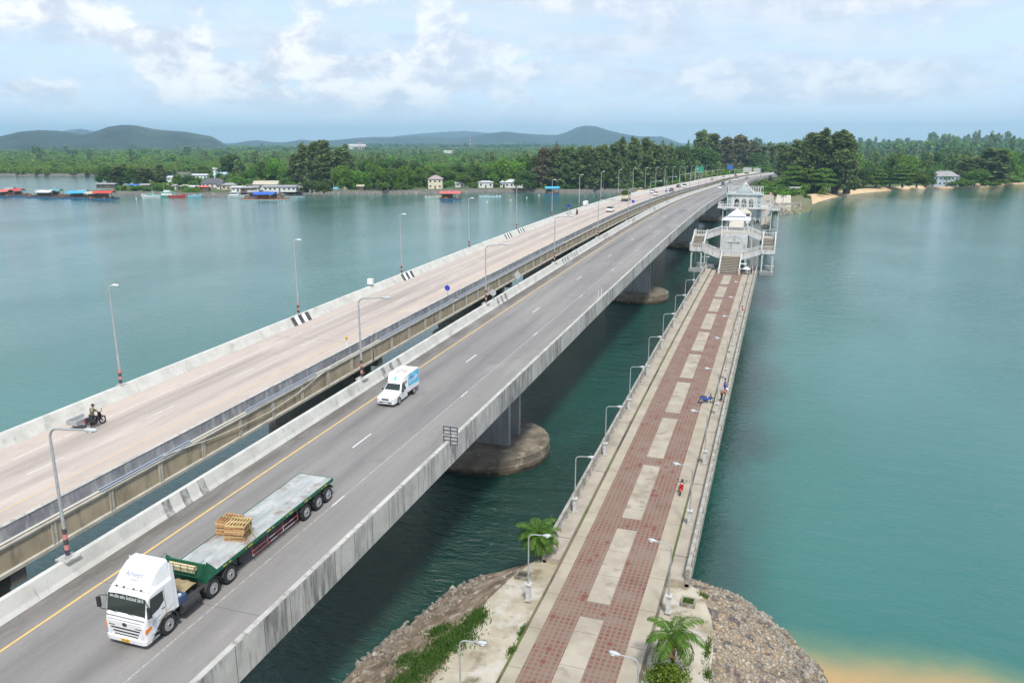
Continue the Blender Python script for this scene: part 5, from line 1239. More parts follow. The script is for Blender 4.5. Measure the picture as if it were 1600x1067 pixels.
    m.v = [(x, 2.0+.36*((z-1.69)/.49)-.012, z) for x, y, z in m.v]; m.build('front_badge', sky1, bx)
    m = MB(); m.add([(-.6, 2.95, 2.287), (.45, 2.85, 2.287), (.55, 3.6, 2.287), (.2, 4.3, 2.287), (-.35, 4.2, 2.287), (-.65, 3.5, 2.287)], [(0, 1, 2, 3, 4, 5)]); m.build('roof_stain', mat('roof_rust', (.42, .36, .30), .9, (.66, .63, .60), 5, 8, .42, .58), bx)
    return t
mk_pickup((-29.85, 55.6, dz_(55.6)+.006)).scale = (.94, .94, .94)
# ------------------------------------------------------------------ ordinary cars
paints = {}
def car(kind, col, colname, label, x, y, rz, zf=dz_):
    t = thing(kind, label, {'sedan_car': 'car', 'van': 'van', 'pickup_truck': 'pickup truck'}[kind], (x+bend(y), y, zf(y)+.006), rz)
    t.rotation_euler = (math.atan2(zf(y+2)-zf(y-2), 4)*(1 if abs(rz) < 1 else -1), 0, rz)
    pm = mat('paint_'+colname, col, .35, coat=.3); hw = .86; m = MB()
    if kind == 'sedan_car': S_ = [(0, .35, .62), (.08, .22, .74), (.9, .2, .92), (1.15, .2, .95), (3.75, .2, .95), (4.3, .22, .90), (4.42, .35, .7)]; cabn = [(1.15, .94, .78), (1.75, 1.40, .62), (3.0, 1.42, .62), (3.75, .94, .76)]
    elif kind == 'van': S_ = [(0, .35, .8), (.08, .25, .95), (.6, .22, 1.1), (.9, .2, 1.12), (4.6, .2, 1.12), (4.7, .35, .9)]; cabn = [(.75, 1.10, .82), (1.35, 1.82, .72), (4.4, 1.85, .72), (4.62, 1.10, .82)]
    else: S_ = [(0, .4, .75), (.08, .3, .95), (1.0, .28, 1.05), (1.3, .28, 1.08), (3.3, .28, 1.08), (5.0, .3, 1.06), (5.1, .4, .95)]; cabn = [(1.2, 1.07, .80), (1.8, 1.68, .66), (3.0, 1.70, .66), (3.35, 1.07, .78)]
    m.loft([[(-hw+.03, y_, z0), (hw-.03, y_, z0), (hw, y_, z0+.12), (hw, y_, z1-.1), (hw-.1, y_, z1), (-hw+.1, y_, z1), (-hw, y_, z1-.1), (-hw, y_, z0+.12)] for y_, z0, z1 in S_])
    b = m.build('body', pm, t, bevel=.03)
    m = MB(); m.loft([[(-w_, y_, .9), (w_, y_, .9), (w_ if i in (0, 3) else w_, y_, z_), (-w_, y_, z_)] for i, (y_, z_, w_) in enumerate(cabn)]); g = m.build('windows', glass_dark, b)
    m = MB(); (ya, za, wa), (yb, zb, wb) = cabn[1], cabn[2]; m.loft([[(-wa-.01, ya+.05, za-.02), (wa+.01, ya+.05, za-.02), (wa-.03, ya+.05, za+.03), (-wa+.03, ya+.05, za+.03)], [(-wb-.01, yb-.05, zb-.02), (wb+.01, yb-.05, zb-.02), (wb-.03, yb-.05, zb+.03), (-wb+.03, yb-.05, zb+.03)]]); m.build('roof', pm, b)
    Lc = S_[-1][0]
    for s in (-1, 1):
        for y_ in (.85, Lc-.85): wheel(s*.77, y_, .31, .31, .19, s, t)
        m = MB(); m.box(*sorted((s*.5, s*.8)), -.01, .1, .58, .70); m.build('headlight', lamp_c, b); m = MB(); m.box(*sorted((s*.55, s*.82)), Lc-.08, Lc+.012, .68, .85); m.build('tail_lamp', MATS['tail_lamp_red'], b)
    m = MB(); m.box(-.7, .7, Lc-.05, Lc+.02, .28, .42); m.build('rear_bumper', trim_black, b)
    return t
PI = math.pi; Wc = (.78, .78, .78); Kc = (.03, .03, .035); Sc = (.42, .43, .45)
car('sedan_car', Wc, 'white', 'white saloon car seen from behind near the green-loaded truck', -44.5, 217, PI)
car('sedan_car', Wc, 'white', 'nearer of two white cars bunched behind each other on the pinkish road', -45.0, 300, PI)
car('sedan_car', Wc, 'white', 'white car by the outer parapet just beyond the green-loaded truck', -48.8, 318, PI)
car('sedan_car', (.16, .16, .17), 'dark_grey', 'dark grey car on the pinkish road in front of the white van', -44.8, 342, PI)
car('sedan_car', Kc, 'black', 'black car near the outer parapet ahead of the dark grey car', -49.0, 398, PI)
car('van', Wc, 'white', 'white van on the pinkish road beyond the dark grey car', -45.9, 396, PI)
car('sedan_car', (.36, .40, .48), 'bluish_silver', 'bluish silver car near the far end of the pinkish road', -47.8, 560, PI)
car('van', Wc, 'white', 'white van at the far end of the pinkish road under the green board', -45.2, 600, PI)
car('sedan_car', (.45, .04, .04), 'red', 'red car at the far shore end of the pinkish road', -44.0, 650, PI)
car('sedan_car', Wc, 'white', 'white car on the grey road beside the dark road patch', -28.6, 383, 0)
car('pickup_truck', (.05, .05, .28), 'deep_blue', 'deep blue pickup heading to the viewer on the grey road', -32.0, 447, 0)
car('sedan_car', (.24, .24, .27), 'slate', 'slate grey car behind the deep blue pickup', -31.6, 498, 0)
car('pickup_truck', Wc, 'white', 'white pickup nearest the gantry on the grey road', -31.4, 552, 0)
car('sedan_car', Wc, 'white', 'white car directly beyond the white pickup near the gantry', -33.4, 610, 0)
car('sedan_car', (.12, .12, .13), 'charcoal', 'charcoal car right of the white pickup near the gantry', -28.6, 592, 0)
sz = lambda y: 2.95+.8*(y-455)/275
car('sedan_car', (.62, .08, .08), 'bright_red', 'bright red car on the slip road right of the bridge', -13.0-0, 500, 0, sz)
car('sedan_car', Sc, 'silver', 'silver car parked on the slip road under the trees', -2.5, 560, 0, sz)
# truck with load of greenery
t = thing('loaded_truck', 'cream-sided truck heaped with green foliage on the pinkish road', 'truck', (-48.6, 262, dz_(262)+.006), PI)
m = MB(); m.loft([[(-1.05, y_, .5), (1.05, y_, .5), (1.05, y_, z_), (-1.05, y_, z_)] for y_, z_ in ((0, 1.3), (.1, 1.5), (.45, 2.2), (1.7, 2.25))]); m.build('cab', mat('paint_cream', (.62, .56, .40), .5), t, bevel=.04)
m = MB(); m.box(-1.1, 1.1, 1.9, 6.4, .95, 2.05); m.build('bed', MATS['paint_cream'], t, bevel=.02); m = MB(); m.box(-.9, .9, .6, 6.3, .55, .93); m.build('chassis_frame', chassis, t)
for s in (-1, 1):
    for y_ in (1.0, 4.8): wheel(s*.95, y_, .42, .42, .26, s, t)
# ------------------------------------------------------------------ foliage
def leaf_mat(name, col, col2, vary=.18, rough=.7, trans=.0):
    m = bpy.data.materials.new(name); m.use_nodes = True; T = m.node_tree; B = T.nodes['Principled BSDF']; n = T.nodes.new; l = T.links.new
    g = n('ShaderNodeNewGeometry'); oi = n('ShaderNodeObjectInfo')
    x = n('ShaderNodeMix'); x.data_type = 'RGBA'; l(g.outputs['Random Per Island'], x.inputs[0]); x.inputs[6].default_value = (*col, 1); x.inputs[7].default_value = (*col2, 1)
    r = n('ShaderNodeMapRange'); l(oi.outputs['Random'], r.inputs[0]); r.inputs[3].default_value = 1-vary; r.inputs[4].default_value = 1+vary
    h = n('ShaderNodeHueSaturation'); l(r.outputs[0], h.inputs['Value']); l(x.outputs[2], h.inputs['Color'])
    r2 = n('ShaderNodeMapRange'); l(oi.outputs['Random'], r2.inputs[0]); r2.inputs[3].default_value = .485; r2.inputs[4].default_value = .515; l(r2.outputs[0], h.inputs['Hue'])
    l(h.outputs[0], B.inputs['Base Color']); B.inputs['Roughness'].default_value = rough; B.inputs['Specular IOR Level'].default_value = .2
    tl = n('ShaderNodeBsdfTranslucent'); l(h.outputs[0], tl.inputs[0]); ms = n('ShaderNodeMixShader'); ms.inputs[0].default_value = .32; l(B.outputs[0], ms.inputs[1]); l(tl.outputs[0], ms.inputs[2])
    l(ms.outputs[0], T.nodes['Material Output'].inputs[0])
    MATS[name] = m; return m
lf_dark = leaf_mat('dark_foliage', (.055, .115, .026), (.120, .195, .048))
lf_mid = leaf_mat('mid_foliage', (.085, .165, .022), (.165, .260, .045))
lf_light = leaf_mat('bright_foliage', (.110, .225, .022), (.19, .33, .05))
lf_cas = leaf_mat('casuarina_foliage', (.105, .160, .052), (.235, .290, .110))
lf_casb = leaf_mat('brownish_casuarina_foliage', (.150, .150, .070), (.255, .240, .130))
lf_palm = leaf_mat('palm_foliage', (.035, .110, .020), (.095, .200, .045))
lf_man = leaf_mat('mangrove_foliage', (.100, .145, .022), (.190, .245, .048), .3)
lf_grass = leaf_mat('grass_blades', (.05, .125, .015), (.14, .20, .05), 0)
bark = mat('bark', (.10, .085, .065), .95, (.17, .15, .12), 2, 6, bump=.5)
def quads(P, size, rng_, up=0.0, asp=1.0):
    """one small quad per point, random orientation"""
    n = len(P); a = rng_.normal(size=(n, 3)); a[:, 2] += up*np.sign(rng_.random(n)-.2)*1.5
    a /= np.linalg.norm(a, axis=1)[:, None]; b = np.cross(a, rng_.normal(size=(n, 3))); b /= np.linalg.norm(b, axis=1)[:, None]
    s = (size*(0.6+.8*rng_.random(n)))[:, None]; A = a*s*asp*.5; Bv = b*s*.5
    V = np.stack([P-A-Bv*.6, P+A*.2-Bv, P+A+Bv*.5, P-A*.1+Bv], 1).reshape(-1, 3)
    return V
def mesh_quads(name, V, mt):
    n = len(V)//4; me = bpy.data.meshes.new(name); me.vertices.add(n*4); me.vertices.foreach_set('co', V.astype(np.float32).ravel())
    me.loops.add(n*4); me.loops.foreach_set('vertex_index', np.arange(n*4, dtype=np.int32)); me.polygons.add(n)
    me.polygons.foreach_set('loop_start', np.arange(0, n*4, 4, dtype=np.int32)); me.update(calc_edges=True); me.materials.append(mt); return me
def blob_points(blobs, n, rng_, shell=.55):
    vol = np.array([b[3]*b[4]*b[5] for b in blobs])**.75; cnt = (vol/vol.sum()*n).astype(int)+1; out = []
    for b, c in zip(blobs, cnt):
        d = rng_.normal(size=(c, 3)); d /= np.linalg.norm(d, axis=1)[:, None]; r = (shell+(1-shell)*rng_.random(c)**.6)*(1+.16*rng_.normal(size=c))
        keep = np.array([b[0], b[1], b[2]])+d*r[:, None]*np.array([b[3], b[4], b[5]]); out.append(keep)
    return np.concatenate(out)
TREES = {}
def tree_proto(key, kind, lf, seed, n=2600, leaf=.55):
    """unit tree 10 m tall, 10 m wide (broad) or 4.4 m wide (casuarina); stored as (trunk mesh, crown mesh)"""
    R = np.random.default_rng(seed); rnd = random.Random(seed); m = MB(); blobs = []
    if kind == 'broad':
        m.tube([(0, 0, -.3), (.15, .1, 1.4), (.1, -.1, 3.0)], [.42, .30, .22], 8)
        for i in range(13):
            a = rnd.uniform(0, 6.28); r = rnd.uniform(.6, 3.4); z = rnd.uniform(3.6, 8.0)-(r*.45)+.9; s = rnd.uniform(1.1, 1.9)
            blobs.append((r*math.cos(a), r*math.sin(a), z, s*1.15, s*1.15, s*.85)); m.tube([(.1, -.1, 2.6), (r*.45*math.cos(a), r*.45*math.sin(a), z*.62), (r*.9*math.cos(a), r*.9*math.sin(a), z-.2)], [.16, .09, .04], 5)
        blobs += [(0, 0, 6.8, 2.3, 2.3, 1.9), (0, 0, 4.9, 2.8, 2.8, 1.7)]
        for i in range(8):
            a = rnd.uniform(0, 6.28); blobs.append((3.3*math.cos(a), 3.3*math.sin(a), rnd.uniform(1.8, 4.2), 1.5, 1.5, 1.2))
        P = blob_points(blobs, n, R); V = quads(P, leaf, R, .6)
    elif kind == 'spread':
        m.tube([(0, 0, -.3), (.2, .1, 1.6), (.1, -.1, 3.4)], [.45, .34, .25], 8)
        for t_, (z0, r0, k) in enumerate(((3.3, 3.6, 9), (5.2, 3.6, 9), (7.0, 2.9, 7), (8.8, 1.5, 4))):
            for i in range(k):
                a = i*6.28/k+rnd.uniform(-.3, .3); r = r0*rnd.uniform(.55, 1.05); blobs.append((r*math.cos(a), r*math.sin(a), z0+rnd.uniform(-.3, .4), 1.5, 1.5, .42)); m.tube([(.1, -.1, z0-.9), (r*.9*math.cos(a), r*.9*math.sin(a), z0-.05)], [.12, .04], 5)
        P = blob_points(blobs, n, R, .2); V = quads(P, leaf, R, 1.6)
    elif kind == 'cas':
        k = 3 if seed % 2 else 2; blobs = []
        for j in range(k):
            ox, oy = rnd.uniform(-.8, .8), rnd.uniform(-.8, .8); ht = rnd.uniform(8.4, 10) if j else 10
            m.tube([(ox*.3, oy*.3, -.3), (ox*.7, oy*.7, 3), (ox, oy, ht*.9)], [.24, .16, .04], 6)
            for i in range(46):
                z = 1.3+(ht-1.5)*(i/45)**.85; w_ = (1.45-1.15*(z/ht)**1.8)*rnd.uniform(.35, 1.25); a = rnd.uniform(0, 6.28); r = w_*.9
                blobs.append((ox+r*math.cos(a), oy+r*math.sin(a), z+rnd.uniform(-.3, .3), rnd.uniform(.25, .55), rnd.uniform(.25, .55), rnd.uniform(.4, .8)))
        P = blob_points(blobs, n, R, .1); V = quads(P, leaf*.62, R, 0, 2.2)
    elif kind == 'shrub':
        for i in range(9):
            a = rnd.uniform(0, 6.28); r = rnd.uniform(0, 3.2); blobs.append((r*math.cos(a), r*math.sin(a), rnd.uniform(1.5, 6.5)-.6*r, 2.2, 2.2, 2.0))
        m.tube([(0, 0, -.3), (0, 0, 3)], [.2, .1], 5); P = blob_points(blobs, n, R, .4); V = quads(P, leaf, R, .5)
    V[:, 2] = np.maximum(V[:, 2], .05)
    tm = m.build('trunk', bark); c = mesh_quads('crown', V, lf); bpy.data.objects.remove(tm, do_unlink=True) if False else None
    TREES[key] = (tm.data, c); bpy.data.objects.remove(tm)
tree_proto('broad_dark', 'broad', lf_dark, 1, 4200, .50); tree_proto('broad_dark2', 'broad', lf_dark, 2, 4200, .50)
tree_proto('broad_mid', 'broad', lf_mid, 3, 4200, .50); tree_proto('broad_mid2', 'broad', lf_mid, 4, 4200, .50)
tree_proto('broad_light', 'broad', lf_light, 5, 4200, .48); tree_proto('broad_light2', 'broad', lf_light, 6, 4200, .48)
tree_proto('spread', 'spread', lf_mid, 7, 4200, .5)
tree_proto('cas', 'cas', lf_cas, 8, 6200, .36); tree_proto('cas2', 'cas', lf_cas, 9, 6200, .36); tree_proto('cas3', 'cas', lf_cas, 13, 6200, .36); tree_proto('casb', 'cas', lf_casb, 11, 6200, .36)
tree_proto('shrub', 'shrub', lf_mid, 10, 1800, .7); tree_proto('shrub_light', 'shrub', lf_light, 12, 1800, .7)
def palm_proto(key, nf=18, L_=3.4, trunk=8.0, seed=1, lf=lf_palm, tr=.14, nleaf=26, lw=.05):
    rnd = random.Random(seed); m = MB(); m.tube([(0, 0, -.2), (.15, 0, trunk*.4), (.1, .1, trunk)], [tr*1.3, tr, tr*.8], 8); tm = m.build('trunk', bark)
    V = []; F_ = []
    def quad(a, b, c, d): V.extend([a, b, c, d])
    for i in range(nf):
        az = i*2.39996+rnd.uniform(-.2, .2); el = 1.25-1.55*(i/nf); d = Vector((math.cos(az), math.sin(az), 0)); L0 = L_*rnd.uniform(.85, 1.1); pts = []; p = Vector((.1, .1, trunk)); e = el
        for k in range(9):
            pts.append(p.copy()); p = p+(d*math.cos(e)+Vector((0, 0, math.sin(e))))*L0/8; e -= .19+.05*k*.5
        side = Vector((-d.y, d.x, 0))
        for k in range(8):
            a, b = pts[k], pts[k+1]; quad(a-side*lw*.5, b-side*lw*.4, b+side*lw*.4, a+side*lw*.5)
        for k in range(nleaf):
            t_ = .12+.88*k/nleaf; q = t_*8; j = min(7, int(q)); f = q-j; c = pts[j].lerp(pts[j+1], f); tg = (pts[j+1]-pts[j]).normalized()
            ll = L0*.26*(math.sin(math.pi*min(1, t_*.9+.12))**.6+.15)
            for s in (-1, 1):
                v = (side*s*.9+tg*.55+Vector((0, 0, -.35-.3*rnd.random()))).normalized()*ll*rnd.uniform(.8, 1.1); wv = tg*lw*1.1
                quad(c-wv*.5, c+v*.6-wv*.4, c+v, c+v*.6+wv*.5)
    me = mesh_quads('crown', np.array([tuple(v) for v in V]), lf); TREES[key] = (tm.data, me); bpy.data.objects.remove(tm)
palm_proto('coconut', 18, 3.4, 7.0, 3, nleaf=14, lw=.12)
def tree(key, x, y, z, h, wd, label, grp=None, cat='tree', name='tree', rz=None):
    """h metres tall, wd crown width factor relative to the prototype"""
    tm, cm = TREES[key]; t = thing(name, label, cat, (x, y, z), random.uniform(0, 6.28) if rz is None else rz, grp)
    k = h/10.0; t.scale = (wd, wd, k)
    for nm, me in (('trunk', tm), ('crown', cm)):
        o = bpy.data.objects.new(nm, me); scene.collection.objects.link(o); o.parent = t
    return t
DESC = {'broad_dark': 'dark green round-crowned tree', 'broad_dark2': 'dark dense broadleaf tree', 'broad_mid': 'mid green leafy tree', 'broad_mid2': 'mid green bushy tree', 'broad_light': 'bright green round tree', 'broad_light2': 'light green spreading tree',
        'spread': 'layered spreading almond-like tree', 'cas': 'tall dark feathery casuarina', 'cas2': 'tall grey-green casuarina', 'cas3': 'ragged dark casuarina', 'casb': 'brownish casuarina', 'shrub': 'low green shrub', 'shrub_light': 'bright low shrub', 'coconut': 'coconut palm'}
# (u, v base, v top, kind, crown width in picture px, where)
TL = [(168, 291, 262, 'broad_dark', 30, 'at the left tip of the wooded spit'), (188, 291, 261, 'cas3', 34, 'just right of the spit tip'), (212, 292, 263, 'broad_dark2', 30, 'left of the green fishing boat'), (228, 292, 264, 'cas', 30, 'above the green fishing boat'), (243, 291, 268, 'broad_mid', 26, 'right of the green fishing boat'),
 (256, 292, 258, 'cas2', 22, 'pointed, near the red boat'), (278, 292, 270, 'shrub', 22, 'behind the red boat'), (296, 292, 275, 'broad_dark', 24, 'left of the grey-roofed white house'), (318, 280, 260, 'broad_mid', 26, 'behind the grey-roofed white house'), (362, 281, 242, 'broad_dark', 42, 'big and round behind the village'),
 (330, 289, 283, 'shrub_light', 24, 'in the garden of the grey-roofed house'), (373, 293, 277, 'broad_light', 22, 'beside the white house gable'), (395, 291, 262, 'coconut', 24, 'right of the small palm-side hut'), (383, 286, 268, 'broad_mid2', 22, 'behind the small hut'), (408, 285, 254, 'broad_mid', 30, 'left of the long shed'),
 (432, 285, 250, 'broad_light', 38, 'above the long shed'), (449, 286, 262, 'broad_light2', 26, 'right end of the long shed'), (462, 290, 240, 'cas2', 34, 'left side of the tallest group'), (478, 292, 225, 'cas3', 40, 'in the tallest group, left'), (497, 294, 219, 'cas', 46, 'in the middle of the tallest group'),
 (515, 294, 217, 'cas2', 42, 'top of the tallest group'), (535, 294, 227, 'cas3', 38, 'right side of the tallest group'), (550, 292, 240, 'cas', 30, 'right edge of the tallest group'), (488, 301, 282, 'broad_dark2', 40, 'low over the water below the tallest group'), (506, 303, 288, 'broad_dark', 30, 'touching the water below the tallest group'),
 (536, 296, 261, 'broad_light', 46, 'bright against the tallest group behind the blue boat'), (562, 296, 266, 'broad_light2', 30, 'right of the blue boat'), (585, 297, 256, 'broad_mid', 40, 'above the small sandy patch'), (606, 298, 262, 'broad_mid2', 36, 'right of the small sandy patch'), (632, 295, 260, 'broad_light', 34, 'left of the cream two-storey house'),
 (570, 285, 250, 'broad_dark', 34, 'second row behind the blue boat'), (600, 283, 246, 'broad_dark2', 40, 'second row above the sandy patch'), (625, 280, 250, 'broad_dark', 34, 'second row left of the cream house'), (655, 293, 262, 'broad_mid', 28, 'just left of the cream house wall'), (650, 282, 252, 'broad_dark2', 34, 'dark behind the cream house'),
 (672, 284, 262, 'broad_mid2', 30, 'behind the cream house roof'), (700, 290, 262, 'broad_mid', 34, 'right of the cream house'), (690, 280, 256, 'broad_light2', 30, 'second row right of the cream house'), (716, 284, 258, 'broad_dark', 32, 'between the cream and the white houses'), (735, 292, 258, 'coconut', 24, 'left of the low white house'),
 (742, 289, 256, 'broad_mid2', 36, 'behind the low white house'), (725, 293, 270, 'broad_mid', 26, 'low beside the car park'), (766, 290, 262, 'broad_dark2', 30, 'right of the low white house'), (783, 291, 250, 'broad_light', 44, 'bright and round left of the silver-roofed house'), (806, 288, 250, 'broad_light2', 34, 'behind the silver-roofed house'),
 (822, 296, 266, 'broad_dark', 40, 'right of the silver-roofed house'), (812, 280, 244, 'broad_mid', 34, 'second row over the silver-roofed house'), (838, 292, 240, 'broad_dark2', 34, 'left edge of the casuarina wood'), (850, 294, 229, 'casb', 44, 'left front of the casuarina wood'), (868, 294, 226, 'casb', 42, 'second in the front row of the casuarina wood'),
 (886, 295, 226, 'cas', 42, 'above the sky-blue hut'), (904, 295, 227, 'cas2', 40, 'right of the sky-blue hut'), (922, 296, 228, 'cas3', 40, 'left of the jetty'), (940, 296, 224, 'cas', 40, 'right over the jetty'), (957, 295, 221, 'cas2', 40, 'behind the fifth far lamp'),
 (972, 294, 214, 'cas3', 38, 'slim and tall over the pinkish road'), (988, 292, 213, 'cas', 38, 'tall beside the slim one over the pinkish road'), (1005, 290, 212, 'cas2', 42, 'tallest over the middle of the pinkish road'), (1022, 288, 222, 'cas3', 38, 'right of the tallest over the pinkish road'), (1040, 285, 226, 'cas', 38, 'behind the black car'),
 (1060, 278, 228, 'broad_dark', 46, 'over the far lamps'), (1045, 287, 246, 'broad_dark2', 40, 'low behind the far lamps'), (1080, 276, 232, 'broad_mid', 44, 'left of the green board'), (1097, 274, 203, 'cas', 46, 'tall above the green board'), (1112, 272, 207, 'cas2', 44, 'tall right of the green board'),
 (1105, 276, 232, 'broad_dark', 44, 'dark behind the green board'), (1132, 270, 214, 'casb', 42, 'behind the gantry, left'), (1152, 268, 211, 'casb', 44, 'behind the gantry, middle'), (1172, 267, 220, 'casb', 42, 'behind the gantry, right'), (1130, 268, 236, 'broad_mid', 40, 'low behind the gantry'),
 (1192, 267, 228, 'cas2', 42, 'at the bend of the far road'), (1208, 268, 228, 'cas', 40, 'over the bend of the far road'), (1180, 268, 238, 'broad_dark2', 40, 'low at the bend of the far road'), (1226, 284, 226, 'cas3', 42, 'at the right foot of the far road'), (1245, 292, 221, 'cas', 50, 'left in the tall group over the beach'),
 (1263, 298, 208, 'cas2', 56, 'tallest in the group over the beach'), (1283, 299, 206, 'cas3', 56, 'beside the tallest in the group over the beach'), (1302, 300, 207, 'cas', 52, 'third in the tall group over the beach'), (1318, 301, 216, 'cas2', 44, 'right edge of the tall group over the beach'), (1325, 302, 238, 'cas3', 40, 'drooping low to the sand'),
 (1237, 300, 262, 'spread', 44, 'left at the head of the beach'), (1258, 300, 266, 'spread', 44, 'centre at the head of the beach'), (1285, 302, 266, 'spread', 40, 'right at the head of the beach'), (1240, 306, 292, 'shrub_light', 36, 'on the rocks by the beach head'), (1228, 303, 296, 'shrub', 20, 'beside the plaza'), (1334, 290, 257, 'coconut', 26, 'right of the tall group over the beach'),
 (1330, 284, 243, 'broad_light', 38, 'yellow-green behind the palm'), (1348, 293, 264, 'broad_dark', 36, 'front row right of the beach palm'), (1352, 280, 254, 'broad_mid', 32, 'second row right of the beach palm'), (1368, 293, 268, 'spread', 36, 'front row above the beach end'), (1375, 282, 250, 'coconut', 26, 'above the beach end'),
 (1390, 292, 264, 'broad_dark2', 36, 'left of the light round tree on the right shore'), (1393, 281, 243, 'broad_mid2', 40, 'behind the light round tree on the right shore'), (1416, 284, 248, 'broad_light', 42, 'light and round on the right shore'), (1410, 293, 268, 'spread', 34, 'in front of the light round tree'), (1432, 293, 272, 'broad_mid', 32, 'front row left of the grey-roofed villa'),
 (1446, 292, 268, 'broad_dark', 28, 'left wall of the grey-roofed villa'), (1440, 275, 252, 'broad_dark2', 36, 'behind the small red-roofed house'), (1461, 290, 258, 'coconut', 24, 'left of the grey-roofed villa'), (1476, 277, 246, 'coconut', 30, 'above the grey-roofed villa'), (1458, 270, 240, 'broad_dark', 40, 'dark over the grey-roofed villa'),
 (1478, 293, 276, 'coconut', 22, 'in front of the grey-roofed villa'), (1495, 278, 246, 'spread', 42, 'dark layered right of the villa'), (1486, 262, 232, 'broad_dark2', 42, 'third row over the villa'), (1514, 289, 250, 'cas', 44, 'left of the big rounded mass'), (1535, 289, 236, 'cas2', 70, 'big rounded mass on the right shore'), (1552, 289, 242, 'cas3', 52, 'right half of the big rounded mass'),
 (1568, 284, 240, 'broad_light', 40, 'bright right of the big rounded mass'), (1522, 291, 268, 'broad_mid2', 36, 'low in front of the big rounded mass'), (1589, 284, 250, 'coconut', 26, 'near the right edge'), (1597, 276, 242, 'broad_dark', 36, 'at the right edge of the view'), (1575, 286, 274, 'shrub_light', 40, 'low hedge by the right house'), (1556, 290, 280, 'shrub', 34, 'low on the right sea wall'),
 (1500, 292, 280, 'shrub', 30, 'on the sea wall right of the villa'), (1620, 282, 245, 'broad_mid', 46, 'just beyond the right edge'), (1650, 280, 240, 'cas', 40, 'outside the right edge')]
used_lb = set()
random.seed(21)
for (u, vb, vt, kd, wpx, where) in TL:
    x, y = un(u, vb, 2.0); d = math.hypot(x, y); h = ((vb-vt)/FPX*d*1.03+.5)*(.84 if 'cas' in kd else .96); wm = wpx/FPX*d
    base = {'cas': 4.2, 'cas2': 4.2, 'cas3': 4.2, 'casb': 4.2, 'coconut': 6.6, 'spread': 9.5}.get(kd, 9.6)
    lb = '%s %s' % (DESC[kd], where)
    if lb in used_lb: print('DUP', lb)
    used_lb.add(lb)
    nm = 'palm_tree' if kd == 'coconut' else 'shrub' if 'shrub' in kd else 'tree'
    tree(kd, x, y, 2.1, h, wm/base, lb[:200], 'trees along the far shore', 'palm' if kd == 'coconut' else 'shrub' if 'shrub' in kd else 'tree', nm)
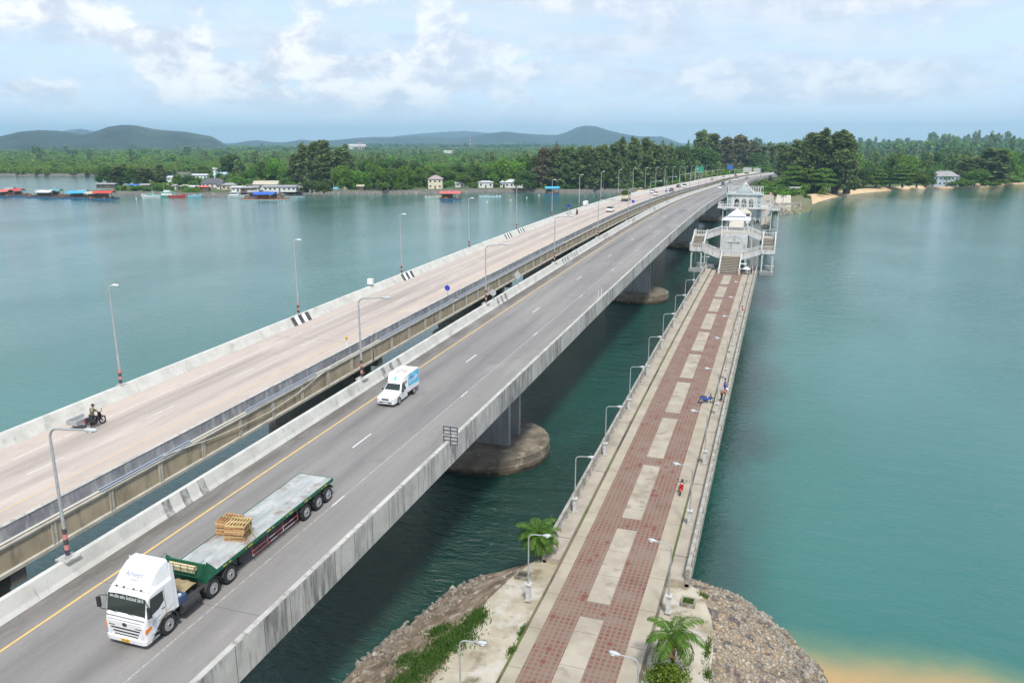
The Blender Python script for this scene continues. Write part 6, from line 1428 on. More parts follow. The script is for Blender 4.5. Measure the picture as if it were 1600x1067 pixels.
# forest behind: one mass, crowns set on points
CLEAR = [(680, 295.5, 18), (660, 296, 14), (700, 296, 16), (759, 294, 15), (803, 294, 20), (785, 293, 6), (332, 293.5, 22), (343, 296, 8), (357, 297, 14), (415, 297, 22), (440, 299.5, 30), (462, 299, 10), (1478, 291, 24), (1583, 279, 24), (940, 294, 12), (1244, 301, 10), (165, 294, 16)]
def forest():
    rnd = random.Random(5); pts = []; 
    protos = []
    for key in ('f1', 'f2', 'f3', 'f4'): pass
    defs = [('shrub', lf_man, 31, 520, 1.25), ('shrub', lf_man, 32, 520, 1.25), ('shrub', lf_mid, 33, 520, 1.25), ('shrub', lf_dark, 34, 520, 1.2), ('cas', lf_cas, 35, 700, .8), ('shrub', lf_light, 36, 520, 1.25)]
    Vs = []; 
    for i, (k, lf, sd_, n, lf_s) in enumerate(defs): tree_proto('_f%d' % i, k, lf, sd_, n, lf_s)
    meshes = [TREES['_f%d' % i][1] for i in range(len(defs))]
    items = [[] for _ in defs]
    # spread over the view wedge by picture rows so that far rows are thinner
    def put(x, y, h, wd, k): items[k].append((x, y, h, wd))
    for u0 in range(-60, 1680, 1):
        pass
    N_ = 15500
    for i in range(N_):
        u = rnd.uniform(-80, 1690); v = 224.6+(rnd.random()**1.25)*(48 if u < 330 else 60)
        x, y = un(u, v, 2.0); d = math.hypot(x, y)
        # keep off the water, the roads and the first rows
        a = math.atan2(x, y)
        if not inland(x, y): continue
        if -58 < x-bend(y)*1.2 < 4 and y < 760: continue
        if d < 560 and u > 165: continue
        k = rnd.choices(range(6), (.37, .30, .16, .09, .008, .08))[0]
        if u > 1180: k = rnd.choices(range(6), (.20, .18, .28, .2, .06, .06))[0]
        s = max(1.0, d/900.0)
        h = rnd.uniform(5.5, 9)+(0 if u < 1180 else 2); wd = rnd.uniform(.8, 1.3)*(1 if d < 1200 else 1.2+min(2.5, (d-1200)/1500))
        if k == 4: h = rnd.uniform(14, 22); wd *= 1.5
        if k == 3: h *= 1.2
        put(x, y, h, wd, k)
    # taller tree lines on the right skyline and behind the first rows
    for (u0, u1, v0, v1, vt0, vt1, n, ks) in ((1320, 1440, 232, 246, 219, 230, 60, (4, 3, 2)), (1440, 1660, 236, 250, 214, 228, 70, (4, 3, 2)), (1450, 1700, 232, 240, 211, 222, 60, (4, 4, 3)), (840, 1240, 244, 262, 222, 238, 130, (4, 3, 2)), (1180, 1420, 230, 238, 217, 224, 60, (4, 3)), (180, 860, 240, 262, 236, 258, 160, (2, 3, 0, 5)),
                                              (560, 900, 228, 232, 222, 226, 90, (3, 3)), (330, 600, 231, 238, 228, 233, 60, (3, 2)), (60, 360, 236, 246, 232, 240, 40, (3, 2))):
        for i in range(n):
            u = rnd.uniform(u0, u1); v = rnd.uniform(v0, v1); x, y = un(u, v, 2.0); d = math.hypot(x, y)
            if not inland(x, y): continue
            if -58 < x-bend(y)*1.2 < 4 and y < 760: continue
            vt = rnd.uniform(vt0, vt1); h = max(4, (v-vt)/FPX*d)
            put(x, y, h, rnd.uniform(.7, 1.5)*(1 if 4 not in ks else 1.3)*max(1, d/900), rnd.choice(ks))
    # undergrowth filling the strip between the sea wall and the trees
    for i in range(len(dense)-1):
        p = dp[i]; isb = dense[i][1]
        if p[0] < -440 and p[0] > -1500 and p[1] > 386:
            dn = inn[i]-Vector(p)
            for q_ in range(10): r_ = rnd.uniform(.5, 22); put(p[0]+dn.x*r_+rnd.uniform(-5, 5), p[1]+dn.y*r_+rnd.uniform(-2, 3), rnd.uniform(5, 8), rnd.uniform(.7, 1.1), 0 if p[1] > 500 or p[0] < -500 else 2)
        if abs(p[0]) > 520 or p[1] > 900: continue
        dn = inn[i]-Vector(p)
        for q_ in range(7 if p[0] < 100 else 9):
            r_ = (20 if isb and p[0] > 0 else 8 if isb else 3.5)+rnd.random()**1.2*60; x = p[0]+dn.x*r_+rnd.uniform(-5, 5); y = p[1]+dn.y*r_+rnd.uniform(-5, 5)
            if not inland(x, y): continue
            if -58 < x < -17 or (-17 <= x < 4 and y < 470): continue
            u, v = proj(x, y, 2); d = math.hypot(x, y); bad = False
            for (hu, hv, hw) in CLEAR:
                hd = math.hypot(*un(hu, hv, 2.0)); 
                if abs(u-hu) < hw and d < hd+4: bad = True
            if bad: continue
            h = rnd.uniform(2.4, 5.2)+(r_ > 25)*rnd.uniform(0, 3.5); k = rnd.choices((0, 2, 3, 5), (.2, .38, .30, .12))[0]; put(x, y, h, rnd.uniform(.42, .85), k)
    obs = []
    for i, it in enumerate(items):
        if not it: continue
        me = bpy.data.meshes.new('pts'); me.from_pydata([(x, y, 2.0) for x, y, h, w_ in it], [], [])
        a = me.attributes.new('sc', 'FLOAT_VECTOR', 'POINT'); a.data.foreach_set('vector', [q for x, y, h, w_ in it for q in (w_, w_, h/10)])
        a = me.attributes.new('rot', 'FLOAT_VECTOR', 'POINT'); a.data.foreach_set('vector', [q for _ in it for q in (0, 0, rnd.uniform(0, 6.28))])
        obs.append((me, meshes[i]))
    return obs
import bisect
_sh = sorted(poly, key=lambda p: p[0])
def point_in(x, y, P):
    c = False; j = len(P)-1
    for i in range(len(P)):
        if (P[i][1] > y) != (P[j][1] > y) and x < (P[j][0]-P[i][0])*(y-P[i][1])/(P[j][1]-P[i][1])+P[i][0]: c = not c
        j = i
    return c
def inland(x, y):
    if not point_in(x, y, land_pts): return False
    for dx, dy in ((5, 0), (-5, 0), (0, -7)):
        if not point_in(x+dx, y+dy, land_pts): return False
    return True
root = None
fo = bpy.data.meshes.new('forest_base'); 
obs = forest()
forest_obj = bpy.data.objects.new('forest', bpy.data.meshes.new('forest')); scene.collection.objects.link(forest_obj); tag(forest_obj, 'low green mangrove and palm forest stretching to the hills behind the shore', 'forest', kind='stuff')
# bake all crowns of the mass into one mesh
allV = []; allM = []
mats_l = []
for me_p, me_c in obs:
    n = len(me_c.vertices); co = np.empty(n*3, np.float32); me_c.vertices.foreach_get('co', co); co = co.reshape(-1, 3)
    mt = me_c.materials[0]
    if mt not in mats_l: mats_l.append(mt)
    np_ = len(me_p.vertices); P = np.empty(np_*3, np.float32); me_p.vertices.foreach_get('co', P); P = P.reshape(-1, 3)
    S = np.empty(np_*3, np.float32); me_p.attributes['sc'].data.foreach_get('vector', S); S = S.reshape(-1, 3); Rz = np.empty(np_*3, np.float32); me_p.attributes['rot'].data.foreach_get('vector', Rz); Rz = Rz.reshape(-1, 3)[:, 2]
    RR = np.random.default_rng(3)
    for i in range(np_):
        d = math.hypot(P[i, 0], P[i, 1]); keep = 1.0 if d < 900 else .6 if d < 1600 else .34
        q = n//4; m_ = max(60, int(q*keep)); sel = RR.choice(q, min(q, m_), replace=False); idx = (sel[:, None]*4+np.arange(4)).ravel(); c_, s_ = math.cos(Rz[i]), math.sin(Rz[i])
        v = co[idx]; ctr = v.reshape(-1, 4, 3).mean(1).repeat(4, 0); v = ctr+(v-ctr)*(1/keep)**.5*1.1 if keep < 1 else v
        x = v[:, 0]*c_-v[:, 1]*s_; y = v[:, 0]*s_+v[:, 1]*c_
        allV.append(np.stack([P[i, 0]+x*S[i, 0], P[i, 1]+y*S[i, 1], P[i, 2]+v[:, 2]*S[i, 2]], 1).astype(np.float32)); allM.append(np.full(len(sel), mats_l.index(mt), np.int32))
V = np.concatenate(allV); M_ = np.concatenate(allM); me = forest_obj.data; nq = len(V)//4
print('forest quads', nq)
me.vertices.add(nq*4); me.vertices.foreach_set('co', V.ravel()); me.loops.add(nq*4); me.loops.foreach_set('vertex_index', np.arange(nq*4, dtype=np.int32)); me.polygons.add(nq); me.polygons.foreach_set('loop_start', np.arange(0, nq*4, 4, dtype=np.int32))
for q in mats_l: me.materials.append(q)
me.polygons.foreach_set('material_index', M_); me.update(calc_edges=True)
del allV, V
# load of greenery on the truck
R = np.random.default_rng(2); P = blob_points([(-.2, 2.9, 2.5, 1.1, 1.2, .75), (.2, 4.2, 2.7, 1.15, 1.3, .8), (0, 5.5, 2.5, 1.1, 1.2, .7)], 1500, R); me = mesh_quads('foliage_load', quads(P, .22, R), lf_dark)
o = bpy.data.objects.new('foliage_load', me); scene.collection.objects.link(o); o.location = (-48.6, 262, dz_(262)); o.rotation_euler = (0, 0, math.pi); tag(o, 'heap of dark green foliage carried on the cream-sided truck', 'foliage load')
# ------------------------------------------------------------------ plants on the abutment
lf_yp = leaf_mat('young_palm_foliage', (.045, .125, .012), (.14, .23, .035), 0, .6)
palm_proto('small_palm', 14, 2.05, 2.5, 5, nleaf=46, lw=.055, tr=.11, lf=lf_yp); palm_proto('small_palm2', 26, 1.9, 1.9, 8, nleaf=40, lw=.055, tr=.11, lf=lf_yp)
t = tree('small_palm', -4.0, 39.2, 3.0, 10, 1, 'young palm with drooping fronds on the right apron near the bottom edge', cat='palm', name='palm_tree', rz=.4); t.scale = (1.08, 1.08, 1.05)
t = tree('small_palm2', -14.75, 49.3, 3.0, 10, 1, 'bushy palm behind the first apron lamp at the left end of the railing', cat='palm', name='palm_tree', rz=1.0); t.scale = (1.05, 1.05, 1.0)
t = tree('coconut', -.6, 398, 3.3, 9, .62, 'small tree standing on the plaza beyond the second stair pavilion', cat='tree', name='tree', rz=1.0); t.scale = (.75, .75, .62)
# hanging dead fronds on the young palms
lf_dead = leaf_mat('dead_frond', (.20, .13, .05), (.30, .22, .10), 0)
def dead_fronds(palm, z, seed):
    rnd = random.Random(seed); V = []
    for i in range(4):
        a = i*1.7+rnd.random(); d = Vector((math.cos(a), math.sin(a), 0)); sd_ = Vector((-d.y, d.x, 0)); p = Vector((.1, .1, z)); e = .1
        for k in range(7):
            q = p+(d*math.cos(e)+Vector((0, 0, math.sin(e))))*.2
            for s in (-1, 1):
                t_ = sd_*s*rnd.uniform(.12, .3)+Vector((0, 0, -rnd.uniform(.1, .3))); V += [p, q, q+t_*.9, p+t_]
            p = q; e -= .33
    o = bpy.data.objects.new('dead_fronds', mesh_quads('dead_fronds', np.array([tuple(v) for v in V]), lf_dead)); scene.collection.objects.link(o); o.parent = palm
for o in [q for q in scene.objects if q.name.startswith('palm_tree') and q.parent is None and q.location.y < 60]: dead_fronds(o, 2.4 if o.location.x > -8 else 1.8, 3)
lf_bush = leaf_mat('bush_leaves', (.07, .15, .015), (.19, .28, .04), 0)
R = np.random.default_rng(6); P = blob_points([(0, 0, .7, .8, .6, .7), (.5, .2, .6, .7, .5, .6), (-.5, -.1, .5, .6, .5, .5), (.1, -.2, 1.0, .5, .4, .5)], 2600, R); me = mesh_quads('leaves', quads(P, .10, R), lf_bush)
t = thing('shrub', 'bright leafy shrub growing at the foot of the young palm', 'shrub', (-4.1, 38.3, 3.0)); o = bpy.data.objects.new('leaves', me); scene.collection.objects.link(o); o.parent = t; o.scale = (1.1, 1.1, 1.1)
m = MB(); 
for i in range(7): a = i*.9; m.tube([(0, 0, -.05), (.25*math.cos(a), .2*math.sin(a), .5), (.5*math.cos(a), .35*math.sin(a), .9)], [.03, .02, .01], 5)
m.build('stems', bark, t)
def planter(x, y, green, label):
    t = thing('planter', label, 'planter', (x, y, 3.0)); m = MB(); w_ = .46
    for s in (-1, 1): m.box(-w_, w_, *sorted((s*w_, s*(w_-.12))), .0, .24); m.box(*sorted((s*w_, s*(w_-.12))), -w_+.121, w_-.121, .0, .238)
    m.build('kerb', conc_cap, t); m = MB(); m.box(-w_+.121, w_-.121, -w_+.121, w_-.121, 0, .1); m.build('soil', mat('planter_soil', (.06, .05, .035)), t)
    if green: P_ = R.random((500, 3))*np.array([.62, .62, .12])+np.array([-.31, -.31, .12]); q = bpy.data.objects.new('ground_plants', mesh_quads('ground_plants', quads(P_, .09, R, 1), lf_grass)); scene.collection.objects.link(q); q.parent = t
planter(-15.0, 46.6, False, 'square empty planter behind the left apron lamp'); planter(-3.85, 46.9, True, 'square planter filled with green plants on the right apron')
# grass on the left bank and along joints
def grass(regions, n, name, label, hmin=.1, hmax=.35, seed=1):
    R = np.random.default_rng(seed); V = []
    for (cx, cy, rx, ry, wgt) in regions:
        k = int(n*wgt); x = cx+rx*R.normal(size=k)*.5; y = cy+ry*R.normal(size=k)*.5
        for i in range(k):
            z = ground_z(x[i], y[i]); a = R.random()*6.28; h = hmin+(hmax-hmin)*R.random(); w_ = .025+.02*R.random(); lx, ly = R.normal(size=2)*h*.45; dx, dy = math.cos(a)*w_, math.sin(a)*w_
            V += [(x[i]-dx, y[i]-dy, z-.02), (x[i]+dx, y[i]+dy, z-.02), (x[i]+dx*.5+lx*.6, y[i]+dy*.5+ly*.6, z+h*.7), (x[i]+lx, y[i]+ly, z+h)]
    o = bpy.data.objects.new(name, mesh_quads(name, np.array(V), lf_grass)); scene.collection.objects.link(o); tag(o, label, 'grass', kind='stuff')
from mathutils.bvhtree import BVHTree
_bv = [BVHTree.FromObject(q, bpy.context.evaluated_depsgraph_get()) for q in (ab, apo)]
def ground_z(x, y):
    best = -1
    for b in _bv:
        h = b.ray_cast(Vector((x, y, 20)), Vector((0, 0, -1)))
        if h[0]: best = max(best, h[0].z)
    return best
grass([(-17.0, 38.9, 1.3, 1.6, .32), (-17.6, 36.8, 1.2, 1.8, .26), (-16.4, 41.0, .7, 1.1, .16), (-18.3, 34.6, 1.2, 1.6, .20), (-18.6, 40.5, .7, .8, .06), (-19.5, 37.5, .8, .8, .04)], 9500, 'grass_bank', 'bright green grass and weeds on the left bank below the apron')
grass([(-13.05, 40.6, .18, .8, .3), (-13.05, 38.6, .2, .4, .25), (-2.2, 42.4, .2, 1.2, .2), (-2.0, 40.1, .25, .5, .15), (-2.0, 38.6, .25, .5, .15), (-4.4, 49.3, .35, .2, .12), (-3.0, 48.3, .35, .25, .12), (-13.6, 49.4, .6, .15, .12), (-11.6, 161.8, .2, .3, .06), (-7.1, 161.8, .2, .3, .06)], 1500, 'weeds', 'tufts of weeds in the apron joints and wall foot', .05, .2, 4)
# boulders on the bank edge and at the plaza tip
rock_m = mat('boulder', (.30, .27, .22), .95, (.15, .13, .11), 1.5, 7, .4, .6, spot=(.46, .42, .36), spot_scale=.9, spot_lo=.55, spot_hi=.68, bump=.8, bscale=4)
def rocks(name, pos, label, seed, mt=None):
    rnd = random.Random(seed); m = MB()
    for (x, y, z, r) in pos:
        bmm = bmesh.new(); bmesh.ops.create_icosphere(bmm, subdivisions=1, radius=1); M = Matrix.Translation((x, y, z)) @ Euler((rnd.random()*6, rnd.random()*6, rnd.random()*6)).to_matrix().to_4x4() @ Matrix.Diagonal((r*rnd.uniform(.7, 1.3), r*rnd.uniform(.6, 1.1), r*rnd.uniform(.5, .8), 1))
        m.add([tuple(M @ (v.co*rnd.uniform(.75, 1.15))) for v in bmm.verts], [[v.index for v in f.verts] for f in bmm.faces]); bmm.free()
    tag(m.build(name, mt or rock_m), label, 'rocks', kind='stuff')
rnd = random.Random(9); ps = []
for i in range(len(wl)-1):
    x, y = wl[i]
    if 30 < y < 50 and x < -17:
        for k in range(9): t_ = rnd.random()**1.6*.45; xx = x+(tp[i][0]-x)*t_+rnd.uniform(-.3, .3); yy = y+(tp[i][1]-y)*t_+rnd.uniform(-.3, .3); ps.append((xx, yy, ground_z(xx, yy) if t_ > .03 else .0, rnd.uniform(.07, .26)*(1.3 if t_ < .1 else .8)))
    if y > 45 and x > -3.6 and y < 54:
        for k in range(12): t_ = rnd.uniform(.02, .36); xx = x+(tp[i][0]-x)*t_; yy = y+(tp[i][1]-y)*t_; ps.append((xx, yy, ground_z(xx, yy), rnd.uniform(.08, .26)))
def island_mat(name, cols):
    m = mat(name, cols[0], .92); T, B, n, l = nodes_of(m); g = n('ShaderNodeNewGeometry'); cr = n('ShaderNodeValToRGB'); l(g.outputs['Random Per Island'], cr.inputs[0]); cr.color_ramp.interpolation = 'CONSTANT'
    e = cr.color_ramp.elements; e[0].color = (*cols[0], 1); e[1].position = 1/len(cols); e[1].color = (*cols[1], 1)
    for i in range(2, len(cols)): q = e.new(i/len(cols)); q.color = (*cols[i], 1)
    tc = n('ShaderNodeTexCoord').outputs['Object']; q = n('ShaderNodeTexNoise'); l(tc, q.inputs['Vector']); q.inputs['Scale'].default_value = 5; q.inputs['Detail'].default_value = 6
    h = n('ShaderNodeHueSaturation'); r = n('ShaderNodeMapRange'); l(q.outputs[0], r.inputs[0]); r.inputs[1].default_value = .3; r.inputs[2].default_value = .7; r.inputs[3].default_value = .7; r.inputs[4].default_value = 1.25; l(r.outputs[0], h.inputs['Value']); l(cr.outputs[0], h.inputs['Color']); l(h.outputs[0], B.inputs['Base Color']); return m
pieces_m = island_mat('loose_stone_pieces', [(.24, .195, .14), (.34, .29, .22), (.19, .15, .105), (.36, .25, .145), (.28, .26, .23), (.15, .13, .11), (.40, .355, .28), (.30, .205, .12)])
ps2 = []
for i in range(len(wl)-1):
    x, y = wl[i]
    if x > -3.6 and 33 < y < 55.7:
        for k in range(13):
            t_ = rnd.uniform(.10, .97); u_ = rnd.random(); bx = x+(wl[i+1][0]-x)*u_; by = y+(wl[i+1][1]-y)*u_; tx = tp[i][0]+(tp[i+1][0]-tp[i][0])*u_; ty_ = tp[i][1]+(tp[i+1][1]-tp[i][1])*u_
            xx = bx+(tx-bx)*t_; yy = by+(ty_-by)*t_; r_ = rnd.uniform(.07, .20); ps2.append((xx, yy, ground_z(xx, yy)-r_*.3, r_))
rocks('bank_rocks', ps, 'loose stones along the foot of the abutment banks', 2)
rocks('loose_stones', ps2, 'brown and tan stones set over the rounded bank right of the pavers', 5, pieces_m)
ps = []
for i in range(420):
    t_ = rnd.random(); x = rnd.uniform(-4, 7.5); y = 381+rnd.random()**1.3*18+max(0, x)*1.2; z = 3.2*max(0, min(1, (y-381-max(0, x)*1.6)/8))
    ps.append((x, y, z-.2, rnd.uniform(.5, 1.3)))
rocks('rock_armour', ps, 'heap of grey rock armour at the far foot of the promenade', 3)
m = MB(); m.loft([[(-15, 383, -2), (8, 383, -2), (14, 405, -2), (14, 480, -2), (-40, 480, -2), (-15, 400, -2)], [(-14, 387, 2.7), (3, 389, 2.7), (10, 408, 2.6), (14, 480, 2.6), (-40, 480, 2.6), (-14, 400, 2.6)]]); tag(m.build('plaza_ground', mat('plaza_earth', (.10, .13, .04), .95, (.2, .17, .1), .3)), kind='structure')
# ------------------------------------------------------------------ village, rafts, boats
def cm(name, c, r=.8): return mat(name, c, r, tuple(x*.75 for x in c), .5, 5, .45, .75)
wall_w = cm('house_white', (.70, .69, .66)); wall_c = cm('house_cream', (.70, .64, .48)); wall_b = cm('house_bluegrey', (.42, .48, .54)); roof_g = cm('roof_grey', (.30, .29, .30)); roof_d = cm('roof_dark_slate', (.10, .105, .12)); roof_s = cm('roof_silver_sheet', (.50, .51, .52)); roof_t = cm('roof_tan_sheet', (.48, .44, .34))
roof_r = cm('roof_red', (.55, .05, .045)); roof_rr = cm('roof_coral', (.62, .13, .11)); roof_b = cm('roof_bright_blue', (.04, .38, .70)); roof_bb = cm('roof_royal_blue', (.03, .12, .55)); roof_p = cm('roof_mauve', (.36, .29, .30)); wood_d = cm('weathered_timber', (.14, .11, .085)); wood_o = cm('orange_timber', (.36, .14, .05)); float_b = cm('float_blue', (.03, .15, .38)); float_w = cm('float_pale', (.38, .55, .60)); teal = cm('boat_teal', (.16, .50, .42)); boat_r = cm('boat_red', (.45, .04, .03)); boat_w = cm('boat_white', (.66, .68, .67)); boat_bl = cm('boat_skyblue', (.25, .50, .60))
VX = (math.cos(TH), math.sin(TH))
def place(u, v, z=2.1):
    x, y = un(u, v, z); return x, y, z
def house(u, v, w_, d_, h, wall, roofm, label, rz=TH, hip=True, rise=2.0, floors=1, z=2.1, over=.5):
    x, y, z = place(u, v, z); t = thing('house', label, 'house', (x, y, z), rz)
    m = MB(); m.box(-w_/2, w_/2, 0, d_, -.3, h); m.build('wall', wall, t)
    m = MB(); o = over; a, b = w_/2+o, o
    if hip: m.loft([[(-a, -b, h), (a, -b, h), (a, d_+b, h), (-a, d_+b, h)], [(-a, -b, h+.12), (a, -b, h+.12), (a, d_+b, h+.12), (-a, d_+b, h+.12)], [(-max(.05, a-d_/2), d_/2-.05, h+rise), (max(.05, a-d_/2), d_/2-.05, h+rise), (max(.05, a-d_/2), d_/2+.05, h+rise), (-max(.05, a-d_/2), d_/2+.05, h+rise)]])
    else: m.prof([(-b, h-.1), (-b, h+.1), (d_/2, h+rise), (d_+b, h+.1), (d_+b, h-.1)], -a, a, 'x')
    m.build('roof', roofm, t)
    for f in range(floors):
        fh = h/floors; n = max(2, int(w_/2.6))
        for i in range(n):
            cx = -w_/2+w_*(i+.5)/n
            if f == 0 and i == n//2: q = MB(); q.box(cx-.5, cx+.5, -.05, .02, 0, 2.1); q.build('door', wood_d, t); continue
            q = MB(); q.box(cx-.55, cx+.55, -.04, .02, f*fh+fh*.38, f*fh+fh*.75); q.build('window', glass_dark, t)
    return t
house(680, 295.5, 9, 8, 6.2, wall_c, roof_p, 'cream two-storey house with mauve hipped roof on the lawn', floors=2, rise=2.4)
house(759, 294, 9.5, 6, 3.6, wall_w, roof_s, 'low white house with silvery roof left of the bright round tree', rise=1.0)
house(803, 294, 12, 7, 3.6, wall_w, roof_s, 'white house with broad silver-grey roof near the casuarina wood', rise=2.0)
house(785, 293, 3, 5, 3.2, wall_w, roof_s, 'small white outhouse left of the broad silver-grey roof', rise=1.2)
house(332, 293.5, 15, 7, 2.6, wall_w, roof_d, 'white village house with dark slate roof', rise=3.4, hip=True)
house(343, 296, 3.4, 6, 2.8, wall_w, roof_d, 'white gabled wing facing the water beside the dark slate roof', rise=2.8, hip=False)
house(357, 297, 8, 5, 3.0, roof_t, roof_g, 'small tan hut on a platform right of the white gable', rise=1.4)
house(415, 297, 15, 6, 3.4, wall_w, roof_t, 'long shed with tan roof in the village', rise=2.2, hip=False)
house(437, 299.5, 20, 6, 2.8, wall_w, roof_g, 'long white-walled shed with grey roof at the water', rise=1.0, hip=False)
house(462, 299, 7, 5, 2.6, cm('blue_shack', (.08, .22, .40)), roof_g, 'blue shack at the right end of the long sheds', rise=.8, hip=False)
house(278, 284, 16, 6, 3, wall_w, roof_s, 'pale roofed building half hidden left of the round dark tree', rise=1.2, hip=False)
house(312, 281, 12, 6, 3.4, wall_w, roof_s, 'white roofed building behind the village trees', rise=1.2, hip=False)
house(244, 284, 9, 6, 3, wall_w, roof_rr, 'red roofed house among the trees on the spit', rise=1.2, hip=False)
house(344, 284, 9, 6, 4.5, wall_w, cm('roof_pale_blue', (.35, .52, .62)), 'white house with pale blue roof in the back row of the village', rise=2.5, hip=False)
house(333, 275, 5, 5, 6, wall_w, roof_s, 'slim white building peeking over the village', rise=1)
house(165, 294, 12, 5, 2.4, wood_d, roof_g, 'low grey shack at the tip of the spit', rise=.8, hip=False)
house(1478, 291, 17, 9, 6.4, wall_b, roof_g, 'blue-grey two-storey villa with grey hipped roof on the right shore', floors=2, rise=3.6)
house(1436, 270, 11, 7, 4.5, wall_w, roof_rr, 'small white house with reddish roof among trees on the right', rise=1.8)
house(1583, 279, 18, 8, 3.4, wall_w, roof_g, 'grey roofed house near the right edge', rise=2.4)
house(1600, 277, 8, 6, 3.4, wall_w, roof_b, 'white house with blue-white walls at the right edge', rise=1.4)
house(882, 292, 12, 6, 4, wall_w, roof_s, 'white building half hidden behind the casuarina trunks', rise=1.2, hip=False)
house(940, 294.5, 7, 5, 3.8, cm('hut_greyblue', (.30, .34, .38)), roof_g, 'grey-blue hut with pyramid roof by the jetty', rise=3.4)
house(1244, 301, 7, 4, 2.4, roof_t, roof_g, 'low grey roofed beach shelter under the almond-like trees', rise=.8, hip=False, z=3)
house(1400, 284, 6, 5, 3.6, wall_w, roof_s, 'white roof glimpsed between the right shore trees', rise=1)
house(558, 234.5, 60, 20, 16, wall_w, roof_s, 'distant white factory block below the hills', rise=4, hip=False)
house(700, 243, 18, 10, 8, wall_w, roof_s, 'distant white house on the plain right of the mast', rise=2, hip=False)
for i, (u, v, w_, wl_, rf, lb) in enumerate(((268, 297, 6, wall_w, roof_g, 'small grey-roofed stilt hut behind the red boat'), (290, 298, 7, wood_d, roof_t, 'tan-roofed timber hut left of the moored longtail boats'), (303, 299, 5, wall_b, roof_s, 'tiny silver-roofed hut over the moored longtail boats'), (318, 299.5, 6, wood_d, roof_rr, 'timber hut with a coral roof among the moored boats'),
    (372, 300, 8, wall_w, roof_s, 'white hut with silver roof behind the awning boat'), (385, 301, 7, wood_d, roof_g, 'grey timber hut beside the awning boat'), (396, 300, 6, roof_t, roof_g, 'small tan hut left of the long tan shed'), (474, 300.5, 5, wood_d, roof_s, 'low silver-roofed lean-to right of the blue shack'), (226, 296, 6, wood_d, roof_g, 'dark timber hut above the raised-prow boat'), (208, 296.5, 5, wall_b, roof_bb, 'small blue-roofed hut under the casuarinas of the spit'),
    (722, 293, 9, wall_w, roof_s, 'long pale roofed stall in the trees left of the low white house'), (550, 296, 4, wall_w, roof_g, 'tiny pale hut in the shade by the sandy patch'), (563, 298, 4, wood_d, roof_t, 'tan lean-to beside the beached wooden boat'))):
    house(u, v, w_, 4, 2.6, wl_, rf, lb, rise=.9, hip=bool(i % 2), z=2.1)
# chimneys and masts far off
def mast(u, v, vt, label, r=1.2):
    x, y, z = place(u, v, 2); d = math.hypot(x, y); h = (v-vt)/FPX*d; t = thing('radio_mast', label, 'mast', (x, y, z)); n = 8
    for i in range(n):
        m = MB(); m.cyl((0, 0, h*i/n), (0, 0, h*(i+1)/n), r*(1-.6*i/n), r*(1-.6*(i+1)/n), 6); m.build('section', mat('mast_red', (.5, .08, .06), .6) if i % 2 else white_paint, t)
mast(735, 232, 211, 'red and white radio mast on the plain before the blue hills', 1.6); mast(561, 236, 222, 'left striped chimney of the distant factory', 2.5); mast(565, 236, 222, 'right striped chimney of the distant factory', 2.5)
mast(1432, 256, 226, 'thin pale mast above the right shore trees', .25)
# fish-farm rafts
def raft(u, v, w_, d_, roofm, label, rw=.7, rx=0, h=2.4, floatm=float_b, clutter=wood_d, posts=True):
    x, y = un(u, v, 0); t = thing('fish_raft', label, 'fish raft', (x, y, .05), TH, 'fish farm rafts and floating huts')
    m = MB(); n = int(w_/1.6)
    for i in range(n):
        for yy in (0, d_/2, d_): m.cyl((-w_/2+(i+.1)*w_/n, yy, .12), (-w_/2+(i+.85)*w_/n, yy, .12), .32, .32, 7)
    m.build('floats', floatm, t)
    m = MB()
    for i in range(5): m.box(-w_/2, w_/2, d_*i/4-.25, d_*i/4+.25, .42, .55)
    for i in range(n+1): m.box(-w_/2+i*w_/n-.15, -w_/2+i*w_/n+.15, 0, d_, .56, .66)
    m.build('walkways', clutter, t)
    if roofm:
        a = w_*rw/2; m = MB(); m.prof([(d_*.15-.6, h+.5), (d_*.15-.6, h+.62), (d_*.5, h+1.7), (d_*.85+.6, h+.62), (d_*.85+.6, h+.5), (d_*.5, h+1.58)], rx-a, rx+a, 'x'); m.build('roof', roofm, t)
        m = MB()
        for i in range(5):
            for yy in (d_*.2, d_*.8): m.cyl((rx-a*.92+a*1.84*i/4, yy, .6), (rx-a*.92+a*1.84*i/4, yy, h+.7), .09, .09, 5)
        m.box(rx-a*.8, rx+a*.2, d_*.45, d_*.8, .67, h-.1); m.build('hut_frame', clutter, t)
    m = MB(); r_ = random.Random(u)
    for i in range(8): xx = r_.uniform(-w_/2, w_/2); yy = r_.uniform(0, d_); s = r_.uniform(.3, .7); m.box(xx-s, xx+s, yy-s*.6, yy+s*.6, .67, .67+s)
    m.build('gear', wood_o if r_.random() < .4 else clutter, t); return t
raft(1, 308, 14, 9, roof_rr, 'raft with a low reddish hut at the left edge of the view', .5)
raft(20, 306.5, 12, 9, roof_r, 'raft with a small dark red hut second from the left edge', .5, 1)
raft(42, 308, 16, 8, None, 'bare raft of brown timber between the red and white roofed huts')
raft(70, 309.5, 24, 12, cm('roof_white_sheet', (.66, .68, .68)), 'large raft with a long whitish roof', .34, -2)
raft(94, 308.5, 12, 9, None, 'bare raft between the whitish and the blue roof')
raft(110, 310.5, 24, 10, roof_b, 'raft under a bright blue roof', .45, 2)
raft(141, 311.5, 9, 9, roof_t, 'raft with tan roof pressed against the bright red hut', .9, 0)
raft(158, 312, 13, 9, roof_r, 'raft with a bright red hut and tarpaulin', .85, 0, 2.9)
raft(410, 313.5, 26, 12, roof_bb, 'raft with a royal blue canopy over orange timber', .45, 0, 2.6, float_w, wood_o)
raft(440, 308, 26, 6, None, 'string of pale floats right of the royal blue canopy', floatm=float_w)
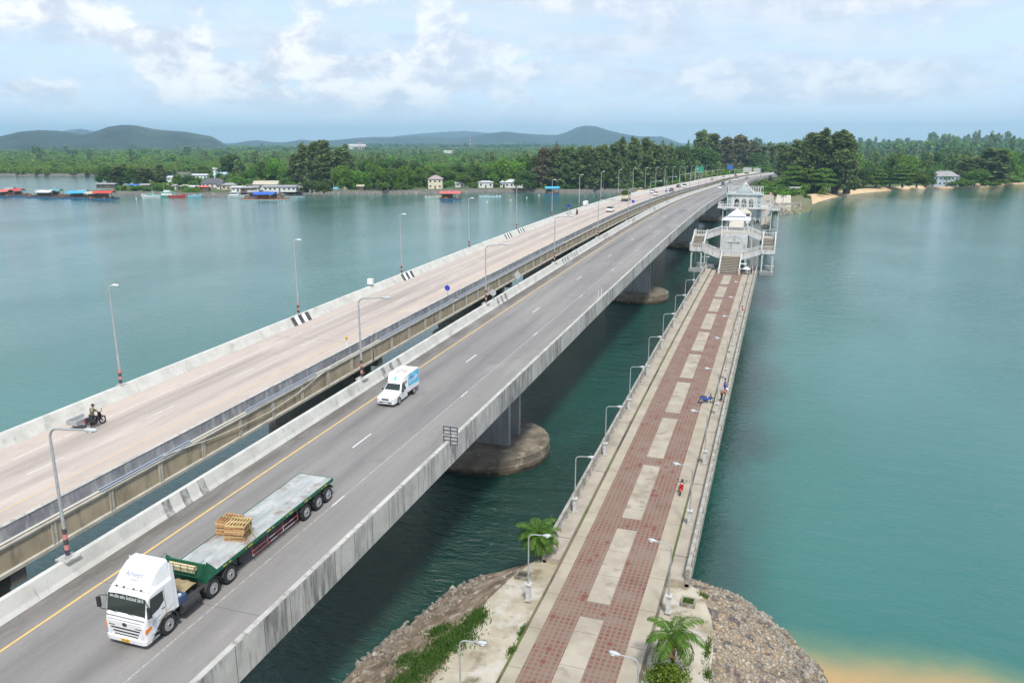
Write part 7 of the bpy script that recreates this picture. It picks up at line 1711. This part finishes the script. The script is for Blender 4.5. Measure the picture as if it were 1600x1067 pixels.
raft(703, 312.5, 12, 9, roof_rr, 'floating house with coral red hipped roof in open water', 1.0, 0, 2.8)
raft(676, 310, 9, 3, None, 'low grey pontoon left of the floating red-roofed house', floatm=float_w, clutter=roof_t)
raft(766, 309, 13, 3, None, 'row of blue drums floating before the rock wall', floatm=float_w, clutter=float_w)
raft(863, 303.5, 9, 6, roof_b, 'sky-blue roofed hut standing in the shallows by the beach', 1.0, 0, 2.8)
raft(60, 308, 10, 7, roof_g, 'grey-roofed raft squeezed left of the whitish roof', .6)
raft(83, 307, 12, 8, cm('roof_teal_sheet', (.10, .30, .32)), 'teal-roofed raft right of the whitish roof', .5)
raft(125, 308.5, 11, 8, roof_g, 'grey-roofed raft between the blue roof and the bright red hut', .5)
raft(12, 304, 9, 7, roof_g, 'grey-roofed raft behind the two red huts at the left edge', .6)
raft(395, 309, 10, 6, roof_g, 'grey-roofed raft left of the royal blue canopy', .7)
raft(428, 311, 9, 6, roof_g, 'small grey-roofed float behind the royal blue canopy', .6)
# boats
def boat(u, v, L_, hullm, housem, label, rz=0, deck=True, kind='fishing_boat', mastm=True):
    x, y = un(u, v, 0); t = thing(kind, label, 'boat', (x, y, 0), TH+rz); m = MB(); B_ = L_*.13; rg = []
    for f, wf, zb, zt in ((-.5, .75, -.1, 1.2), (-.3, 1, -.4, 1.0), (0, 1, -.5, .95), (.25, .85, -.4, 1.2), (.42, .45, -.1, 1.8), (.5, .05, .6, 2.3)):
        rg.append([(f*L_, -B_*wf, zt), (f*L_, -B_*wf*.7, zb), (f*L_, B_*wf*.7, zb), (f*L_, B_*wf, zt)])
    m.loft(rg, True); m.build('hull', hullm, t)
    if deck:
        m = MB(); m.box(-L_*.38, -L_*.02, -B_*.7, B_*.7, 1.0, 2.7); m.build('wheelhouse', housem, t, bevel=.05); m = MB(); m.box(-L_*.42, L_*.04, -B_*.85, B_*.85, 2.71, 2.85); m.build('canopy', hullm, t)
        m = MB(); m.box(-L_*.30, -L_*.10, -B_*.5, B_*.5, 2.86, 3.9); m.build('upper_house', housem, t)
        m = MB(); m.box(-L_*.36, -L_*.05, -B_*.7-.01, -B_*.7+.03, 1.8, 2.3); m.build('window', glass_dark, t)
    if mastm: m = MB(); m.cyl((-L_*.1, 0, 1), (-L_*.1, 0, 6.8), .1, .05, 6); m.cyl((L_*.3, 0, 1), (L_*.22, 0, 4.0), .06, .04, 6); m.build('mast', boat_w, t)
    return t
boat(253, 308, 17, teal, boat_w, 'teal and white fishing boat with a mast moored in the village', math.pi); boat(236, 309, 11, boat_w, teal, 'low pale open boat with raised prow left of the teal boat', math.pi, False)
boat(277, 308.5, 10, boat_r, boat_w, 'red boat right of the teal fishing boat', 0, False, mastm=False)
for i, (u, v, c, lb) in enumerate(((305, 308, boat_bl, 'first small longtail boat in the moored row'), (313, 307.5, boat_w, 'second small longtail boat in the moored row'), (322, 307, wood_d, 'third small longtail boat in the moored row'), (331, 306.5, boat_w, 'fourth small longtail boat in the moored row'))): boat(u, v, 8, c, c, lb, .4+i*.1, False, 'longtail_boat', False)
boat(374, 308, 13, boat_w, boat_w, 'white boat under a long blue awning', 0, True, mastm=False)
boat(518, 302.5, 15, boat_bl, boat_bl, 'pale blue fishing boat beached before the bright tree', math.pi, True); boat(533, 302, 11, roof_t, roof_t, 'tan wooden boat beached right of the pale blue boat', math.pi, True, mastm=False)
# jetty and piers
t = thing('jetty', 'short timber jetty on the casuarina beach', 'jetty', (*un(927, 301, 0), 0), TH); m = MB(); m.box(-6, 6, 0, 6, 1.9, 2.2); m.build('deck', wood_d, t); m = MB()
for i in range(7):
    for y in (.3, 5.7): m.cyl((-5.8+i*1.93, y, -2), (-5.8+i*1.93, y, 2.9), .14, .14, 6)
m.box(-6, 6, .2, .3, 2.8, 2.9); m.build('posts', roof_t, t)
t = thing('jetty', 'long low village jetty behind the moored boats', 'jetty', (*un(320, 303.5, 0), 0), TH); m = MB(); m.box(-26, 20, 0, 4, 1.5, 1.8); m.build('deck', wood_d, t); m = MB()
for i in range(24): m.cyl((-25.5+i*2, .2, -2), (-25.5+i*2, .2, 2.6 if i % 3 == 0 else 1.5), .14, .14, 6)
m.build('posts', wood_d, t)
for i, (u, v) in enumerate(((761, 316), (798, 313.5), (823, 309.5), (842, 306), (213, 311), (462, 306.5), (473, 305))):
    x, y = un(u, v, 0); m = MB(); m.ell((x, y, .15), (.45, .45, .4), 10, 6); tag(m.build('buoy', boat_w, smooth=True), '%s small white buoy counted from the red-roofed floating house and onwards' % ords[i], 'buoy', 'white buoys')
# ------------------------------------------------------------------ people and motorbikes
skin = mat('skin', (.33, .19, .12), .6); hair = mat('black_hair', (.015, .012, .01), .6)
def person(loc, rz, label, shirt, trousers, joints, hat=None, sc=1.0, group=None):
    """one continuous skinned body; joints overrides the standing pose. Faces -Y."""
    J = dict(pel=(0, 0, .92), wst=(0, 0, 1.08), chs=(0, 0, 1.30), nck=(0, 0, 1.47), hd0=(0, -.01, 1.56), hd1=(0, -.02, 1.68),
             shl=(-.17, 0, 1.41), ell=(-.24, .02, 1.14), wrl=(-.25, -.08, .90), shr=(.17, 0, 1.41), elr=(.24, .02, 1.14), wrr=(.25, -.08, .90),
             hpl=(-.09, 0, .90), knl=(-.10, -.03, .50), anl=(-.11, .02, .09), tol=(-.12, -.14, .04), hpr=(.09, 0, .90), knr=(.10, -.03, .50), anr=(.11, .02, .09), tor=(.12, -.14, .04))
    J.update(joints)
    E_ = [('pel', 'wst'), ('wst', 'chs'), ('chs', 'nck'), ('nck', 'hd0'), ('hd0', 'hd1'), ('chs', 'shl'), ('shl', 'ell'), ('ell', 'wrl'), ('chs', 'shr'), ('shr', 'elr'), ('elr', 'wrr'), ('pel', 'hpl'), ('hpl', 'knl'), ('knl', 'anl'), ('anl', 'tol'), ('pel', 'hpr'), ('hpr', 'knr'), ('knr', 'anr'), ('anr', 'tor')]
    Rr = dict(pel=.125, wst=.115, chs=.135, nck=.055, hd0=.085, hd1=.082, shl=.062, ell=.042, wrl=.028, shr=.062, elr=.042, wrr=.028, hpl=.088, knl=.058, anl=.04, tol=.038, hpr=.088, knr=.058, anr=.04, tor=.038)
    t = thing('person', label, 'person', loc, rz, group); t.scale = (sc,)*3
    def skinmesh(name, keys, edges, radd, mt, fingers=False):
        ks = list(keys); V = [Vector(J[k]) for k in ks]; E2 = [(ks.index(a), ks.index(b)) for a, b in edges]; rad = [Rr[k]+radd for k in ks]
        if fingers:
            for s, wk_, ek in ((-1, 'wrl', 'ell'), (1, 'wrr', 'elr')):
                w_ = Vector(J[wk_]); d = (w_-Vector(J[ek])).normalized(); sd_ = Vector((0, 1, 0)).cross(d); sd_ = sd_.normalized() if sd_.length > .1 else Vector((1, 0, 0)); up = d.cross(sd_)
                pi = len(V); V.append(w_+d*.05); rad.append(.03); E2.append((ks.index(wk_), pi))
                for q, (o_, ln) in enumerate(((-.032, .062), (-.011, .075), (.011, .070), (.030, .055))):
                    a = len(V); V.append(w_+d*.09+up*o_); rad.append(.011); E2.append((pi, a)); V.append(w_+d*(.09+ln*.6)+up*o_-sd_*s*.015); rad.append(.009); E2.append((a, a+1)); V.append(w_+d*(.09+ln)+up*o_-sd_*s*.04); rad.append(.008); E2.append((a+1, a+2))
                a = len(V); V.append(w_+d*.05+up*-.045); rad.append(.011); E2.append((pi, a)); V.append(w_+d*.085+up*-.062); rad.append(.009); E2.append((a, a+1))
        me = bpy.data.meshes.new(name); me.from_pydata(V, E2, []); o = bpy.data.objects.new(name, me); scene.collection.objects.link(o); o.parent = t; me.materials.append(mt)
        md = o.modifiers.new('skin', 'SKIN'); sv = me.skin_vertices[0].data
        for i, r in enumerate(rad): sv[i].radius = (r, r*.86)
        sv[0].use_root = True; o.modifiers.new('sub', 'SUBSURF').levels = 1; o.modifiers['sub'].render_levels = 1; return o
    skinmesh('body', J.keys() if False else ['pel', 'wst', 'chs', 'nck', 'hd0', 'hd1', 'shl', 'ell', 'wrl', 'shr', 'elr', 'wrr', 'hpl', 'knl', 'anl', 'tol', 'hpr', 'knr', 'anr', 'tor'], E_, 0, skin, True)
    ts = [e for e in E_ if not set(e) & {'wrl', 'wrr', 'hd0', 'hd1', 'nck', 'hpl', 'hpr', 'knl', 'knr', 'anl', 'anr', 'tol', 'tor'}]
    skinmesh('shirt', ['pel', 'wst', 'chs', 'shl', 'ell', 'shr', 'elr'], ts, .016, shirt)
    skinmesh('trousers', ['pel', 'hpl', 'knl', 'anl', 'hpr', 'knr', 'anr'], [('pel', 'hpl'), ('hpl', 'knl'), ('knl', 'anl'), ('pel', 'hpr'), ('hpr', 'knr'), ('knr', 'anr')], .016, trousers)
    h = Vector(J['hd1']); f = Vector(J['hd0'])
    m = MB(); m.ell(h+Vector((0, .02, .02)), (.098, .105, .10), 12, 8); m.build('hat' if hat else 'hair', hat or hair, t, smooth=True)
    if hat: m = MB(); m.cyl(h+Vector((0, -.02, .0)), h+Vector((0, -.02, .02)), .15, .13, 14); m.build('brim', hat, t)
    m = MB()
    for s in (-1, 1): m.ell(f+Vector((s*.032, -.082, .055)), (.012, .008, .008), 6, 4)
    m.ell(f+Vector((0, -.085, -.012)), (.026, .008, .007), 6, 4); m.build('eyes_and_mouth', hair, t)
    m = MB(); m.ell(f+Vector((0, -.094, .022)), (.014, .02, .022), 6, 5)
    for s in (-1, 1): m.ell(f+Vector((s*.086, 0, .03)), (.012, .02, .03), 6, 5)
    m.build('nose_and_ears', skin, t, smooth=True); return t
blue_c = mat('blue_cloth', (.03, .07, .42), .9); orange_c = mat('orange_cloth', (.62, .16, .04), .9); dark_c = mat('dark_cloth', (.03, .03, .04), .9); red_c = mat('red_cloth', (.50, .05, .06), .9); green_c = mat('camouflage_cloth', (.05, .075, .03), .9, (.12, .13, .07), 9, 2, .45, .55); white_c = mat('white_cloth', (.7, .7, .68), .9)
z = pz(86)+.22
person((-4.62, 87.0, z), -PI/2+PI+0.0 if False else PI/2, 'person in blue clothes standing at the right promenade railing', blue_c, blue_c, dict(wrl=(-.28, -.30, 1.12), wrr=(.2, -.34, 1.12), ell=(-.27, -.05, 1.16), elr=(.25, -.08, 1.16)))
person((-4.72, 84.2, pz(84)+.22), PI/2, 'person in orange top and white hat leaning on the right railing', orange_c, dark_c, dict(wst=(0, -.10, 1.05), chs=(0, -.27, 1.20), nck=(0, -.38, 1.30), hd0=(0, -.45, 1.37), hd1=(0, -.50, 1.47), shl=(-.17, -.33, 1.28), ell=(-.22, -.40, 1.08), wrl=(-.12, -.56, 1.13), shr=(.17, -.33, 1.28), elr=(.22, -.40, 1.08), wrr=(.12, -.56, 1.13), knl=(-.10, .02, .48), anl=(-.12, .16, .09), tol=(-.12, .0, .04), anr=(.11, .04, .09)), white_c)
person((-4.75, 123.5, pz(123)+.22), PI/2, 'person in a red shirt by the right railing half way to the stair pavilion', red_c, white_c, dict(wrl=(-.2, -.32, 1.1), wrr=(.2, -.32, 1.1), ell=(-.25, -.04, 1.14), elr=(.25, -.04, 1.14)))
person((-5.05, 161.2, pz(161)+.22), 2.4, 'person in dark red beside the last lamp at the stair foot', red_c, dark_c, dict())
person((-6.6, 163.6, pz(163)+.03), .6, 'person in dark clothes sitting by parasols right of the stair foot', dark_c, dark_c, dict(knl=(-.12, -.36, .90-.3), hpl=(-.09, 0, .6), hpr=(.09, 0, .6), pel=(0, 0, .62), wst=(0, .0, .78), chs=(0, 0, 1.0), nck=(0, 0, 1.17), hd0=(0, -.01, 1.26), hd1=(0, -.02, 1.38), shl=(-.17, 0, 1.11), ell=(-.24, -.05, .86), wrl=(-.18, -.25, .75), shr=(.17, 0, 1.11), elr=(.24, -.05, .86), wrr=(.18, -.25, .75), knr=(.12, -.36, .6), anl=(-.12, -.4, .12), anr=(.12, -.4, .12), tol=(-.12, -.55, .05), tor=(.12, -.55, .05)))
t = thing('parasol', 'folded white parasol stand right of the stair foot', 'parasol', (-6.0, 162.6, pz(162)+.03)); m = MB(); m.cyl((0, 0, 0), (0, 0, 1.5), .03, .03, 6); m.build('pole', galv, t); m = MB(); m.cyl((0, 0, 1.0), (0, 0, 1.5), .9, .03, 8, cap=True); m.build('canopy', white_c, t)
t = thing('stall_cart', 'small dark vendor cart with pale cover under the right stair flight', 'cart', (-6.9, 165.2, pz(164)+.03)); m = MB(); m.box(-.7, .7, -.4, .4, .35, .95); m.build('body', dark_c, t); m = MB(); m.box(-.8, .8, -.5, .5, 1.6, 1.66); m.build('canopy', white_c, t); m = MB()
for x in (-.7, .7):
    for y in (-.4, .4): m.cyl((x, y, 0), (x, y, 1.6), .025, .025, 6)
m.build('legs', galv, t)
def motorbike(loc, rz, label, paint, lean=0.0):
    """scooter / small motorcycle facing -Y"""
    t = thing('motorbike', label, 'motorbike', loc, rz); t.rotation_euler = (0, lean, rz)
    for y in (-.62, .62):
        m = MB(); n = 20; m.loft([[(px, y+r*math.cos(2*PI*k/n), .29+r*math.sin(2*PI*k/n)) for k in range(n)] for px, r in ((-.045, .23), (-.05, .27), (0, .29), (.05, .27), (.045, .23))], False); m.loft([[(px, y+r*math.cos(2*PI*k/n), .29+r*math.sin(2*PI*k/n)) for k in range(n)] for px, r in ((-.045, .23), (.045, .23))], False); w_ = m.build('wheel', tyre_m, t)
        m = MB(); 
        for k in range(7): a = 2*PI*k/7; m.cyl((0, y, .29), (0, y+.235*math.cos(a), .29+.235*math.sin(a)), .015, .015, 5)
        m.cyl((-.06, y, .29), (.06, y, .29), .05, .05, 10); m.build('spokes', rim_m, w_)
    m = MB(); m.loft([[(-w_, y, z0), (w_, y, z0), (w_*.8, y, z1), (-w_*.8, y, z1)] for y, z0, z1, w_ in ((-.30, .42, .78, .10), (-.1, .34, .55, .12), (.15, .36, .66, .14), (.45, .45, .72, .14), (.85, .62, .76, .07))]); m.build('body', paint, t, bevel=.03)
    m = MB(); m.loft([[(-w_, y, z), (w_, y, z), (w_*.8, y, z+.09), (-w_*.8, y, z+.09)] for y, z, w_ in ((.0, .67, .10), (.3, .73, .14), (.75, .77, .10))]); m.build('seat', trim_black, t, bevel=.02)
    m = MB(); m.loft([[(-.16, -.40, .40), (.16, -.40, .40), (.12, -.36, .42), (-.12, -.36, .42)], [(-.19, -.46, .75), (.19, -.46, .75), (.15, -.40, .78), (-.15, -.40, .78)], [(-.12, -.42, 1.0), (.12, -.42, 1.0), (.1, -.36, 1.0), (-.1, -.36, 1.0)]]); m.build('front_shield', paint, t, bevel=.02)
    m = MB(); m.tube([(-.34, -.22, 1.02), (-.15, -.36, 1.0), (.15, -.36, 1.0), (.34, -.22, 1.02)], .018, 6); m.cyl((0, -.36, 1.0), (0, -.60, .30), .03, .03, 6); m.build('handlebar', trim_black, t)
    m = MB()
    for s in (-1, 1): m.cyl((s*.26, -.28, 1.02), (s*.34, -.34, 1.2), .01, .01, 5); m.ell((s*.36, -.35, 1.24), (.06, .02, .045), 8, 5)
    m.build('mirrors', trim_black, t); m = MB(); m.ell((0, -.44, .96), (.10, .06, .07), 10, 6); m.build('headlight', lamp_c, t, smooth=True)
    m = MB(); m.loft([[(-.06, -.62+.33*math.cos(a), .29+.33*math.sin(a)), (.06, -.62+.33*math.cos(a), .29+.33*math.sin(a)), (.06, -.62+.31*math.cos(a), .29+.31*math.sin(a)), (-.06, -.62+.31*math.cos(a), .29+.31*math.sin(a))] for a in [math.pi*(.1+.75*i/8) for i in range(9)]]); m.build('front_fender', paint, t)
    m = MB(); m.cyl((.12, .1, .28), (.14, .78, .38), .035, .05, 8); m.build('exhaust', rim_m, t); m = MB(); m.box(-.06, .06, .84, .9, .62, .72); m.build('tail_lamp', MATS['tail_lamp_red'], t)
    m = MB(); m.box(-.09, .12, -.08, .28, .20, .42); m.build('engine', chassis, t); m = MB(); m.cyl((-.05, .0, .25), (-.25, .02, .015), .015, .012, 5); m.build('stand', trim_black, t); return t
red_p = mat('red_motorbike_paint', (.50, .02, .025), .3, coat=.4); blue_p = mat('blue_motorbike_paint', (.03, .08, .32), .3, coat=.4); black_p = mat('black_motorbike_paint', (.02, .02, .02), .3, coat=.4)
motorbike((-6.25, 62.2, pz(62.2)+.03), .05, 'red scooter parked facing the viewer on the paved promenade', red_p, .06)
motorbike((-6.2, 83.8, pz(83.8)+.03), 2.0, 'blue motorbike parked beside the lean figure on the promenade', blue_p, .06)
# rider with sidecar on the pinkish road
bk = motorbike((-49.45, 44.9, dz_(45)+.006), PI, 'black motorbike with a flat cargo sidecar ridden along the pinkish road', black_p)
bk.rotation_euler = (-math.atan2(dz_(46)-dz_(44), 2), 0, PI)
bk.scale = (1.12,)*3
m = MB(); m.box(.45, 1.35, -.35, 1.15, .40, .46); m.box(.45, .49, -.35, 1.15, .461, .72); m.box(1.31, 1.35, -.35, 1.15, .461, .72); m.box(.491, 1.309, 1.11, 1.15, .461, .72); m.cyl((.1, .1, .42), (.5, .1, .42), .03, .03, 6); m.cyl((.1, .7, .42), (.5, .7, .42), .03, .03, 6); m.build('sidecar_tray', galv, bk)
m = MB(); n = 18; m.loft([[(1.40+px, .4+r*math.cos(2*PI*k/n), .27+r*math.sin(2*PI*k/n)) for k in range(n)] for px, r in ((0, .18), (0, .27), (.09, .27), (.09, .18))]); m.build('sidecar_wheel', tyre_m, bk)
ride = dict(pel=(0, .25, .86), wst=(0, .22, 1.0), chs=(0, .13, 1.22), nck=(0, .07, 1.38), hd0=(0, .05, 1.47), hd1=(0, .04, 1.59), shl=(-.17, .10, 1.32), ell=(-.27, -.06, 1.10), wrl=(-.30, -.24, 1.06), shr=(.17, .10, 1.32), elr=(.27, -.06, 1.10), wrr=(.30, -.24, 1.06), hpl=(-.11, .22, .84), knl=(-.20, -.16, .70), anl=(-.17, .02, .32), tol=(-.17, -.12, .27), hpr=(.11, .22, .84), knr=(.20, -.16, .70), anr=(.17, .02, .32), tor=(.17, -.12, .27))
helmet = mat('dark_helmet', (.03, .035, .03), .25)
person((-49.45, 44.9, dz_(45)+.04), PI, 'helmeted rider in camouflage clothes on the sidecar motorbike', green_c, dark_c, ride, helmet, 1.1)
bk = motorbike((-51.0, 203.5, dz_(203)+.006), PI, 'dark motorbike near the outer parapet below the blue sign', black_p); person((-51.0, 203.5, dz_(203)+.02), PI, 'rider in reddish top on the motorbike by the outer parapet', mat('dull_red_cloth', (.25, .08, .07), .9), dark_c, ride, helmet)
# ------------------------------------------------------------------ sea haze
m = MB(); m.box(-12800, 12800, -600, 12900, -13.5, 262); hz_o = m.build('haze', [])
hm = bpy.data.materials.new('haze_air'); hm.use_nodes = True; T = hm.node_tree; T.nodes.clear(); pv = T.nodes.new('ShaderNodeVolumePrincipled'); ot = T.nodes.new('ShaderNodeOutputMaterial'); T.links.new(pv.outputs[0], ot.inputs['Volume'])
pv.inputs['Color'].default_value = (.48, .80, 1.0, 1); pv.inputs['Density'].default_value = 1.15e-4; pv.inputs['Anisotropy'].default_value = .1
hz_o.data.materials.append(hm); tag(hz_o, 'thin bluish air between the viewer and the far hills', 'haze', kind='stuff')
